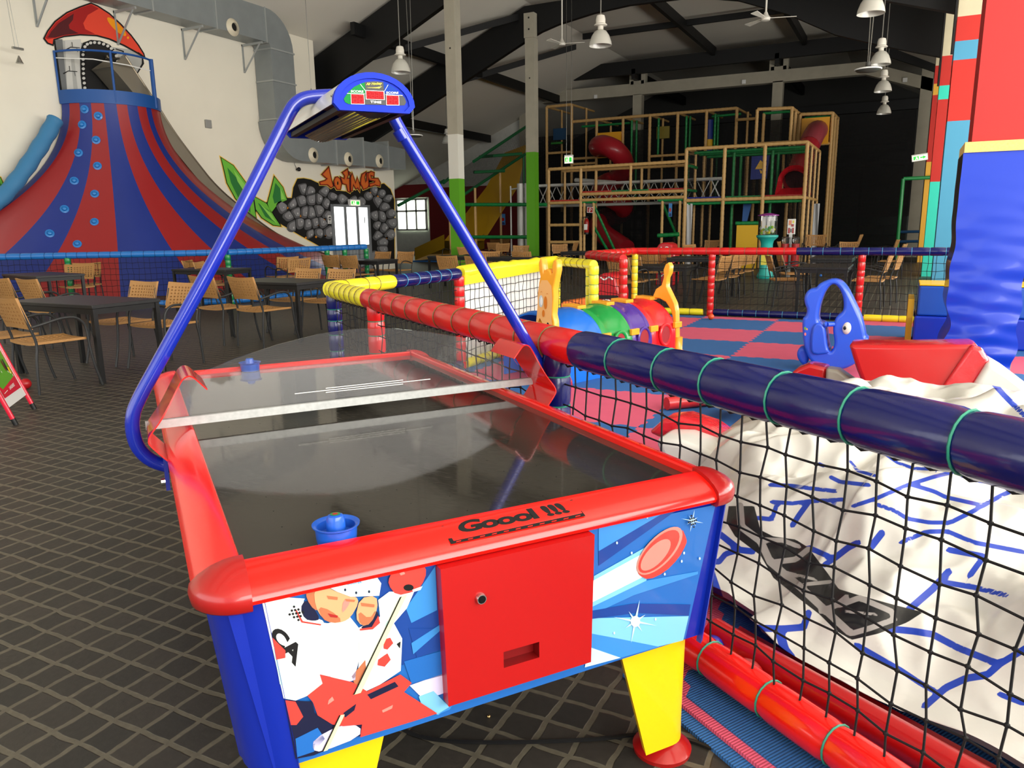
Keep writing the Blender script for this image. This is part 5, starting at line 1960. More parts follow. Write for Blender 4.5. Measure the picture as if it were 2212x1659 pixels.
bl = np.full(len(pxs), 1e9)
for l, w_ in blue_lines:
    bl = np.minimum(bl, seg_dist(l) - w_)
gr = np.full(len(pxs), 1e9)
for l, w_ in greys:
    gr = np.minimum(gr, seg_dist(l) - w_)
ins = np.zeros(len(pxs), bool)
for i in range(len(mouth)):
    (x0, y0_), (x1, y1_) = mouth[i - 1], mouth[i]
    c_ = (y0_ > pys) != (y1_ > pys)
    with np.errstate(divide='ignore', invalid='ignore'):
        ins ^= c_ & (pxs < (x1 - x0) * (pys - y0_) / (y1_ - y0_) + x0)
mo = seg_dist(mouth + mouth[:1])
mo = np.where(ins, -mo, mo)
attr = np.zeros((len(pxs), 4))
attr[:, 0] = np.clip(.5 - bl / 40, 0, 1)
attr[:, 1] = np.clip(.5 - mo / 40, 0, 1)
attr[:, 2] = np.clip(.5 - gr / 40, 0, 1)
attr[:, 3] = 1
mb = MB()
for j in range(NT):
    for i in range(NS):
        a = j * (NS + 1) + i
        mb.f.append((a, a + 1, a + NS + 2, a + NS + 1))
mb.v = [tuple(p) for p in co]
mb.m = [0] * len(mb.f)


def cloth_mat():
    m = mat('white_pvc_cloth', (205, 203, 196), .3, coat=.25, bump=.1, nscale=5, bscale=22)
    nt = m.node_tree
    N, L = nt.nodes, nt.links
    b = N['Principled BSDF']
    at = N.new('ShaderNodeAttribute')
    at.attribute_name = 'paint'
    sp = N.new('ShaderNodeSeparateColor')
    L.new(at.outputs['Color'], sp.inputs[0])
    cur = None
    for ch, col in (('Red', (28, 60, 168)), ('Green', (22, 22, 24)), ('Blue', (150, 146, 142))):
        mr = N.new('ShaderNodeMapRange')
        mr.inputs['From Min'].default_value, mr.inputs['From Max'].default_value = .485, .515
        L.new(sp.outputs[ch], mr.inputs['Value'])
        mx = N.new('ShaderNodeMix')
        mx.data_type = 'RGBA'
        L.new(mr.outputs[0], mx.inputs['Factor'])
        if cur is None:
            mx.inputs['A'].default_value = rgb(205, 203, 196)
        else:
            L.new(cur, mx.inputs['A'])
        mx.inputs['B'].default_value = rgb(*col)
        cur = mx.outputs['Result']
    L.new(cur, b.inputs['Base Color'])
    return m


ob = mb.build('white_cover', cloth_mat(), iv, sharp=180, fix=False)
ca = ob.data.attributes.new('paint', 'FLOAT_COLOR', 'POINT')
ca.data.foreach_set('color', attr.ravel())
# red base: roll and skirt along the front
mb = MB()
rp = []
for i in range(40):
    s_ = 3.95 + i * .066
    rp.append(P0 + nd * s_ + NN * (.135 + .075 * max(0, s_ - 4) ** 1.0) + v3(0, 0, .085))
mb.path(rp, .05, 12)
mb.build('red_roll', mat('red_roll_vinyl', (170, 14, 18), .3, coat=.3, bump=.1, nscale=10), iv, sharp=60)
mb = MB()
mb.loft([[p + NN * .03 + v3(0, 0, -.05) for p in rp], [p + NN * .1 + v3(0, 0, -.03) for p in rp], [p + NN * .12 + v3(0, 0, -.01) for p in rp]], closed=False, caps=False)
mb.build('red_skirt', mat('dark_red_vinyl', (140, 10, 14), .4, coat=.2), iv, sharp=60)


def cushion(name, px, Y, depth, m, bev=.03, label=None, taper=0., parent=None):
    pts = [PY(x, y, Y) for x, y in px]
    mb = MB()
    c = sum(pts, v3(0, 0, 0)) / len(pts)
    mb.loft([[c + (p - c) * .96 + v3(0, 0, 0) for p in pts], [p + v3(0, .04, 0) for p in pts], [c + (p - c) * (1 - taper * .5) + v3(0, depth * .6, -.01) for p in pts], [c + (p - c) * (1 - taper) + v3(0, depth, -.03) for p in pts]])
    o = mb.build(name, m, parent or iv, sharp=35, bevel=bev, segs=3)
    if label:
        o['label'] = label
    return o


m_rv = mat('glossy_red_pvc', (188, 22, 26), .25, coat=.4, bump=.12, nscale=4, bscale=7)
cushion('red_end_cushion', [(1833, 745), (1975, 746), (2110, 744), (2134, 786), (2095, 836), (2052, 900), (1960, 885), (1878, 868), (1850, 800)], 5.7, .5, m_rv, .02)
cushion('red_gather', [(2098, 745), (2122, 752), (2140, 782), (2100, 840), (2058, 898), (2015, 885), (2040, 830)], 5.66, .2, mat('creased_red_pvc', (206, 34, 44), .2, coat=.5, bump=.5, nscale=16), .02)
cushion('white_side', [(2136, 780), (2180, 806), (2290, 890), (2290, 990), (2150, 930), (2052, 895), (2098, 842)], 5.6, .6, mat('white_pvc_side', (206, 205, 200), .3, coat=.25, bump=.2, nscale=6), .03)
cushion('red_collar', [(1690, 822), (1722, 797), (1748, 787), (1786, 796), (1782, 834), (1740, 830)], 5.9, .35, m_rv, .02)
cushion('grey_lining', [(1784, 796), (1810, 800), (1842, 822), (1868, 838), (1880, 872), (1782, 836)], 5.85, .3, mat('grey_pvc', (150, 146, 134), .4, coat=.15, bump=.2, nscale=8), .02)
cushion('red_cushion', [(1540, 868), (1575, 858), (1640, 866), (1636, 882), (1596, 898), (1552, 884)], 5.3, .35, m_rv, .02)
cushion('blue_panel', [(1612, 968), (1650, 948), (1700, 940), (1760, 930), (1800, 920), (1866, 932), (1840, 968), (1760, 985), (1690, 1000), (1640, 1008), (1618, 990)], 4.1, .3, mat('blue_pvc_panel', (34, 88, 196), .2, coat=.5, bump=.35, nscale=6), .02)
for q in ([(1672, 945), (1680, 944), (1702, 975), (1712, 996), (1704, 998), (1692, 975)], [(1775, 922), (1784, 922), (1806, 945), (1818, 962), (1808, 964), (1796, 945)]):
    cushion('red_stripe', q, 4.085, .02, mat('faded_red_strip', (186, 70, 78), .5), .002)
cushion('red_cuff', [(1398, 935), (1432, 905), (1470, 902), (1530, 922), (1570, 950), (1592, 985), (1598, 1010), (1566, 1000), (1520, 965), (1470, 950), (1420, 945)], 3.9, .3, mat('creased_red_pvc', (206, 34, 44), .2), .02)
cushion('white_sleeve', [(1412, 950), (1470, 952), (1525, 972), (1570, 1005), (1610, 1060), (1640, 1110), (1590, 1120), (1500, 1060), (1430, 1000)], 3.6, .4, mat('white_pvc_side', (206, 205, 200), .3), .03)
cushion('grey_flap', [(1556, 940), (1600, 905), (1660, 888), (1740, 893), (1762, 905), (1720, 930), (1640, 955), (1580, 965)], 4.5, .3, mat('grey_pvc', (150, 146, 134), .4), .02)
mb = MB()
a, b = G(1440, 872, .08), G(1640, 852, .08)
mb.tube(a, b, .05, 12)
tag(mb.build('foam_roll', mat('faded_red_vinyl', (190, 40, 44), .4, coat=.2), origin=((a + b) / 2).to_tuple()[:2] + (.03,)), 'faded red foam roll lying on the tiles behind the navy rail', 'foam roll')

# ================================================================== CLIMBING SLOPE ("volcano"), platform, steel slide
YC, RT, ZT = 11.65, 1.06, 4.1
m_tr, m_tb = mat('tarp_red', (150, 30, 32), .42, coat=.12, noise=.06, nscale=1.5), mat('tarp_blue', (24, 46, 128), .42, coat=.12, noise=.06, nscale=1.5)
m_hold = mat('hold_blue', (30, 120, 196), .35, coat=.3)
vt = thing('climbing_slope', 'tall flared red and blue striped climbing slope against the white wall', 'climbing slope', (-14, 11.8, 0))
base_line = [v3(-16, 5.2, .12), v3(-15.95, 7.0, .12), v3(-15.6, 8.4, .12), v3(-14.9, 9.35, .12), v3(-14.0, 9.95, .12), v3(-13.25, 10.5, .12), v3(-12.95, 11.5, .12), v3(-12.85, 12.8, .12), v3(-12.9, 14.2, .12), v3(-13.3, 15.8, .12), v3(-14.0, 17.4, .12), v3(-14.8, 18.8, .12), v3(-15.3, 19.8, .12)]
bl_s = smooth_path(base_line, 3)


def on_base(t):
    f = t * (len(bl_s) - 1)
    i = min(int(f), len(bl_s) - 2)
    return bl_s[i].lerp(bl_s[i + 1], f - i)


def slope2(t, b, s):
    a = PI * t
    top = v3(WX + .04 + RT * math.sin(a), YC - RT * math.cos(a), ZT)
    p = top.lerp(on_base(b), s ** 2.05)
    p.z = ZT + (.12 - ZT) * s
    return p


def topix(p):
    r = p - CAM
    d = r.dot(_fw)
    return 1106 + FPX * r.dot(_rt) / d, 829.5 - FPX * r.dot(_up) / d


# stripe borders: where each one leaves the platform and where it runs out below
borders = [(0., 0.)]
for tx, bx in ((150, -150), (172, 15), (197, 127), (225, 254), (251, 374), (275, 463), (297, 545), (316, 598), (327, 632)):
    t = min((abs(topix(slope2(k / 300, .3, .02))[0] - tx), k / 300) for k in range(301))[1]
    best = None
    for k in range(1, 300):
        b = k / 300
        for q in range(60, 100):
            x, y = topix(slope2(t, b, q / 100))
            e = abs(y - 542) * 3 + abs(x - bx)
            if best is None or e < best[0]:
                best = (e, b)
    borders.append((t, max(best[1], borders[-1][1] + .01)))
borders.append((1., 1.))


def slope(t, s):
    for (t0, b0), (t1, b1) in zip(borders, borders[1:]):
        if t <= t1:
            f = (t - t0) / max(1e-6, t1 - t0)
            return slope2(t, b0 + (b1 - b0) * f, s)
    return slope2(1, 1, s)


mb = MB()
NSg = 40
for k in range(len(borders) - 1):
    (t0, b0), (t1, b1) = borders[k], borders[k + 1]
    mb.grid(lambda u, v: slope2(t0 + (t1 - t0) * u, b0 + (b1 - b0) * u, v), 6, NSg, 1 if k % 2 == 0 else 0)
mb.build('striped_tarp', [m_tr, m_tb], vt, sharp=80)
hp = [(183, 236), (211, 252), (179, 271), (209, 304), (168, 332), (211, 361), (159, 391), (206, 421), (137, 453), (199, 478), (109, 506), (171, 527)]


def hit_slope(x, y):
    best = None
    for i in range(120):
        for j in range(90):
            p = slope(i / 120, j / 90)
            r = p - CAM
            d = r.dot(_fw)
            e = abs(1106 + FPX * r.dot(_rt) / d - x) + abs(829.5 - FPX * r.dot(_up) / d - y)
            if best is None or e < best[0]:
                best = (e, i / 120, j / 90, p)
    t, s = best[1], best[2]
    n = (slope(t + .01, s) - slope(t - .01, s)).cross(slope(t, s + .01) - slope(t, s - .01)).normalized()
    if n.x < 0:
        n = -n
    return best[3], n


for x, y in hp:
    p, n = hit_slope(x, y)
    mb = MB()
    mb.lathe([(.085, -.01), (.085, .012), (.05, .02), (.042, .05), (.03, .06), (.001, .062)], 14, p, ax=n)
    mb.build('climbing_hold', m_hold, vt)
# platform, band, railing
bt_ = thing('tower_platform', 'blue round tower platform with railing above the climbing slope', 'platform', (-15.5, YC, ZT))
m_bandb = mat('band_blue_paint', (20, 78, 150), .5, coat=.1)
mb = MB()
arcp = lambda r, z, n=24: [v3(WX + .03 + r * math.sin(PI * i / n), YC - r * math.cos(PI * i / n), z) for i in range(n + 1)]
mb.loft([arcp(1.09, ZT - .05), arcp(1.09, ZT + .22), arcp(1.05, ZT + .22), arcp(1.05, ZT - .05), arcp(1.09, ZT - .05)], closed=False, caps=False)
mb.poly(arcp(1.06, ZT + .1), 0)
mb.build('band', m_bandb, bt_, sharp=50)
mb = MB()
mb.path(arcp(1.06, ZT + .98, 20)[:14], .022, 8)
mb.build('handrail', m_bandb, bt_)
for k, rr in ((0, .022), (7, .025), (13, .045)):
    q = arcp(1.07, ZT - .02, 20)[k]
    mb = MB()
    mb.tube(q, q + v3(0, 0, 1.02), rr, 8)
    mb.build('rail_post', m_bandb, bt_)
mb = MB()
q = arcp(1.06, ZT + .86, 20)
mb.path([q[0], q[5] + v3(0, 0, -.05), q[9] + v3(0, 0, -.1), q[13] + v3(0, 0, -.1)], .012, 5)
mb.build('chain', m_white, bt_)
# steel slide running down along the wall
st = thing('steel_slide', 'long brushed steel chute curving down beside the climbing slope', 'slide', (-15.6, 17, 0))


def slide_path(pxs_, X):
    return smooth_path([PX(x, y, X) for x, y in pxs_], 2)


near = [PX(x, y, -15.25) for x, y in ((269, 120), (300, 168), (336, 222), (374, 284), (420, 345), (467, 404), (525, 452), (587, 500), (640, 528), (703, 549), (745, 560))]
far = [v3(-15.86, p.y + .02, p.z) for p in near]
near, far = smooth_path(near, 2), smooth_path(far, 2)
mb = MB()
rg = []
for i, (a, b) in enumerate(zip(near, far)):
    d = (near[min(i + 1, len(near) - 1)] - near[max(i - 1, 0)]).normalized()
    up_ = d.cross(v3(1, 0, 0))
    if up_.z < 0:
        up_ = -up_
    h = .34 * max(.55, 1 - i / len(near) * .6) + (.12 * max(0, 1 - i / 8))
    rg.append([a, a - up_ * h, b - up_ * h, b + up_ * (.1), b + v3(-.02, 0, 0) + up_ * .1, b + v3(-.02, 0, 0) - up_ * (h + .03), a - up_ * (h + .03) + v3(.02, 0, 0), a + v3(.02, 0, 0)])
mb.loft(rg)
mb.build('chute', mat('slide_steel', (146, 138, 122), .35, metal=.55, noise=.12, nscale=2), st, sharp=30)
mb = MB()
mb.path([p + v3(.01, 0, .0) for p in near], .025, 8)
mb.path([p + v3(0, 0, .07) for p in far], .025, 8)
mb.build('edge_tubes', mat('slide_edge_steel', (150, 140, 120), .3, metal=.9), st)
mb = MB()
q = near[0]
mb.path([q, v3(q.x, q.y - .1, ZT + .95), v3(-15.86, q.y, ZT + 1.0), far[0]], .025, 8)
mb.build('top_bar', m_steel, st)
# light blue foam edge roll on the left
mb = MB()
pp = smooth_path([PX(x, y, -15.7) for x, y in ((120, 258), (103, 290), (78, 330), (50, 372), (22, 408), (-10, 440), (-50, 470))], 2)
mb.path(pp, [.15 + .01 * math.sin(i * 1.7) for i in range(len(pp))], 14)
tag(mb.build('foam_edge_roll', mat('sky_foam_roll', (58, 122, 168), .6, bump=.1, nscale=6), origin=(-15.7, 8.9, 2.4)), 'light blue foam roll along the left edge of the climbing slope', 'foam roll')
# kerb round the foot
mb = MB()
kp = [p + v3(.12 if p.x > -15.9 else 0, -.06 if p.y < 12 else .02, 0) for p in bl_s]
mb.loft([[v3(p.x, p.y, 0) for p in kp], [v3(p.x, p.y, .13) for p in kp], [v3(p.x - .2, p.y, .13) for p in kp]], closed=False, caps=False)
tag(mb.build('slope_kerb', mat('brown_kerb', (74, 48, 40), .8), origin=(-13, 12, 0)), 'dark brown kerb round the foot of the climbing slope', 'kerb')

# blue fence before the slope
m_lbv, m_lbt = mat('bright_blue_vinyl', (34, 112, 190), .35, coat=.25), mat('dark_tie', (20, 60, 110), .5)
m_gp = mat('green_post_vinyl', (10, 128, 62), .35, coat=.25)
fa, fb, fc, fd = v3(-16.6, 6.5, 0), v3(-13.75, 8.85, 0), v3(-11.55, 10.6, 0), v3(-11.0, 14.15, 0)
fe = v3(-11.3, 13.2, 0)
fence('bright blue padded net fence with green posts in front of the striped climbing slope',
      [(fa + v3(0, 0, 1), fb + v3(0, 0, 1), m_lbv, m_lbt, .06), (fb + v3(0, 0, 1), fc + v3(0, 0, 1), m_lbv, m_lbt, .06), (fc + v3(0, 0, 1), fd + v3(0, 0, 1), m_lbv, m_lbt, .06)],
      [(fb, .96, m_gp, m_lbt, .055), (fc, .96, m_gp, m_lbt, .055), (fc.lerp(fd, .68), .96, m_gp, m_lbt, .055), (fc.lerp(fd, .82), .96, m_gp, m_lbt, .055), (fd, .96, m_gp, m_lbt, .055)],
      [([fa + v3(0, 0, .1), fb + v3(0, 0, .1), fb + v3(0, 0, .95), fa + v3(0, 0, .95)], .1), ([fb + v3(0, 0, .1), fc + v3(0, 0, .1), fc + v3(0, 0, .95), fb + v3(0, 0, .95)], .1), ([fc + v3(0, 0, .1), fd + v3(0, 0, .1), fd + v3(0, 0, .95), fc + v3(0, 0, .95)], .1)],
      [(fa + v3(0, 0, .07), fb + v3(0, 0, .07), m_lbv, m_lbt, .06), (fb + v3(0, 0, .07), fc + v3(0, 0, .07), m_lbv, m_lbt, .06), (fc + v3(0, 0, .07), fc.lerp(fd, .6) + v3(0, 0, .07), m_lbv, m_lbt, .06)], fc, 'padded fences by the climbing slope', 'slope_fence')

# ================================================================== CAFE CHAIRS AND TABLES
m_wov = mat('tan_woven_resin', (172, 126, 72), .55, noise=.1, nscale=40, bump=.25, bscale=160)
m_leg2 = mat('grey_black_tube', (38, 39, 40), .5)


def perforated(mb, fn, nu, nv, hole=.5, bu=.06, bv=.09, th=.02):
    """panel with a field of holes; fn(u, v, w) with w = 0 front, 1 back"""
    us = [0., bu] + [bu + (1 - 2 * bu) * (i + f) / nu for i in range(nu) for f in ((1 - hole) / 2, (1 + hole) / 2)] + [1 - bu, 1.]
    vs_ = [0., bv] + [bv + (1 - 2 * bv) * (i + f) / nv for i in range(nv) for f in ((1 - hole) / 2, (1 + hole) / 2)] + [1 - bv, 1.]
    n, m = len(us), len(vs_)
    P = {}
    vv, ff = [], []

    def vid(i, j, w):
        if (i, j, w) not in P:
            P[i, j, w] = len(vv)
            vv.append(fn(us[i], vs_[j], w))
        return P[i, j, w]
    isH = lambda i, j: 0 <= i < n - 1 and 0 <= j < m - 1 and i >= 2 and j >= 2 and i < n - 3 and j < m - 3 and i % 2 == 0 and j % 2 == 0
    for i in range(n - 1):
        for j in range(m - 1):
            if isH(i, j):
                for (a, b), (c, d) in (((i, j), (i + 1, j)), ((i + 1, j), (i + 1, j + 1)), ((i + 1, j + 1), (i, j + 1)), ((i, j + 1), (i, j))):
                    ff.append((vid(a, b, 0), vid(a, b, 1), vid(c, d, 1), vid(c, d, 0)))
            else:
                ff.append((vid(i, j, 0), vid(i + 1, j, 0), vid(i + 1, j + 1, 0), vid(i, j + 1, 0)))
                ff.append((vid(i, j, 1), vid(i, j + 1, 1), vid(i + 1, j + 1, 1), vid(i + 1, j, 1)))
    for i in range(n - 1):
        for j in (0, m - 1):
            ff.append((vid(i, j, 0), vid(i, j, 1), vid(i + 1, j, 1), vid(i + 1, j, 0)))
    for j in range(m - 1):
        for i in (0, n - 1):
            ff.append((vid(i, j, 0), vid(i, j, 1), vid(i, j + 1, 1), vid(i, j + 1, 0)))
    mb.add(vv, ff)


chair0 = thing('cafe_armchair', 'x', 'chair')
mb = MB()
perforated(mb, lambda u, v, w: (-.235 + .47 * u, .235 - .47 * v, .455 - .012 * math.sin(PI * v) * math.sin(PI * u) + .012 * abs(2 * u - 1) ** 3 - .022 * w), 8, 8, .5, .07, .07)
mb.build('seat', m_wov, chair0, sharp=50)
mb = MB()


def backf(u, v, w):
    x = -.24 + .48 * u
    z = .585 + .285 * v + .012 * math.sin(PI * u) * (v - .5) * -2
    y = -.245 - .085 * v - .028 * math.sin(PI * u) + .02 - .024 * w
    return (x, y, z)


perforated(mb, backf, 9, 6, .5, .075, .13)
mb.build('backrest', m_wov, chair0, sharp=50)
for sx in (-1, 1):
    mb = MB()
    mb.path(smooth_path([(sx * .245, -.25, 0), (sx * .24, -.235, .3), (sx * .235, -.205, .45), (sx * .232, -.24, .58), (sx * .228, -.3, .8)], 2), .0125, 8)
    mb.build('leg', m_leg2, chair0)
    mb = MB()
    mb.path(smooth_path([(sx * .265, .3, 0), (sx * .262, .25, .2), (sx * .26, .225, .4), (sx * .26, .22, .52)], 2), .0125, 8)
    mb.build('leg', m_leg2, chair0)
    mb = MB()
    mb.path(smooth_path([(sx * .26, .22, .515), (sx * .26, .205, .6), (sx * .265, .13, .665), (sx * .268, 0, .665), (sx * .262, -.13, .63), (sx * .24, -.235, .605)], 2), .0125, 8)
    mb.build('armrest', m_leg2, chair0)
used = [False]


def place_chair(x, y, h, label, group='woven cafe armchairs', k=1.):
    o = chair0 if not used[0] else copy_tree(chair0)
    used[0] = True
    o.location = (x, y, 0)
    o.rotation_euler = (0, 0, -math.radians(h))
    o.scale = (k, k, k)
    o['label'], o['group'], o['category'] = label, group, 'chair'
    return o


def chair_px(px, py, h, label, z=.86, k=1.):
    p = G(px, py, z)
    a = math.radians(h)
    return place_chair(p.x + .29 * math.sin(a), p.y + .29 * math.cos(a), h, label, k=k)


tab0 = thing('cafe_table', 'x', 'table')
m_ttop = mat('black_table_top', (26, 26, 27), .42, noise=.15, nscale=20)
mb = MB()
mb.box((-.68, -.37, .715), (.68, .37, .75))
mb.build('table_top', m_ttop, tab0, bevel=.004)
mb = MB()
for a, b in (((-.66, -.35, .66), (.66, -.33, .715)), ((-.66, .33, .66), (.66, .35, .715)), ((-.66, -.35, .66), (-.64, .35, .715)), ((.64, -.35, .66), (.66, .35, .715))):
    mb.box(a, b)
mb.build('apron', m_black, tab0, smooth=False)
for sx in (-1, 1):
    for sy in (-1, 1):
        mb = MB()
        mb.box((sx * .648 - .022, sy * .338 - .022, 0), (sx * .648 + .022, sy * .338 + .022, .715))
        mb.build('leg', m_black, tab0, smooth=False)
usedt = [False]


def place_table(x, y, rot, label, sx=1., sy=1., sz=1.):
    o = tab0 if not usedt[0] else copy_tree(tab0)
    usedt[0] = True
    o.location = (x, y, 0)
    o.rotation_euler = (0, 0, math.radians(rot))
    o.scale = (sx, sy, sz)
    o['label'], o['group'], o['category'] = label, 'black cafe tables', 'table'
    return o


place_table(-7.37, 4.85, 0, 'nearest black cafe table on the left, between four woven armchairs')
place_table(-7.45, 7.70, 0, 'black cafe table just left of the yellow corner of the play pen', .93)
place_table(-12.75, 7.75, -10, 'black cafe table at the left edge before the blue fence')
place_table(-11.05, 9.75, 5, 'black cafe table beside the green post of the blue fence', .9, .9)
place_table(-10.45, 13.35, 0, 'black cafe table before the stone arch mural', .95)
L_ = 'tan woven armchair '
place_chair(-6.98, 4.22, 8, L_ + 'nearest at the left, its back to us, before the nearest table')
place_chair(-7.72, 4.22, 4, L_ + 'half cut by the left edge beside the nearest table')
place_chair(-7.66, 5.46, 183, L_ + 'on the far side of the nearest table, left of its pair')
place_chair(-6.97, 5.46, 178, L_ + 'partly hidden by the blue pole, far side of the nearest table')
place_chair(-7.72, 6.98, 6, L_ + 'behind the blue pole, front left of the second table')
place_chair(-7.05, 6.98, 6, L_ + 'with its back to us right of the blue pole')
place_chair(-7.62, 8.12, 182, L_ + 'at the far side of the second table, left of its pair')
place_chair(-7.0, 8.12, 180, L_ + 'just left of the yellow corner of the play pen')
chair_px(62, 603, 4, L_ + 'behind the nearest chair, second from the left edge')
chair_px(2, 601, 4, L_ + 'cut by the left edge of the photo, behind the others')
chair_px(170, 571, -72, L_ + 'before the green fence post at left, nearer of two')
chair_px(186, 568, -72, L_ + 'before the green fence post at left, farther of two')
chair_px(407, 563, 62, L_ + 'left of the blue pole before the striped slope, nearer to the fence')
chair_px(432, 566, 62, L_ + 'right behind the blue pole before the striped slope')
chair_px(620, 555, -70, L_ + 'of the side-on pair before the striped slope, left one')
chair_px(645, 558, -70, L_ + 'of the side-on pair before the striped slope, right one')
chair_px(714, 551, 4, L_ + 'with its back to us before the stone arch, left one')
chair_px(753, 552, 4, L_ + 'with its back to us before the stone arch, right one')
chair_px(826, 544, 184, L_ + 'facing us before the right foot of the stone arch')
chair_px(875, 544, 184, L_ + 'facing us right of the stone arch')
chair_px(966, 556, 2, L_ + 'with its back to us above the navy side rail, left one', .83)
chair_px(1028, 557, 2, L_ + 'behind the blue pole above the yellow padded bar', .83)
chair_px(1058, 546, 175, L_ + 'facing us just right of the blue pole, behind another', .83)
chair_px(1001, 536, 100, L_ + 'seen side-on just left of the blue pole', .83)
chair_px(986, 526, 185, L_ + 'before the yellow slide, left of the blue pole', .83)
chair_px(967, 518, 80, L_ + 'farthest left one beside the yellow slide foot', .83)
chair_px(1066, 526, 0, L_ + 'with its back to us before the two silver tubes', .83)
chair_px(1086, 528, -50, L_ + 'turned sideways before the two silver tubes', .83)
chair_px(1069, 519, 180, L_ + 'farthest, small, under the low green rail, left one', .83)
chair_px(1090, 518, 180, L_ + 'farthest, small, under the low green rail, right one', .83)
chair_px(1125, 533, 170, L_ + 'facing us right of the silver tubes', .83)
chair_px(1127, 547, 3, L_ + 'with its back to us above the yellow padded bar, right one', .83)
chair_px(1209, 530, 150, L_ + 'standing alone before the bamboo-coloured ladder frame', .83)
chair_px(1243, 526, -95, L_ + 'seen side-on below the fire extinguisher', .83)
place_table(-9.3, 15.5, 0, 'dark cafe table left of the blue pole before the yellow slide')
place_table(-7.6, 15.2, 0, 'dark cafe table behind the yellow padded bar')
place_table(-7.2, 18.5, 0, 'dark cafe table before the bamboo-coloured ladder frame')
place_table(-3.9, 13.1, 0, 'black cafe table behind the red left part of the far fence', 1, 1, .95)
place_table(-3.6, 15.6, 0, 'black cafe table in the second row behind the far fence, left one')
place_table(-1.1, 13.2, 90, 'black cafe table behind the whale rocker beyond the far fence', .9, 1, .97)
place_table(-1.2, 16.0, 90, 'black cafe table in the second row behind the far fence, right one')
chair_px(1336, 563, 20, L_ + 'pale in the light between the red and yellow posts', .82)
chair_px(1362, 560, 20, L_ + 'pale in the light just right of the thin yellow post', .82)
chair_px(1397, 549, 12, L_ + 'pale in the light behind the far fence, third from its left corner', .82)
chair_px(1426, 548, 12, L_ + 'pale in the light behind the far fence, fourth from its left corner', .82)
chair_px(1566, 560, -78, L_ + 'right behind the middle red post of the far fence', .8)
chair_px(1594, 556, -78, L_ + 'second in the row of side-on chairs right of the middle post', .8)
chair_px(1606, 551, -78, L_ + 'third in the row of side-on chairs right of the middle post', .8)
chair_px(1626, 548, -78, L_ + 'last in the row of side-on chairs right of the middle post', .8)
chair_px(1663, 557, 70, L_ + 'brightly lit, left of the table behind the whale rocker', .82)
chair_px(1685, 549, 70, L_ + 'brightly lit, behind the one left of the whale rocker', .82)
chair_px(1538, 521, 178, L_ + 'showing above the red far rail before the bamboo frame', .83)
chair_px(1490, 531, 120, L_ + 'barely showing above the red far rail, left one', .83)
chair_px(1687, 524, 100, L_ + 'before the capsule machine, side-on', .83)
chair_px(1722, 521, -80, L_ + 'right of the capsule machine, side-on', .83)
chair_px(1771, 521, 60, L_ + 'pale, above the start of the navy far rail', .83)
chair_px(1834, 525, 178, L_ + 'broad-backed, above the navy far rail near its second post', .83)
chair_px(1938, 520, -80, L_ + 'before the tall green pole, farther one', .83)
chair_px(1953, 530, -80, L_ + 'before the painted columns, nearer one', .83)
chair_px(1944, 556, -80, L_ + 'right of the last red post, nearest the far fence', .8)
chair_px(1920, 560, -85, L_ + 'behind the last red post of the far fence', .8)
place_chair(-2.35, 24.0, 180, L_ + 'tall one at the right corner of the bamboo frame', k=1.2)
place_chair(-1.5, 24.0, -88, L_ + 'tall one standing alone against the dark far end', k=1.2)

# ================================================================== FOLDING POSTER STAND
sa_, sb_ = G(35, 918, 0), G(75, 884, 0)
ps_ = thing('poster_stand', 'red-framed folding poster stand with an ice lolly poster at the left edge', 'poster stand', (sa_ + sb_) / 2)
wd = (sb_ - sa_)
wl = wd.length
wd = wd.normalized()
n_ = v3(wd.y, -wd.x, 0)
if n_.dot(CAM - sa_) < 0:
    n_ = -n_
sa2 = sa_.copy()
back = -n_
lean = .36
H_ = 1.08
m_fr = mat('red_aluminium', (214, 28, 56), .25, coat=.4)
SP = lambda u, z, d=0: sa2 + wd * (u * wl) + back * (lean * z / H_) + v3(0, 0, z) + n_ * d
for u in (0, 1):
    mb = MB()
    mb.path([SP(u, .045), SP(u, H_)], .017, 10)
    lg = mb.build('frame_leg', m_fr, ps_)
    mb = MB()
    mb.path([SP(u, 0), SP(u, .05)], .018, 10)
    mb.build('black_foot', m_black, lg)
    mb = MB()
    b0 = sa2 + wd * (u * wl) + back * (lean * 2.05)
    mb.path([b0, SP(u, H_)], .015, 8)
    mb.build('back_leg', m_fr, ps_)
mb = MB()
q = [SP(.04, .13), SP(.96, .13), SP(.96, H_ - .02), SP(.04, H_ - .02)]
mb.hexa([p - n_ * .01 for p in q] + [p + n_ * .004 for p in q])
bdp = mb.build('board', mat('white_board', (226, 228, 226), .35), ps_, smooth=False)
mb = MB()
SQ = lambda pts, m, k: mb.poly([SP(u, z, .006 + .0012 * k) for u, z in pts], m)
SQ([(.09, .2), (.91, .2), (.91, 1.03), (.09, 1.03)], 0, 0)
SQ([(.12, .3), (.2, .26), (.86, .3), (.88, .34), (.88, .6), (.12, .6)], 1, 1)
SQ([(.12, .62), (.5, .62), (.5, 1.0), (.12, 1.0)], 2, 1)
SQ([(.52, .62), (.88, .62), (.88, .8), (.52, .8)], 3, 1)
SQ([(.52, .82), (.88, .82), (.88, 1.0), (.52, 1.0)], 2, 1)
random.seed(3)
for i in range(26):
    u, z = random.uniform(.18, .84), random.uniform(.34, .97)
    a = random.uniform(-.5, .5)
    w_, h_ = random.uniform(.018, .04), random.uniform(.015, .05)
    c_, s_ = math.cos(a), math.sin(a)
    SQ([(u + (x * c_ - y * s_), z + (x * s_ + y * c_)) for x, y in ((-w_, -h_), (w_, -h_), (w_ * .8, h_), (-w_ * .8, h_))], random.choice((4, 5, 6, 7, 2)), 2)
    SQ(ell(u + .03, z - h_ - .018, .012, .009, 8), 4, 3)
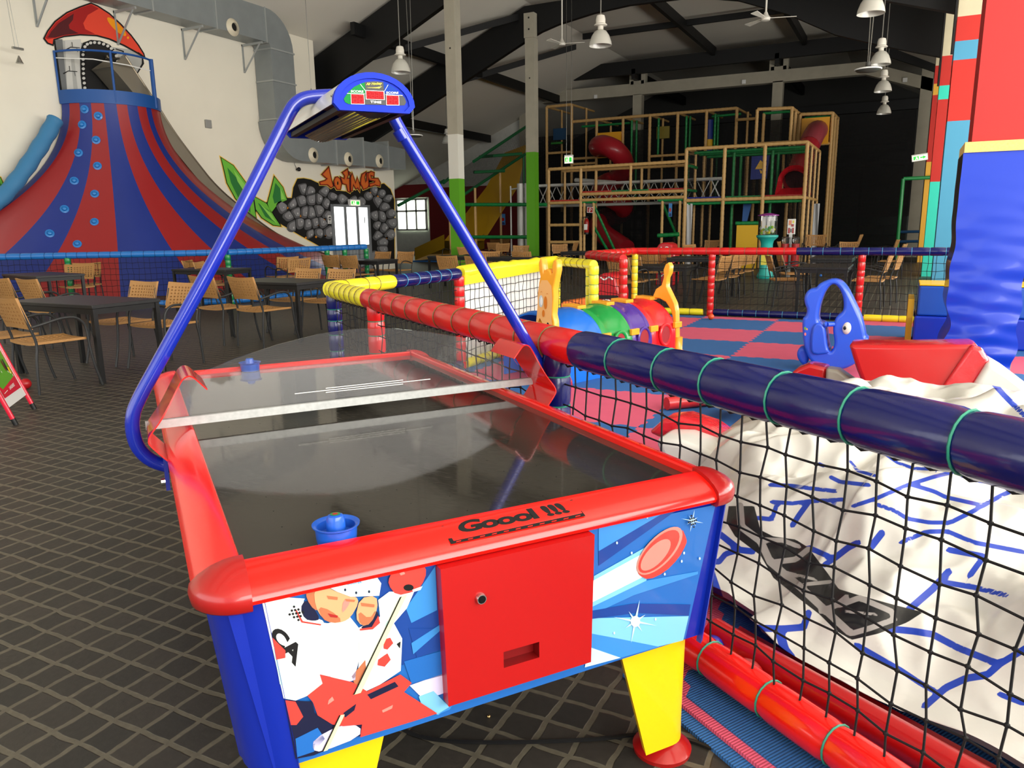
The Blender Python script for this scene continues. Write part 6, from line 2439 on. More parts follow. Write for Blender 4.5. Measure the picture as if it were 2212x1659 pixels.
put_text(mb, 'LANGNESE', [(.42, .232), (.68, .238), (.68, .262), (.42, .256)], lambda u, z: SP(u, z, .012), 4, bold=.02)
SQ([(.16, .228), (.34, .236), (.34, .240), (.16, .232)], 4, 2)
mb.build('poster', [m_fr, mat('poster_green', (92, 158, 46), .4), mat('poster_yellow', (240, 190, 40), .4), mat('poster_sky', (70, 130, 200), .4), m_white, mat('poster_brown', (92, 56, 34), .4), mat('poster_orange', (226, 96, 40), .4), mat('poster_navy', (24, 24, 52), .4)], bdp, smooth=False, fix=False)

# ================================================================== BIG CLIMBING FRAME
m_tan = mat('bamboo_tan_vinyl', (200, 160, 100), .5, coat=.1, bump=.15, nscale=30)
m_gr = mat('frame_green_vinyl', (16, 130, 64), .45, coat=.15)
m_padr, m_padb, m_padg = mat('red_deck_pad', (178, 44, 34), .6), mat('blue_deck_pad', (26, 44, 150), .6), mat('green_deck_pad', (24, 120, 60), .6)


def net_mat(name, cell, th, col):
    m = bpy.data.materials.new(name)
    m.use_nodes = True
    nt = m.node_tree
    N, L = nt.nodes, nt.links
    b = N['Principled BSDF']
    b.inputs['Base Color'].default_value = rgb(*col)
    b.inputs['Roughness'].default_value = .9
    tc, sx = N.new('ShaderNodeTexCoord'), N.new('ShaderNodeSeparateXYZ')
    L.new(tc.outputs['UV'], sx.inputs[0])
    out = []
    for k in 'XY':
        d = N.new('ShaderNodeMath')
        d.operation = 'DIVIDE'
        d.inputs[1].default_value = cell
        f = N.new('ShaderNodeMath')
        f.operation = 'FRACT'
        g = N.new('ShaderNodeMath')
        g.operation = 'LESS_THAN'
        g.inputs[1].default_value = th
        L.new(sx.outputs[k], d.inputs[0])
        L.new(d.outputs[0], f.inputs[0])
        L.new(f.outputs[0], g.inputs[0])
        out.append(g.outputs[0])
    mx = N.new('ShaderNodeMath')
    mx.operation = 'MAXIMUM'
    L.new(out[0], mx.inputs[0])
    L.new(out[1], mx.inputs[1])
    L.new(mx.outputs[0], b.inputs['Alpha'])
    return m


m_netp = net_mat('black_mesh_panel', .05, .26, (10, 10, 10))
m_netd = net_mat('darkening_black_mesh_panel', .05, .5, (9, 9, 9))


def net_panel(q, parent, m=None, name='net_panel'):
    """one flat mesh panel of woven net, holes cut by its material"""
    q = [Vector(p) for p in q]
    mb = MB()
    mb.poly(q)
    o = mb.build(name, m or m_netp, parent, smooth=False, fix=False)
    uv = o.data.uv_layers.new(name='UVMap')
    w_, h_ = (q[1] - q[0]).length, (q[3] - q[0]).length
    for i, c in enumerate(((0, 0), (w_, 0), (w_, h_), (0, h_))):
        uv.data[i].uv = c
    return o


cf = thing('climbing_frame', 'big bamboo-coloured soft play climbing frame with green rails, nets and yellow panels', 'climbing frame', (-7, 27, 0))


def bar(name, a, b, m=None, r=.05, n=8):
    mb = MB()
    a, b = Vector(a), Vector(b)
    k = max(2, int((b - a).length / .16))
    pts, rs = [], []
    for i in range(k):
        for f, g in ((.04, .9), (.2, 1), (.8, 1), (.96, .9)):
            pts.append(a.lerp(b, (i + f) / k))
            rs.append(r * g)
    mb.path(pts, rs, n)
    return mb.build(name, m or m_tan, cf, sharp=60)


FYP = 25.
zF = lambda x, y: PY(x, y, FYP).z
XF = [-11.3 + 1.21 * i for i in range(8)]
zt1, zt2, zdk, zwk, zlo = zF(1183, 366), zF(1741, 307), zF(1600, 430), zF(1370, 416), zF(1370, 429)
for i in (0, 1):
    bar('post', (XF[i], FYP, 0), (XF[i], FYP, zt1), r=.058)
    bar('post', (XF[i] + .1, FYP + 1.2, 0), (XF[i] + .1, FYP + 1.2, zt1 - .02))
xc = PY(1362, 400, FYP).x
bar('post', (xc, FYP, zwk), (xc, FYP, zt1))
for X in (xc, -10.0):
    bar('post', (X, FYP + 1.2, zwk), (X, FYP + 1.2, zt1))
for i in range(4, 8):
    bar('post', (XF[i], FYP, 0), (XF[i], FYP, zt2), r=.06)
bar('beam', (XF[0], FYP, zt1), (XF[4], FYP, zt1 + .03), r=.058)
bar('beam', (XF[0], FYP + 1.2, zt1), (XF[4], FYP + 1.2, zt1))
bar('beam', (XF[4], FYP, zt2), (XF[7], FYP, zt2), r=.058)
for z in (zF(1215, 438), zF(1215, 486), zF(1215, 523)):
    bar('beam', (XF[0], FYP, z), (XF[1], FYP, z), r=.055)
bar('beam', (XF[1], FYP, zwk), (XF[4], FYP, zwk), r=.058)
bar('beam', (XF[1], FYP, zlo), (XF[4], FYP, zlo), r=.055)
bar('beam', (XF[4], FYP, zdk), (XF[7], FYP, zdk), r=.06)
for Y in (FYP + 1.2, FYP + 2.4, FYP + 3.6):
    for i in (4, 7):
        bar('post', (XF[i], Y, 0), (XF[i], Y, zt2))
    for i in (5, 6):
        bar('post', (XF[i] + .05, Y, zdk if Y > 26.5 else 0), (XF[i] + .05, Y, zt2), m_gr if Y < 28 else m_tan)
for z in (zt2, zdk):
    for i in (4, 7):
        bar('beam', (XF[i], FYP, z), (XF[i], FYP + 3.6, z))
for Y in (FYP + .6, FYP + 1.3, FYP + 2.4):
    bar('beam', (XF[4] + .1, Y, zt2 - .08), (XF[7] - .1, Y, zt2 - .08), m_gr)
bar('beam', (XF[4], FYP + .1, zdk - .1), (XF[7], FYP + .1, zdk - .1), m_gr)
for z in (zt1 - .1, zwk + .03):
    bar('beam', (XF[4] + .05, FYP + .15, z), (XF[4] + .05, FYP + 1.2, z), m_gr)
# walkway and decks
for x0, x1, m in ((XF[1], -9.0, m_padr), (-9.0, -7.7, m_padg), (-7.7, XF[4], m_padr)):
    mb = MB()
    mb.box((x0, FYP + .06, zwk + .02), (x1, FYP + 1.2, zwk + .1))
    mb.build('deck_pad', m, cf, smooth=False)
mb = MB()
mb.box((XF[0], FYP + .06, zF(1215, 438) + .02), (XF[1], FYP + 1.2, zF(1215, 438) + .1))
mb.build('deck_pad', m_padr, cf, smooth=False)
for i, m in ((4, m_padb), (5, m_padg), (6, m_padr)):
    mb = MB()
    mb.box((XF[i] + .06, FYP + .06, zdk + .02), (XF[i + 1] - .06, FYP + 3.5, zdk + .1))
    mb.build('deck_pad', m, cf, smooth=False)
# lacing under the walkway
mb = MB()
k = 18
pts = [v3(XF[1] + (XF[4] - XF[1]) * i / k, FYP, zlo if i % 2 else zwk) for i in range(k + 1)]
mb.path(pts, .012, 4, caps=False)
mb.build('lacing', mat('pale_cord', (170, 165, 150), .7), cf)
# entry frames under the walkway
for px0, px1, ztop in ((1261, 1281, 436), (1429, 1467, 432)):
    x0, x1 = PY(px0, 480, FYP).x, PY(px1, 480, FYP).x
    zt = zF(px0, ztop)
    for X in (x0, x1):
        bar('post', (X, FYP + .05, 0), (X, FYP + .05, zt), r=.05)
    bar('beam', (x0 - .15, FYP + .05, zt), (x1 + .1, FYP + .05, zt), m_gr, .06)
for p in ((1283, 444, 1330, 545), (1283, 490, 1315, 545), (1432, 440, 1467, 522)):
    a, b = PY(p[0], p[1], FYP + .3), PY(p[2], p[3], FYP + .9)
    bar('brace', a, b, m_gr, .05)
bar('beam', PY(1420, 509, FYP), PY(1468, 506, FYP), m_gr, .07)
# front low fence left of the frame
for y, xa, xb in ((442, 992, 1181), (512, 1015, 1150)):
    bar('beam', PY(xa, y, FYP - .2), PY(xb, y, FYP - .2), m_gr, .065)
for x, y in ((1000, 446), (1026, 446), (1149, 445), (1158, 444)):
    p = PY(x, y, FYP - .1)
    bar('post', (p.x, p.y, 0), p, r=.045)
# panels
mb = MB()
p0, p1 = PY(1590, 525, FYP), PY(1638, 486, FYP)
mb.box((p0.x, FYP - .02, 0), (p1.x, FYP + .02, p1.z))
mb.build('yellow_panel', mat('yellow_panel', (228, 180, 14), .45), cf, smooth=False)
bar('beam', (p0.x - .05, FYP, p1.z + .06), (p1.x + .1, FYP, p1.z + .06), m_gr, .06)
for px0, px1, Y in ((1481, 1496, FYP + .05), (1752, 1771, FYP + 3)):
    mb = MB()
    p0, p1 = PY(px0 + 2, 440, Y), PY(px1, 440, Y)
    mb.grid(lambda u, v: (p0.x + (p1.x - p0.x) * u, Y + .03 * math.sin(u * 9 + v * 4), p0.z * v), 8, 12)
    mb.build('grey_banner', mat('grey_banner', (188, 190, 192), .6), cf)
mb = MB()
Y = FYP + 1.6
q = [PY(x, y, Y) for x, y in ((1624, 338), (1663, 335), (1656, 386), (1621, 388))]
mb.poly(q, 0)
q2 = lambda pts: mb.poly([PY(1460 + x / 5.53, 220 + y / 5.53, Y - .02) for x, y in pts], 1)
q2([(1010, 695), (1060, 735), (1075, 770), (1055, 800), (945, 805)])
q2([(1000, 810), (1040, 830), (1085, 815), (1060, 835), (1010, 860)])
mb.build('blue_flag_panel', [mat('navy_panel', (20, 40, 122), .5), mat('panel_amber', (220, 170, 60), .5)], cf, smooth=False, fix=False)
mb = MB()
q = [PY(x, y, FYP + 1) for x, y in ((1606, 437), (1624, 439), (1614, 478), (1603, 478))]
mb.poly(q)
mb.build('blue_banner', mat('sky_banner', (40, 92, 160), .5), cf, smooth=False)
# nets: front of the box, walkway sides, dense ones added at the back to darken the interior
for i in (4, 5, 6):
    net_panel([(XF[i], FYP + 3.6, zdk), (XF[i + 1], FYP + 3.6, zdk), (XF[i + 1], FYP + 3.6, zt2), (XF[i], FYP + 3.6, zt2)], cf, m_netd)
    net_panel([(XF[i], FYP + .03, zdk), (XF[i + 1], FYP + .03, zdk), (XF[i + 1], FYP + .03, zt2), (XF[i], FYP + .03, zt2)], cf, net_mat('fine_black_mesh', .05, .09, (10, 10, 10)) if i == 4 else bpy.data.materials['fine_black_mesh'])
fine = bpy.data.materials['fine_black_mesh']
for X in (XF[4], XF[7]):
    net_panel([(X, FYP, 0), (X, FYP + 3.6, 0), (X, FYP + 3.6, zt2), (X, FYP, zt2)], cf, m_netp)
net_panel([(XF[0], FYP + 1.2, zwk), (XF[4], FYP + 1.2, zwk), (XF[4], FYP + 1.2, zt1), (XF[0], FYP + 1.2, zt1)], cf, fine)
net_panel([(-16, 32.9, 0), (0, 32.9, 0), (0, 32.9, 5.4), (-16, 32.9, 5.4)], cf, m_netd)
net_panel([(-13.2, 29.6, 0), (-3, 29.6, 0), (-3, 29.6, 2.3), (-13.2, 29.6, 2.3)], cf, m_netd)
# upper storeys further back
UY = 31.6
zU = lambda x, y: PY(x, y, UY).z
xs = [PY(x, 260, UY).x for x in (1181, 1235, 1289, 1346, 1404, 1464, 1526, 1591)]
zt = [zU(1181, 231), zU(1235, 226)] + [zU(1440, 246)] * 6
for i, X in enumerate(xs):
    bar('post', (X, UY, 0), (X, UY, zt[i]), r=.065)
    bar('post', (X + .2, UY + 1.2, 2), (X + .2, UY + 1.2, zt[i]), m_gr if i in (3, 5, 6) else m_tan)
    bar('beam', (X, UY, zt[i]), (X + .1, UY + 2.4, zt[i]), r=.05)
bar('beam', (xs[0], UY, zt[0]), (xs[1], UY, zt[1]), r=.065)
bar('beam', (xs[1], UY, zU(1300, 258)), (xs[7], UY, zt[7]), r=.065)
bar('beam', (xs[1] + .1, UY + .9, zU(1300, 264)), (xs[3], UY + .9, zU(1300, 264)), m_gr)
bar('beam', (xs[6], UY + .9, zt[6] - .12), (xs[7], UY + .9, zt[7] - .1), m_gr)
for a, b, y in ((0, 1, 318), (2, 3, 283), (4, 7, 338), (1, 2, 334), (1, 2, 346)):
    bar('beam', (xs[a], UY, zU(1400, y)), (xs[b], UY, zU(1400, y)), r=.055)
for i in (3, 4, 5, 6):
    X = xs[i] + .28
    bar('post', (X, UY + .3, zU(1400, 338)), (X, UY + .3, zt[i] - .1), m_gr)
mb = MB()
for k, (z0, z1, m) in enumerate(((0, .45, 0), (.45, .75, 1), (.75, 1.5, 0))):
    p = PY(1531, 300, UY + .3)
    zz = zU(1531, 342)
    mb.lathe([(.16, zz + z0), (.16, zz + z1)], 14, (p.x, p.y, 0), m)
mb.build('padded_column', [mat('navy_pad', (18, 42, 120), .5), mat('amber_pad', (214, 166, 24), .5)], cf)
for x0, y0_, x1, y1_, c in ((1418, 272, 1446, 300, (132, 118, 34)), (1195, 276, 1222, 303, (20, 62, 96)), (1190, 306, 1214, 312, (40, 120, 40))):
    mb = MB()
    a, b = PY(x0, y1_, UY + .8), PY(x1, y0_, UY + .8)
    mb.box((a.x, UY + .8, a.z), (b.x, UY + .9, b.z))
    mb.build('play_panel', mat('panel_%d' % x0, c, .5), cf, smooth=False)
# right towers
for Y, xa, xb, yt in ((29.0, 1636, 1711, 236), (30.4, 1729, 1799, 247)):
    a, b = PY(xa, yt, Y), PY(xb, yt - 3, Y)
    for X in (a.x, b.x):
        for dy in (0, 1.2) if X == a.x else (0, .8, 1.6):
            bar('post', (X + .03 * dy, Y + dy, 0), (X + .03 * dy, Y + dy, a.z), r=.06)
    bar('beam', (a.x, Y, a.z), (b.x, Y, b.z), r=.06)
    bar('beam', (b.x, Y, b.z), (b.x + .04, Y + 1.6, b.z), r=.055)
    bar('beam', (a.x, Y + 1.2, a.z), (b.x, Y + 1.2, a.z), m_gr)
    z = PY(1770, 311, 30.4).z
    bar('beam', (a.x, Y, z), (b.x, Y, z), r=.055)
bar('beam', PY(1591, 259, 30), PY(1636, 256, 29.2), r=.055)
# yellow panels the tubes come out of
for (x0, y0_, x1, y1_, Y) in ((1729, 252, 1793, 314, 30.35), (1291, 284, 1342, 342, UY - .05)):
    mb = MB()
    a, b = PY(x0, y1_, Y), PY(x1, y0_, Y)
    mb.box((a.x, Y - .03, a.z), (b.x, Y + .03, b.z))
    mb.build('yellow_panel', mat('amber_tube_panel', (226, 160, 20), .45), cf, smooth=False)
# red tube slides
m_tube, m_tube2 = mat('red_tube_plastic', (168, 28, 40), .35, coat=.25), mat('faded_red_tube', (160, 62, 72), .45, coat=.15)
tb = thing('tube_slide', 'long spiral red tube slide left of centre in the climbing frame', 'tube slide', (-9, 30, 0), 'red tube slides')
cp = [(1322, 322, 31.6), (1312, 318, 30.6), (1288, 318, 29.8), (1300, 312, 29.2), (1325, 320, 29.0), (1346, 342, 29.4), (1350, 366, 30.2), (1332, 388, 30.9), (1305, 396, 30.6), (1296, 410, 29.8), (1312, 424, 29.2), (1338, 436, 29.2), (1352, 452, 29.8), (1335, 466, 30.5), (1304, 470, 30.2), (1290, 486, 29.5), (1303, 506, 28.8), (1330, 524, 28.2), (1352, 540, 27.8)]
pts = smooth_path([PY(x, y, Y) for x, y, Y in cp], 2)
mb = MB()
mb.path(pts, [.39 + (.015 if i % 9 == 0 else 0) for i in range(len(pts))], 16)
mb.build('tube', m_tube, tb, sharp=70)
tb = thing('tube_slide', 'short red tube slide with a flared mouth at the right of the climbing frame', 'tube slide', (-4, 28, 2), 'red tube slides')
cp = [(1766, 282, 30.4), (1762, 284, 29.6), (1752, 304, 28.8), (1738, 336, 28.0), (1724, 372, 27.2), (1716, 392, 26.5)]
pts = smooth_path([PY(x, y, Y) for x, y, Y in cp], 2)
mb = MB()
mb.path(pts[:len(pts) // 2], .36, 16, caps=False)
mb.build('upper_tube', m_tube2, tb, sharp=70)
mb = MB()
mb.path(pts[len(pts) // 2 - 1:], .36, 16, caps=False)
mb.build('lower_tube', m_tube, tb, sharp=70)
e = pts[-1]
mb = MB()
n = 22
ringo = [v3(e.x + .5 * math.cos(PI - PI * i / n), e.y - .12, e.z + .5 * math.sin(PI * i / n)) for i in range(n + 1)]
ringo = [v3(e.x - .55, e.y - .3, zdk + .1)] + ringo + [v3(e.x + .55, e.y - .3, zdk + .1)]
ringi = [v3(e.x + (p.x - e.x) * .72, e.y + .05, e.z + (p.z - e.z) * .74) for p in ringo]
mb.loft([ringo, ringi], closed=False, caps=False)
mb.loft([[v3(p.x, p.y + .08, p.z) for p in ringo], ringo], closed=False, caps=False)
mb.poly([v3(e.x - .55, e.y - .3, zdk + .1), v3(e.x + .55, e.y - .3, zdk + .1), v3(e.x + .36, e.y + .05, e.z - .2), v3(e.x - .36, e.y + .05, e.z - .2)])
mb.build('flared_mouth', mat('bright_red_plastic', (206, 20, 36), .3, coat=.3), tb, sharp=60)
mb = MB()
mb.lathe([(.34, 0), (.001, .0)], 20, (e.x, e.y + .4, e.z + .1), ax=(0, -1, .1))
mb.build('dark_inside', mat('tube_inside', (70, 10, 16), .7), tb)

# white aluminium truss bridge behind the walkway
tr = thing('truss_bridge', 'white aluminium truss with two thick round columns running behind the walkway', 'truss', (-9, 26.3, 0))
m_tru = mat('white_truss_tube', (214, 214, 208), .4, metal=.2)
TY = 26.35
q = [PY(x, y, TY) for x, y in ((1131, 403), (1480, 388), (1283, 441), (1480, 437), (1131, 430))]
zu, zl = (q[0].z + q[1].z) / 2, q[3].z
X0, X1 = PY(1125, 400, TY).x, PY(1560, 400, TY).x
for dy in (0, .35):
    for z in (zu, zl):
        mb = MB()
        mb.tube((X0, TY + dy, z), (X1, TY + dy, z), .05, 8)
        mb.build('chord', m_tru, tr)
mb = MB()
k = 20
mb.path([v3(X0 + (X1 - X0) * i / k, TY, zu if i % 2 else zl) for i in range(k + 1)], .03, 6, caps=False)
mb.path([v3(X0 + (X1 - X0) * (i + .5) / k, TY + .35, zu if i % 2 else zl) for i in range(k)], .03, 6, caps=False)
mb.build('lattice', m_tru, tr)
for x, r in ((1124, .13), (1140, .13), (1155, .1)):
    p = PY(x, 400, TY - .1)
    mb = MB()
    mb.lathe([(r, 0), (r, zu + .1)], 16, (p.x, p.y, 0))
    mb.build('column', m_tru, tr)
mb = MB()
p = PY(1103, 402, TY)
mb.tube((p.x, p.y, 0), p, .035, 8).tube((p.x, p.y, p.z - .12), (X0, TY, zu - .05), .03, 8)
mb.build('support_pole', m_tru, tr)
mb = MB()
mb.path([PY(1243, 389, TY + .5), PY(1330, 395, TY + .1)], .075, 8)
mb.build('loose_tube', m_tru, tr)
# wide yellow slide with its netted green stair rails
ys = thing('wide_slide', 'wide yellow slide running down from the left of the climbing frame', 'slide', (-12, 24, 0))
q0, q1 = G(893, 556, .0), G(988, 556, .0)
q2_, q3_ = PY(1138, 312, 30.5), PY(1090, 330, 31)
m_ysl = mat('amber_slide', (206, 158, 12), .4, coat=.2)
b0, b1 = G(896, 550, .25), G(985, 548, .25)
mid0, mid1 = PY(960, 520, 26.5), PY(1046, 520, 26.3)
mb = MB()
mb.loft([[b0, b1], [mid0, mid1], [PY(1050, 405, 29), PY(1120, 402, 28.6)], [q3_, q2_]], closed=False, caps=False)
mb.build('chute', [m_ysl], ys, sharp=60)
mb = MB()
for a, b in ((b0, q0), (b1, q1)):
    mb.poly([a + v3(0, 0, .28), a + v3(0, 0, -.24), (mid0 if a is b0 else mid1) + v3(0, 0, -.3), (mid0 if a is b0 else mid1) + v3(0, 0, .25)])
mb.poly([b0 + v3(0, 0, 0), b1 + v3(0, 0, 0), b1 + v3(0, 0, -.24), b0 + v3(0, 0, -.24)])
mb.build('side_wall', m_ysl, ys, smooth=False)
sr = thing('stair_rails', 'netted green sloping stair rails rising left of the climbing frame', 'railing', (-14, 27, 0))
for (xa, ya, Ya), (xb, yb, Yb) in (((1023, 349, 25.5), (1142, 270, 30)), ((971, 441, 24.5), (1134, 333, 29.5)), ((958, 395, 25), (992, 368, 26.3)), ((1023, 372, 26), (1090, 369, 27)), ((1035, 339, 27), (1128, 332, 28)), ((860, 444, 24), (960, 390, 26))):
    mb = MB()
    mb.tube(PY(xa, ya, Ya), PY(xb, yb, Yb), .06, 8)
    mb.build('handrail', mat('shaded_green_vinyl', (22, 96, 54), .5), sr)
for x, y, Y in ((1131, 335, 29.4), (1080, 367, 27.5), (1026, 406, 25.8), (971, 441, 24.5)):
    p = PY(x, y, Y)
    mb = MB()
    mb.tube((p.x, p.y, 0), p, .05, 8)
    mb.build('rail_post', m_tan if x != 1131 else MATS['shaded_green_vinyl'], sr)
a, b, c, d = PY(971, 441, 24.5), PY(1134, 333, 29.5), PY(1142, 270, 30), PY(1000, 362, 25)
net_panel([a, b, c, d], sr, m_netp)
mb = MB()
p = G(1000, 566, 0)
mb.box((p.x - 2.3, p.y - .3, .0), (p.x - .2, p.y + .9, .05))
tag(mb.build('landing_mat', mat('blue_landing_mat', (40, 96, 160), .6), origin=(p.x - 1.2, p.y, 0), smooth=False), 'flat blue landing mat at the foot of the yellow slide', 'mat')

# extinguisher, its sign, posters
p = PY(1267, 506, FYP - .12)
ex = thing('fire_extinguisher', 'red fire extinguisher hanging on a bamboo-coloured post', 'fire extinguisher', p)
mb = MB()
mb.lathe([(.07, .02), (.085, .05), (.085, .42), (.06, .5), (.03, .53), (.03, .56), (.001, .56)], 14, p)
mb.build('cylinder', m_redcap, ex)
mb = MB()
mb.lathe([(.086, .0), (.086, .06)], 14, p)
mb.build('black_base', m_black, ex)
mb = MB()
mb.path([p + v3(.03, 0, .57), p + v3(-.1, -.02, .58), p + v3(-.15, -.03, .45), p + v3(-.12, -.05, .3)], .014, 6)
mb.box((p.x - .05, p.y - .03, p.z + .55), (p.x + .06, p.y + .03, p.z + .6))
mb.build('hose', m_black, ex)
mb = MB()
mb.poly([(p.x - .06, p.y - .087, p.z + .15), (p.x + .06, p.y - .087, p.z + .15), (p.x + .06, p.y - .087, p.z + .34), (p.x - .06, p.y - .087, p.z + .34)])
mb.build('label_sticker', m_white, ex, smooth=False)
mb = MB()
Y = FYP - .1
SGN = lambda x, y, k: PY(960 + x / 5.53, 250 + y / 5.53, Y - .004 * k)
mb.poly([SGN(x, y, 0) for x, y in ((1704, 1088), (1778, 1090), (1776, 1162), (1702, 1158))], 1)
mb.poly([SGN(x, y, 1) for x, y in ((1710, 1094), (1772, 1096), (1770, 1156), (1708, 1152))], 0)
mb.poly([SGN(x, y, 2) for x, y in ((1725, 1142), (1728, 1110), (1745, 1103), (1758, 1112), (1752, 1128), (1740, 1140), (1733, 1152))], 1)
mb.poly([SGN(x, y, 3) for x, y in ((1733, 1132), (1738, 1112), (1750, 1112), (1745, 1126), (1737, 1138))], 0)
tag(mb.build('fire_sign', [m_redcap, m_white], origin=SGN(1740, 1125, 0), smooth=False, fix=False), 'square red and white fire sign above the extinguisher', 'sign')
for x0, y0_, x1, y1_, Y, lab in ((1444, 439, 1452, 468, FYP - .05, 'small blue poster with a red badge hanging in the entry frame'), (1083, 462, 1091, 486, 27.5, 'small blue poster with a red badge beyond the silver tubes')):
    mb = MB()
    a, b = PY(x0, y1_, Y), PY(x1, y0_, Y)
    mb.box((a.x, Y, a.z), (b.x, Y + .02, b.z))
    w_, h_ = b.x - a.x, b.z - a.z
    mb.poly([v3(a.x + w_ * (.45 + .38 * math.cos(t)), Y - .003, a.z + h_ * (.5 + .16 * math.sin(t))) for t in [2 * PI * i / 14 for i in range(14)]], 1)
    mb.poly([v3(a.x + w_ * u, Y - .003, a.z + h_ * v) for u, v in ((.1, .05), (.9, .03), (.8, .22), (.3, .28))], 2)
    tag(mb.build('hanging_poster', [mat('poster_blue', (60, 130, 196), .5), m_redcap, mat('poster_deep_blue', (26, 50, 110), .5)], origin=((a.x + b.x) / 2, Y, a.z), smooth=False, fix=False), lab, 'poster', 'small blue posters')

# capsule machine and sticker stand
p = PY(1657, 520, 20.5)
cm = thing('capsule_machine', 'clear capsule vending machine on a turquoise stand with a purple lid', 'vending machine', (p.x, p.y, 0))
kz = lambda y: PY(1657, y, 20.5).z
mb = MB()
mb.lathe([(.2, 0), (.22, .05), (.16, .2), (.15, kz(527)), (.17, kz(520)), (.27, kz(512)), (.27, kz(508)), (.22, kz(507))], 20, (p.x, p.y, 0))
mb.build('stand', mat('turquoise_plastic', (40, 178, 168), .35, coat=.2), cm)
mb = MB()
mb.lathe([(.235, kz(508)), (.235, kz(466)), (.2, kz(464))], 20, (p.x, p.y, 0))
mb.build('clear_drum', m_acr, cm)
mb = MB()
for k in range(5):
    a = 2 * PI * k / 5
    mb.box((p.x + .12 * math.cos(a) - .04, p.y + .12 * math.sin(a) - .004, kz(500)), (p.x + .12 * math.cos(a) + .04, p.y + .12 * math.sin(a) + .004, kz(468)))
mb.build('added_white_cards', m_white, cm, smooth=False)  # white cards added inside to make the clear drum look whiter
mb = MB()
mb.lathe([(.26, kz(466)), (.26, kz(464.5)), (.1, kz(461)), (.001, kz(460))], 20, (p.x, p.y, 0))
mb.build('lid', mat('purple_plastic', (150, 40, 150), .35), cm)
mb = MB()
for i in range(40):
    a, r = random.uniform(0, 2 * PI), .17 * math.sqrt(random.random())
    mb.ball((p.x + r * math.cos(a), p.y + r * math.sin(a), kz(506) + random.uniform(.03, .2)), .04, 8, i % 4)
o = mb.build('toy_capsules', [mat('capsule_lime', (150, 200, 40), .4), m_white, mat('capsule_yellow', (230, 210, 40), .4), mat('capsule_green', (60, 170, 80), .4)], cm)
o['kind'] = 'stuff'
mb = MB()
mb.poly([(p.x - .1, p.y - .165, .35), (p.x + .1, p.y - .165, .35), (p.x + .1, p.y - .172, .62), (p.x - .1, p.y - .172, .62)])
mb.build('front_sticker', mat('sticker_yellow', (230, 220, 90), .5), cm, smooth=False)
p = PY(1709, 510, 21)
stn = thing('sticker_machine', 'white and red card machine with two clear jars beside the capsule machine', 'vending machine', (p.x, p.y, 0))
zz = lambda y: PY(1709, y, 21).z
mb = MB()
a, b = PY(1700, 506, 21), PY(1718, 473, 21)
mb.box((a.x, 21, a.z), (b.x, 21.15, b.z), 0)
w_, h_ = b.x - a.x, b.z - a.z
for u0, v0, u1, v1, m in ((.1, .06, .38, .42, 1), (.66, .06, .9, .42, 1), (.42, .12, .62, .36, 2), (.15, .6, .55, .92, 3), (.5, .5, .85, .66, 1), (.66, .72, .88, .9, 4)):
    mb.poly([(a.x + w_ * u, 20.996, a.z + h_ * v) for u, v in ((u0, v0), (u1, v0), (u1, v1), (u0, v1))], m)
mb.build('card_cabinet', [m_white, m_redcap, mat('grey_panel', (120, 120, 118), .5), mat('salmon_card', (226, 150, 120), .5), mat('sticker_yellow', (230, 220, 90), .5)], stn, smooth=False, fix=False)
mb = MB()
mb.box((a.x + .05, 21.02, 0), (b.x - .05, 21.12, a.z))
mb.build('pedestal', m_steel, stn, smooth=False)
for dx in (-.12, .14):
    mb = MB()
    mb.lathe([(.09, zz(526)), (.1, zz(523)), (.1, zz(513)), (.06, zz(511))], 14, (p.x + dx, 20.85, 0))
    mb.build('clear_jar', m_acr, stn)
    mb = MB()
    mb.lathe([(.1, .3), (.1, zz(526)), (.02, zz(526))], 14, (p.x + dx, 20.85, 0))
    mb.build('jar_base', m_redcap, stn)
# red round-topped boxes
for i, (x, y0_, y1_, X, Y, lab) in enumerate(((1311, 590, 650, None, 11.2, 'red round-topped drink box with a white curl, seen through the gap of the pen'), (1437, 524, 560, None, 17.5, 'red round-topped drink box behind the red far rail'))):
    a = PY(x, y0_, Y)
    h_ = a.z
    wd_ = .36 if i == 0 else .42
    t = thing('drink_box', lab, 'box', (a.x, Y + .3, 0), 'red drink boxes')
    mb = MB()
    prof_ = [(-wd_ / 2, 0), (-wd_ / 2, h_ - .12), (-wd_ / 2 + .06, h_ - .03), (-.05, h_), (.05, h_), (wd_ / 2 - .06, h_ - .04), (wd_ / 2 + .02, h_ - .3), (wd_ / 2, 0)]
    mb.prism([v3(a.x + u, Y, z) for u, z in prof_], (0, .5, 0))
    mb.build('body', mat('drink_box_red', (188, 18, 30), .35, coat=.2), t, bevel=.03)
    mb = MB()
    mb.box((a.x - wd_ / 2 - .01, Y - .015, h_ * .42), (a.x + wd_ / 2 + .01, Y + .01, h_ * .5))
    mb.build('black_band', m_black, t, smooth=False)
    mb = MB()
    for rr, ww in ((.13, .022), (.06, .022)):
        mb.path([v3(a.x + rr * 1.1 * math.cos(q), Y - .012, h_ * .2 + rr * math.sin(q)) for q in [PI * (.05 + .9 * k / 12) for k in range(13)]], ww * .6, 6)
    mb.path([v3(a.x + u, Y - .012, h_ * .88 + .02 * math.sin(u * 40)) for u in [-.1 + .02 * k for k in range(11)]], .012, 6)
    mb.build('white_curl', m_white, t)
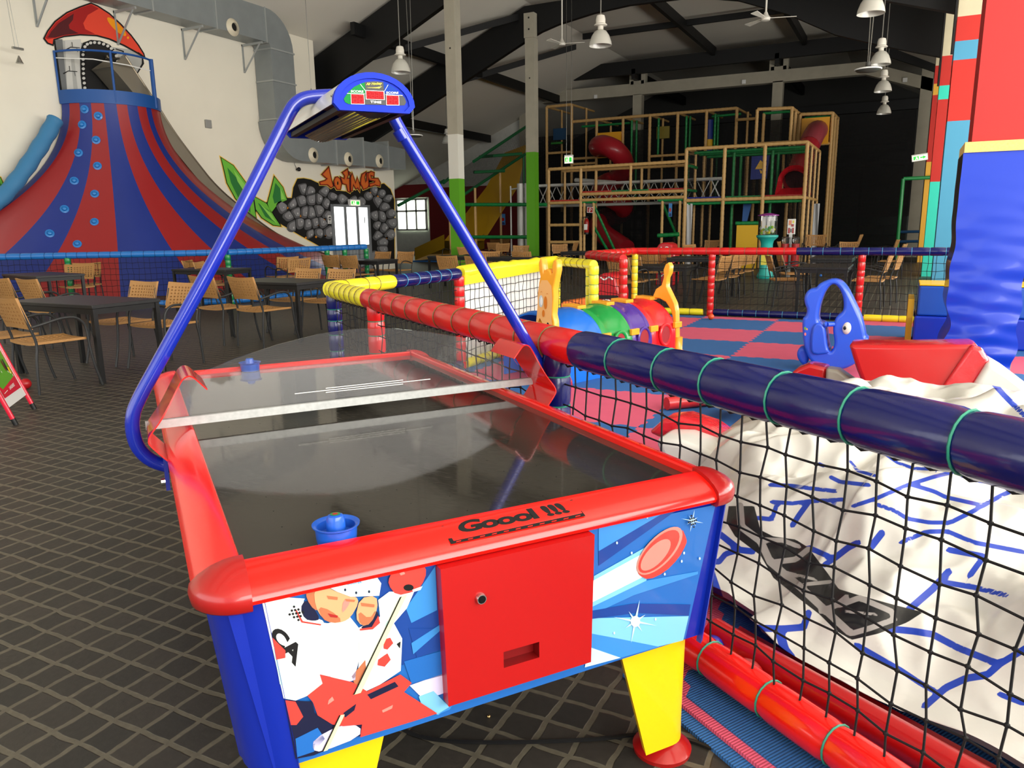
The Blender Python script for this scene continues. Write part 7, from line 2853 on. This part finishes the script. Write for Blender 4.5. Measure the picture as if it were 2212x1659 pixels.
# orange foam beam by the doubled yellow post
a, b = G(1212, 668, .2), G(1332, 650, .2)
mb = MB()
d = v3(-.08, .3, 0)
mb.hexa([v3(a.x, a.y, 0), v3(b.x, b.y, 0), v3(b.x, b.y, 0) + d, v3(a.x, a.y, 0) + d, v3(a.x, a.y, .3), v3(b.x, b.y, .32), v3(b.x, b.y, .32) + d, v3(a.x, a.y, .3) + d])
tag(mb.build('foam_beam', mat('orange_foam', (218, 110, 40), .6), origin=((a.x + b.x) / 2, (a.y + b.y) / 2, 0), bevel=.02), 'long orange foam beam lying behind the play tunnel by the doubled yellow post', 'foam block')
# tall green goal frame at the right
gf = thing('goal_frame', 'tall green padded tube frame before the dark end wall at right', 'frame', (0, 30, 0))
p, q = PY(1951, 386, 29), PY(1951, 530, 29)
for nm, a, b in (('upright', (p.x, 29, 0), p), ('crossbar', p, (p.x + 1.1, 29.3, p.z + .02))):
    mb = MB()
    mb.tube(a, b, .06, 10)
    mb.build(nm, m_gr, gf)
for y in (501, 522):
    a, b = PY(1943, y, 31.5), PY(1992, y - 1, 31.5)
    mb = MB()
    mb.tube(a, b, .05, 8)
    mb.build('blue_rail', mat('dim_blue_rail', (46, 98, 150), .5), gf)
# dark green low bleacher at the far right end
mb = MB()
for k in range(4):
    mb.box((-3.4, 38 + k * .8, 0), (.3, 38.8 + k * .8, .35 + k * .42))
tag(mb.build('bleacher', mat('dark_green_boards', (10, 40, 26), .35), origin=(-1.5, 39, 0), smooth=False), 'dark green stepped bench in the shade at the far right end', 'bench')
# dark partition frames at the far right end
mb = MB()
for X in (-3.2, -1.9, -.2):
    mb.box((X - .06, 36.9, 0), (X + .06, 37.05, 4.6))
for z in (4.55, 3.7):
    mb.box((-3.4, 36.92, z), (.3, 37.04, z + .08))
struct(mb.build('trim_3', m_beam, smooth=False))

# ================================================================== HANGING LAMPS, FANS
m_al = mat('lamp_housing_white', (206, 202, 190), .4)


def lampglass():
    m = mat('prismatic_lamp_dome', (222, 220, 208), .22, coat=.4)
    b = m.node_tree.nodes['Principled BSDF']
    b.inputs['Transmission Weight'].default_value = .35
    b.inputs['Alpha'].default_value = .92
    return m


l0 = thing('pendant_lamp', 'x', 'lamp')
mb = MB()
mb.lathe([(.022, .52), (.07, .5), (.085, .44), (.085, .37), (.115, .35), (.115, .335), (.05, .325), (.05, .27), (.07, .25)], 20)
mb.build('ballast_housing', m_al, l0, sharp=50)
mb = MB()
prf = [(.07, .26), (.11, .235), (.16, .16), (.195, .06), (.205, 0), (.2, 0), (.19, .06), (.155, .155), (.105, .228), (.068, .25)]
n = 40
vs, fs = [], []
mb.lathe(prf, n)
mb.build('dome', lampglass(), l0, sharp=50)
mb = MB()
mb.ball((0, 0, .17), .045, 10)
mb.build('bulb', m_white, l0)
mb = MB()
mb.tube((0, 0, .5), (0, 0, 3.75), .009, 5)
mb.build('cord', mat('grey_cord', (120, 118, 110), .6), l0)
first = [True]
for x, y, z, lab, k in ((866, 157, 4.55, 'glass dome pendant lamp left of the first concrete column', 1), (1297, 99, 4.55, 'glass dome pendant lamp at the top centre, right of the columns', 1), (1881, 30, 4.55, 'glass dome pendant lamp cut by the top edge of the photo', 1),
                        (1901, 140, 4.55, 'glass dome pendant lamp second in the row at right', 1), (1907, 198, 4.55, 'grey glass dome pendant lamp third in the row at right', 1), (1909, 246, 4.55, 'dim glass dome pendant lamp farthest in the row at right', 1),
                        (966, 309, 4.5, 'glass dome pendant lamp left of the first column, nearer of two', 1), (979, 339, 4.5, 'glass dome pendant lamp left of the first column, farther of two', 1)):
    p = G(x, y, z)
    if p.y > 40:
        p = PY(x, y, 26)
    o = l0 if first[0] else copy_tree(l0)
    first[0] = False
    o.location = p
    o['label'], o['group'] = lab, 'glass dome pendant lamps'
for x, y, Y, lab in ((1875, 150, 17, 'flat disc lamp on two wires beside the pendant row at right'), (893, 293, 17.5, 'flat disc lamp on two wires behind the blue pole')):
    p = PY(x, y, Y)
    t = thing('disc_lamp', lab, 'lamp', p, 'flat disc lamps')
    mb = MB()
    mb.lathe([(.001, -.05), (.2, -.035), (.24, 0), (.235, .02), (.08, .05), (.05, .06), (.05, .13), (.001, .13)], 28, p)
    mb.build('disc', mat('dark_lamp_disc', (70, 69, 64), .4), t, sharp=50)
    mb = MB()
    mb.path([p + v3(.238 * math.cos(q), .238 * math.sin(q), .0) for q in [2 * PI * i / 28 for i in range(28)]], .014, 6, closed=True)
    mb.build('rim', m_white, t)
    for dx in (-.04, .04):
        mb = MB()
        mb.tube(p + v3(dx * .3, 0, .12), (p.x + dx * 2, p.y, 8.5), .008, 5)
        mb.build('wire', m_steel, t)
f0 = None
for x, y, Y, lab in ((1214, 94, 20.5, 'ceiling fan right of the second concrete column'), (1654, 39, 18, 'ceiling fan near the top right of centre')):
    p = PY(x, y, Y)
    t = thing('ceiling_fan', lab, 'fan', p, 'white three-bladed ceiling fans')
    mb = MB()
    mb.lathe([(.001, -.06), (.09, -.05), (.1, 0), (.06, .05), (.03, .12), (.02, .12), (.02, 8.4 - p.z), (.06, 8.45 - p.z)], 16, p)
    mb.build('motor', m_al, t)
    for k in range(3):
        a = .3 + 2 * PI * k / 3
        d, e = v3(math.cos(a), math.sin(a), 0), v3(-math.sin(a), math.cos(a), 0)
        mb = MB()
        mb.hexa([p + d * r + e * s_ + v3(0, 0, z + .2 * s_) for z in (-.008, .004) for r, s_ in ((.08, -.03), (.62, -.07), (.62, .07), (.08, .03))])
        mb.build('blade', m_al, t, smooth=False)
# wires hanging beside the first column, small triangular pulls
for x, y0_, y1_, X, lab in ((988, 0, 300, -12.2, 'thin hanging wire with a small weight just left of the first column'), (672, 0, 190, -13.2, 'thin hanging wire with a hook above the score lamp')):
    a, b = PX(x - 3, y0_, X), PX(x, y1_, X)
    t = thing('hanging_wire', lab, 'wire', b)
    mb = MB()
    mb.tube(b, (b.x, b.y, 7.6), .007, 5)
    mb.build('wire', m_steel, t)
    mb = MB()
    mb.lathe([(.001, -.2), (.03, -.18), (.03, -.06), (.001, 0)], 8, b)
    mb.build('weight', m_steel, t)
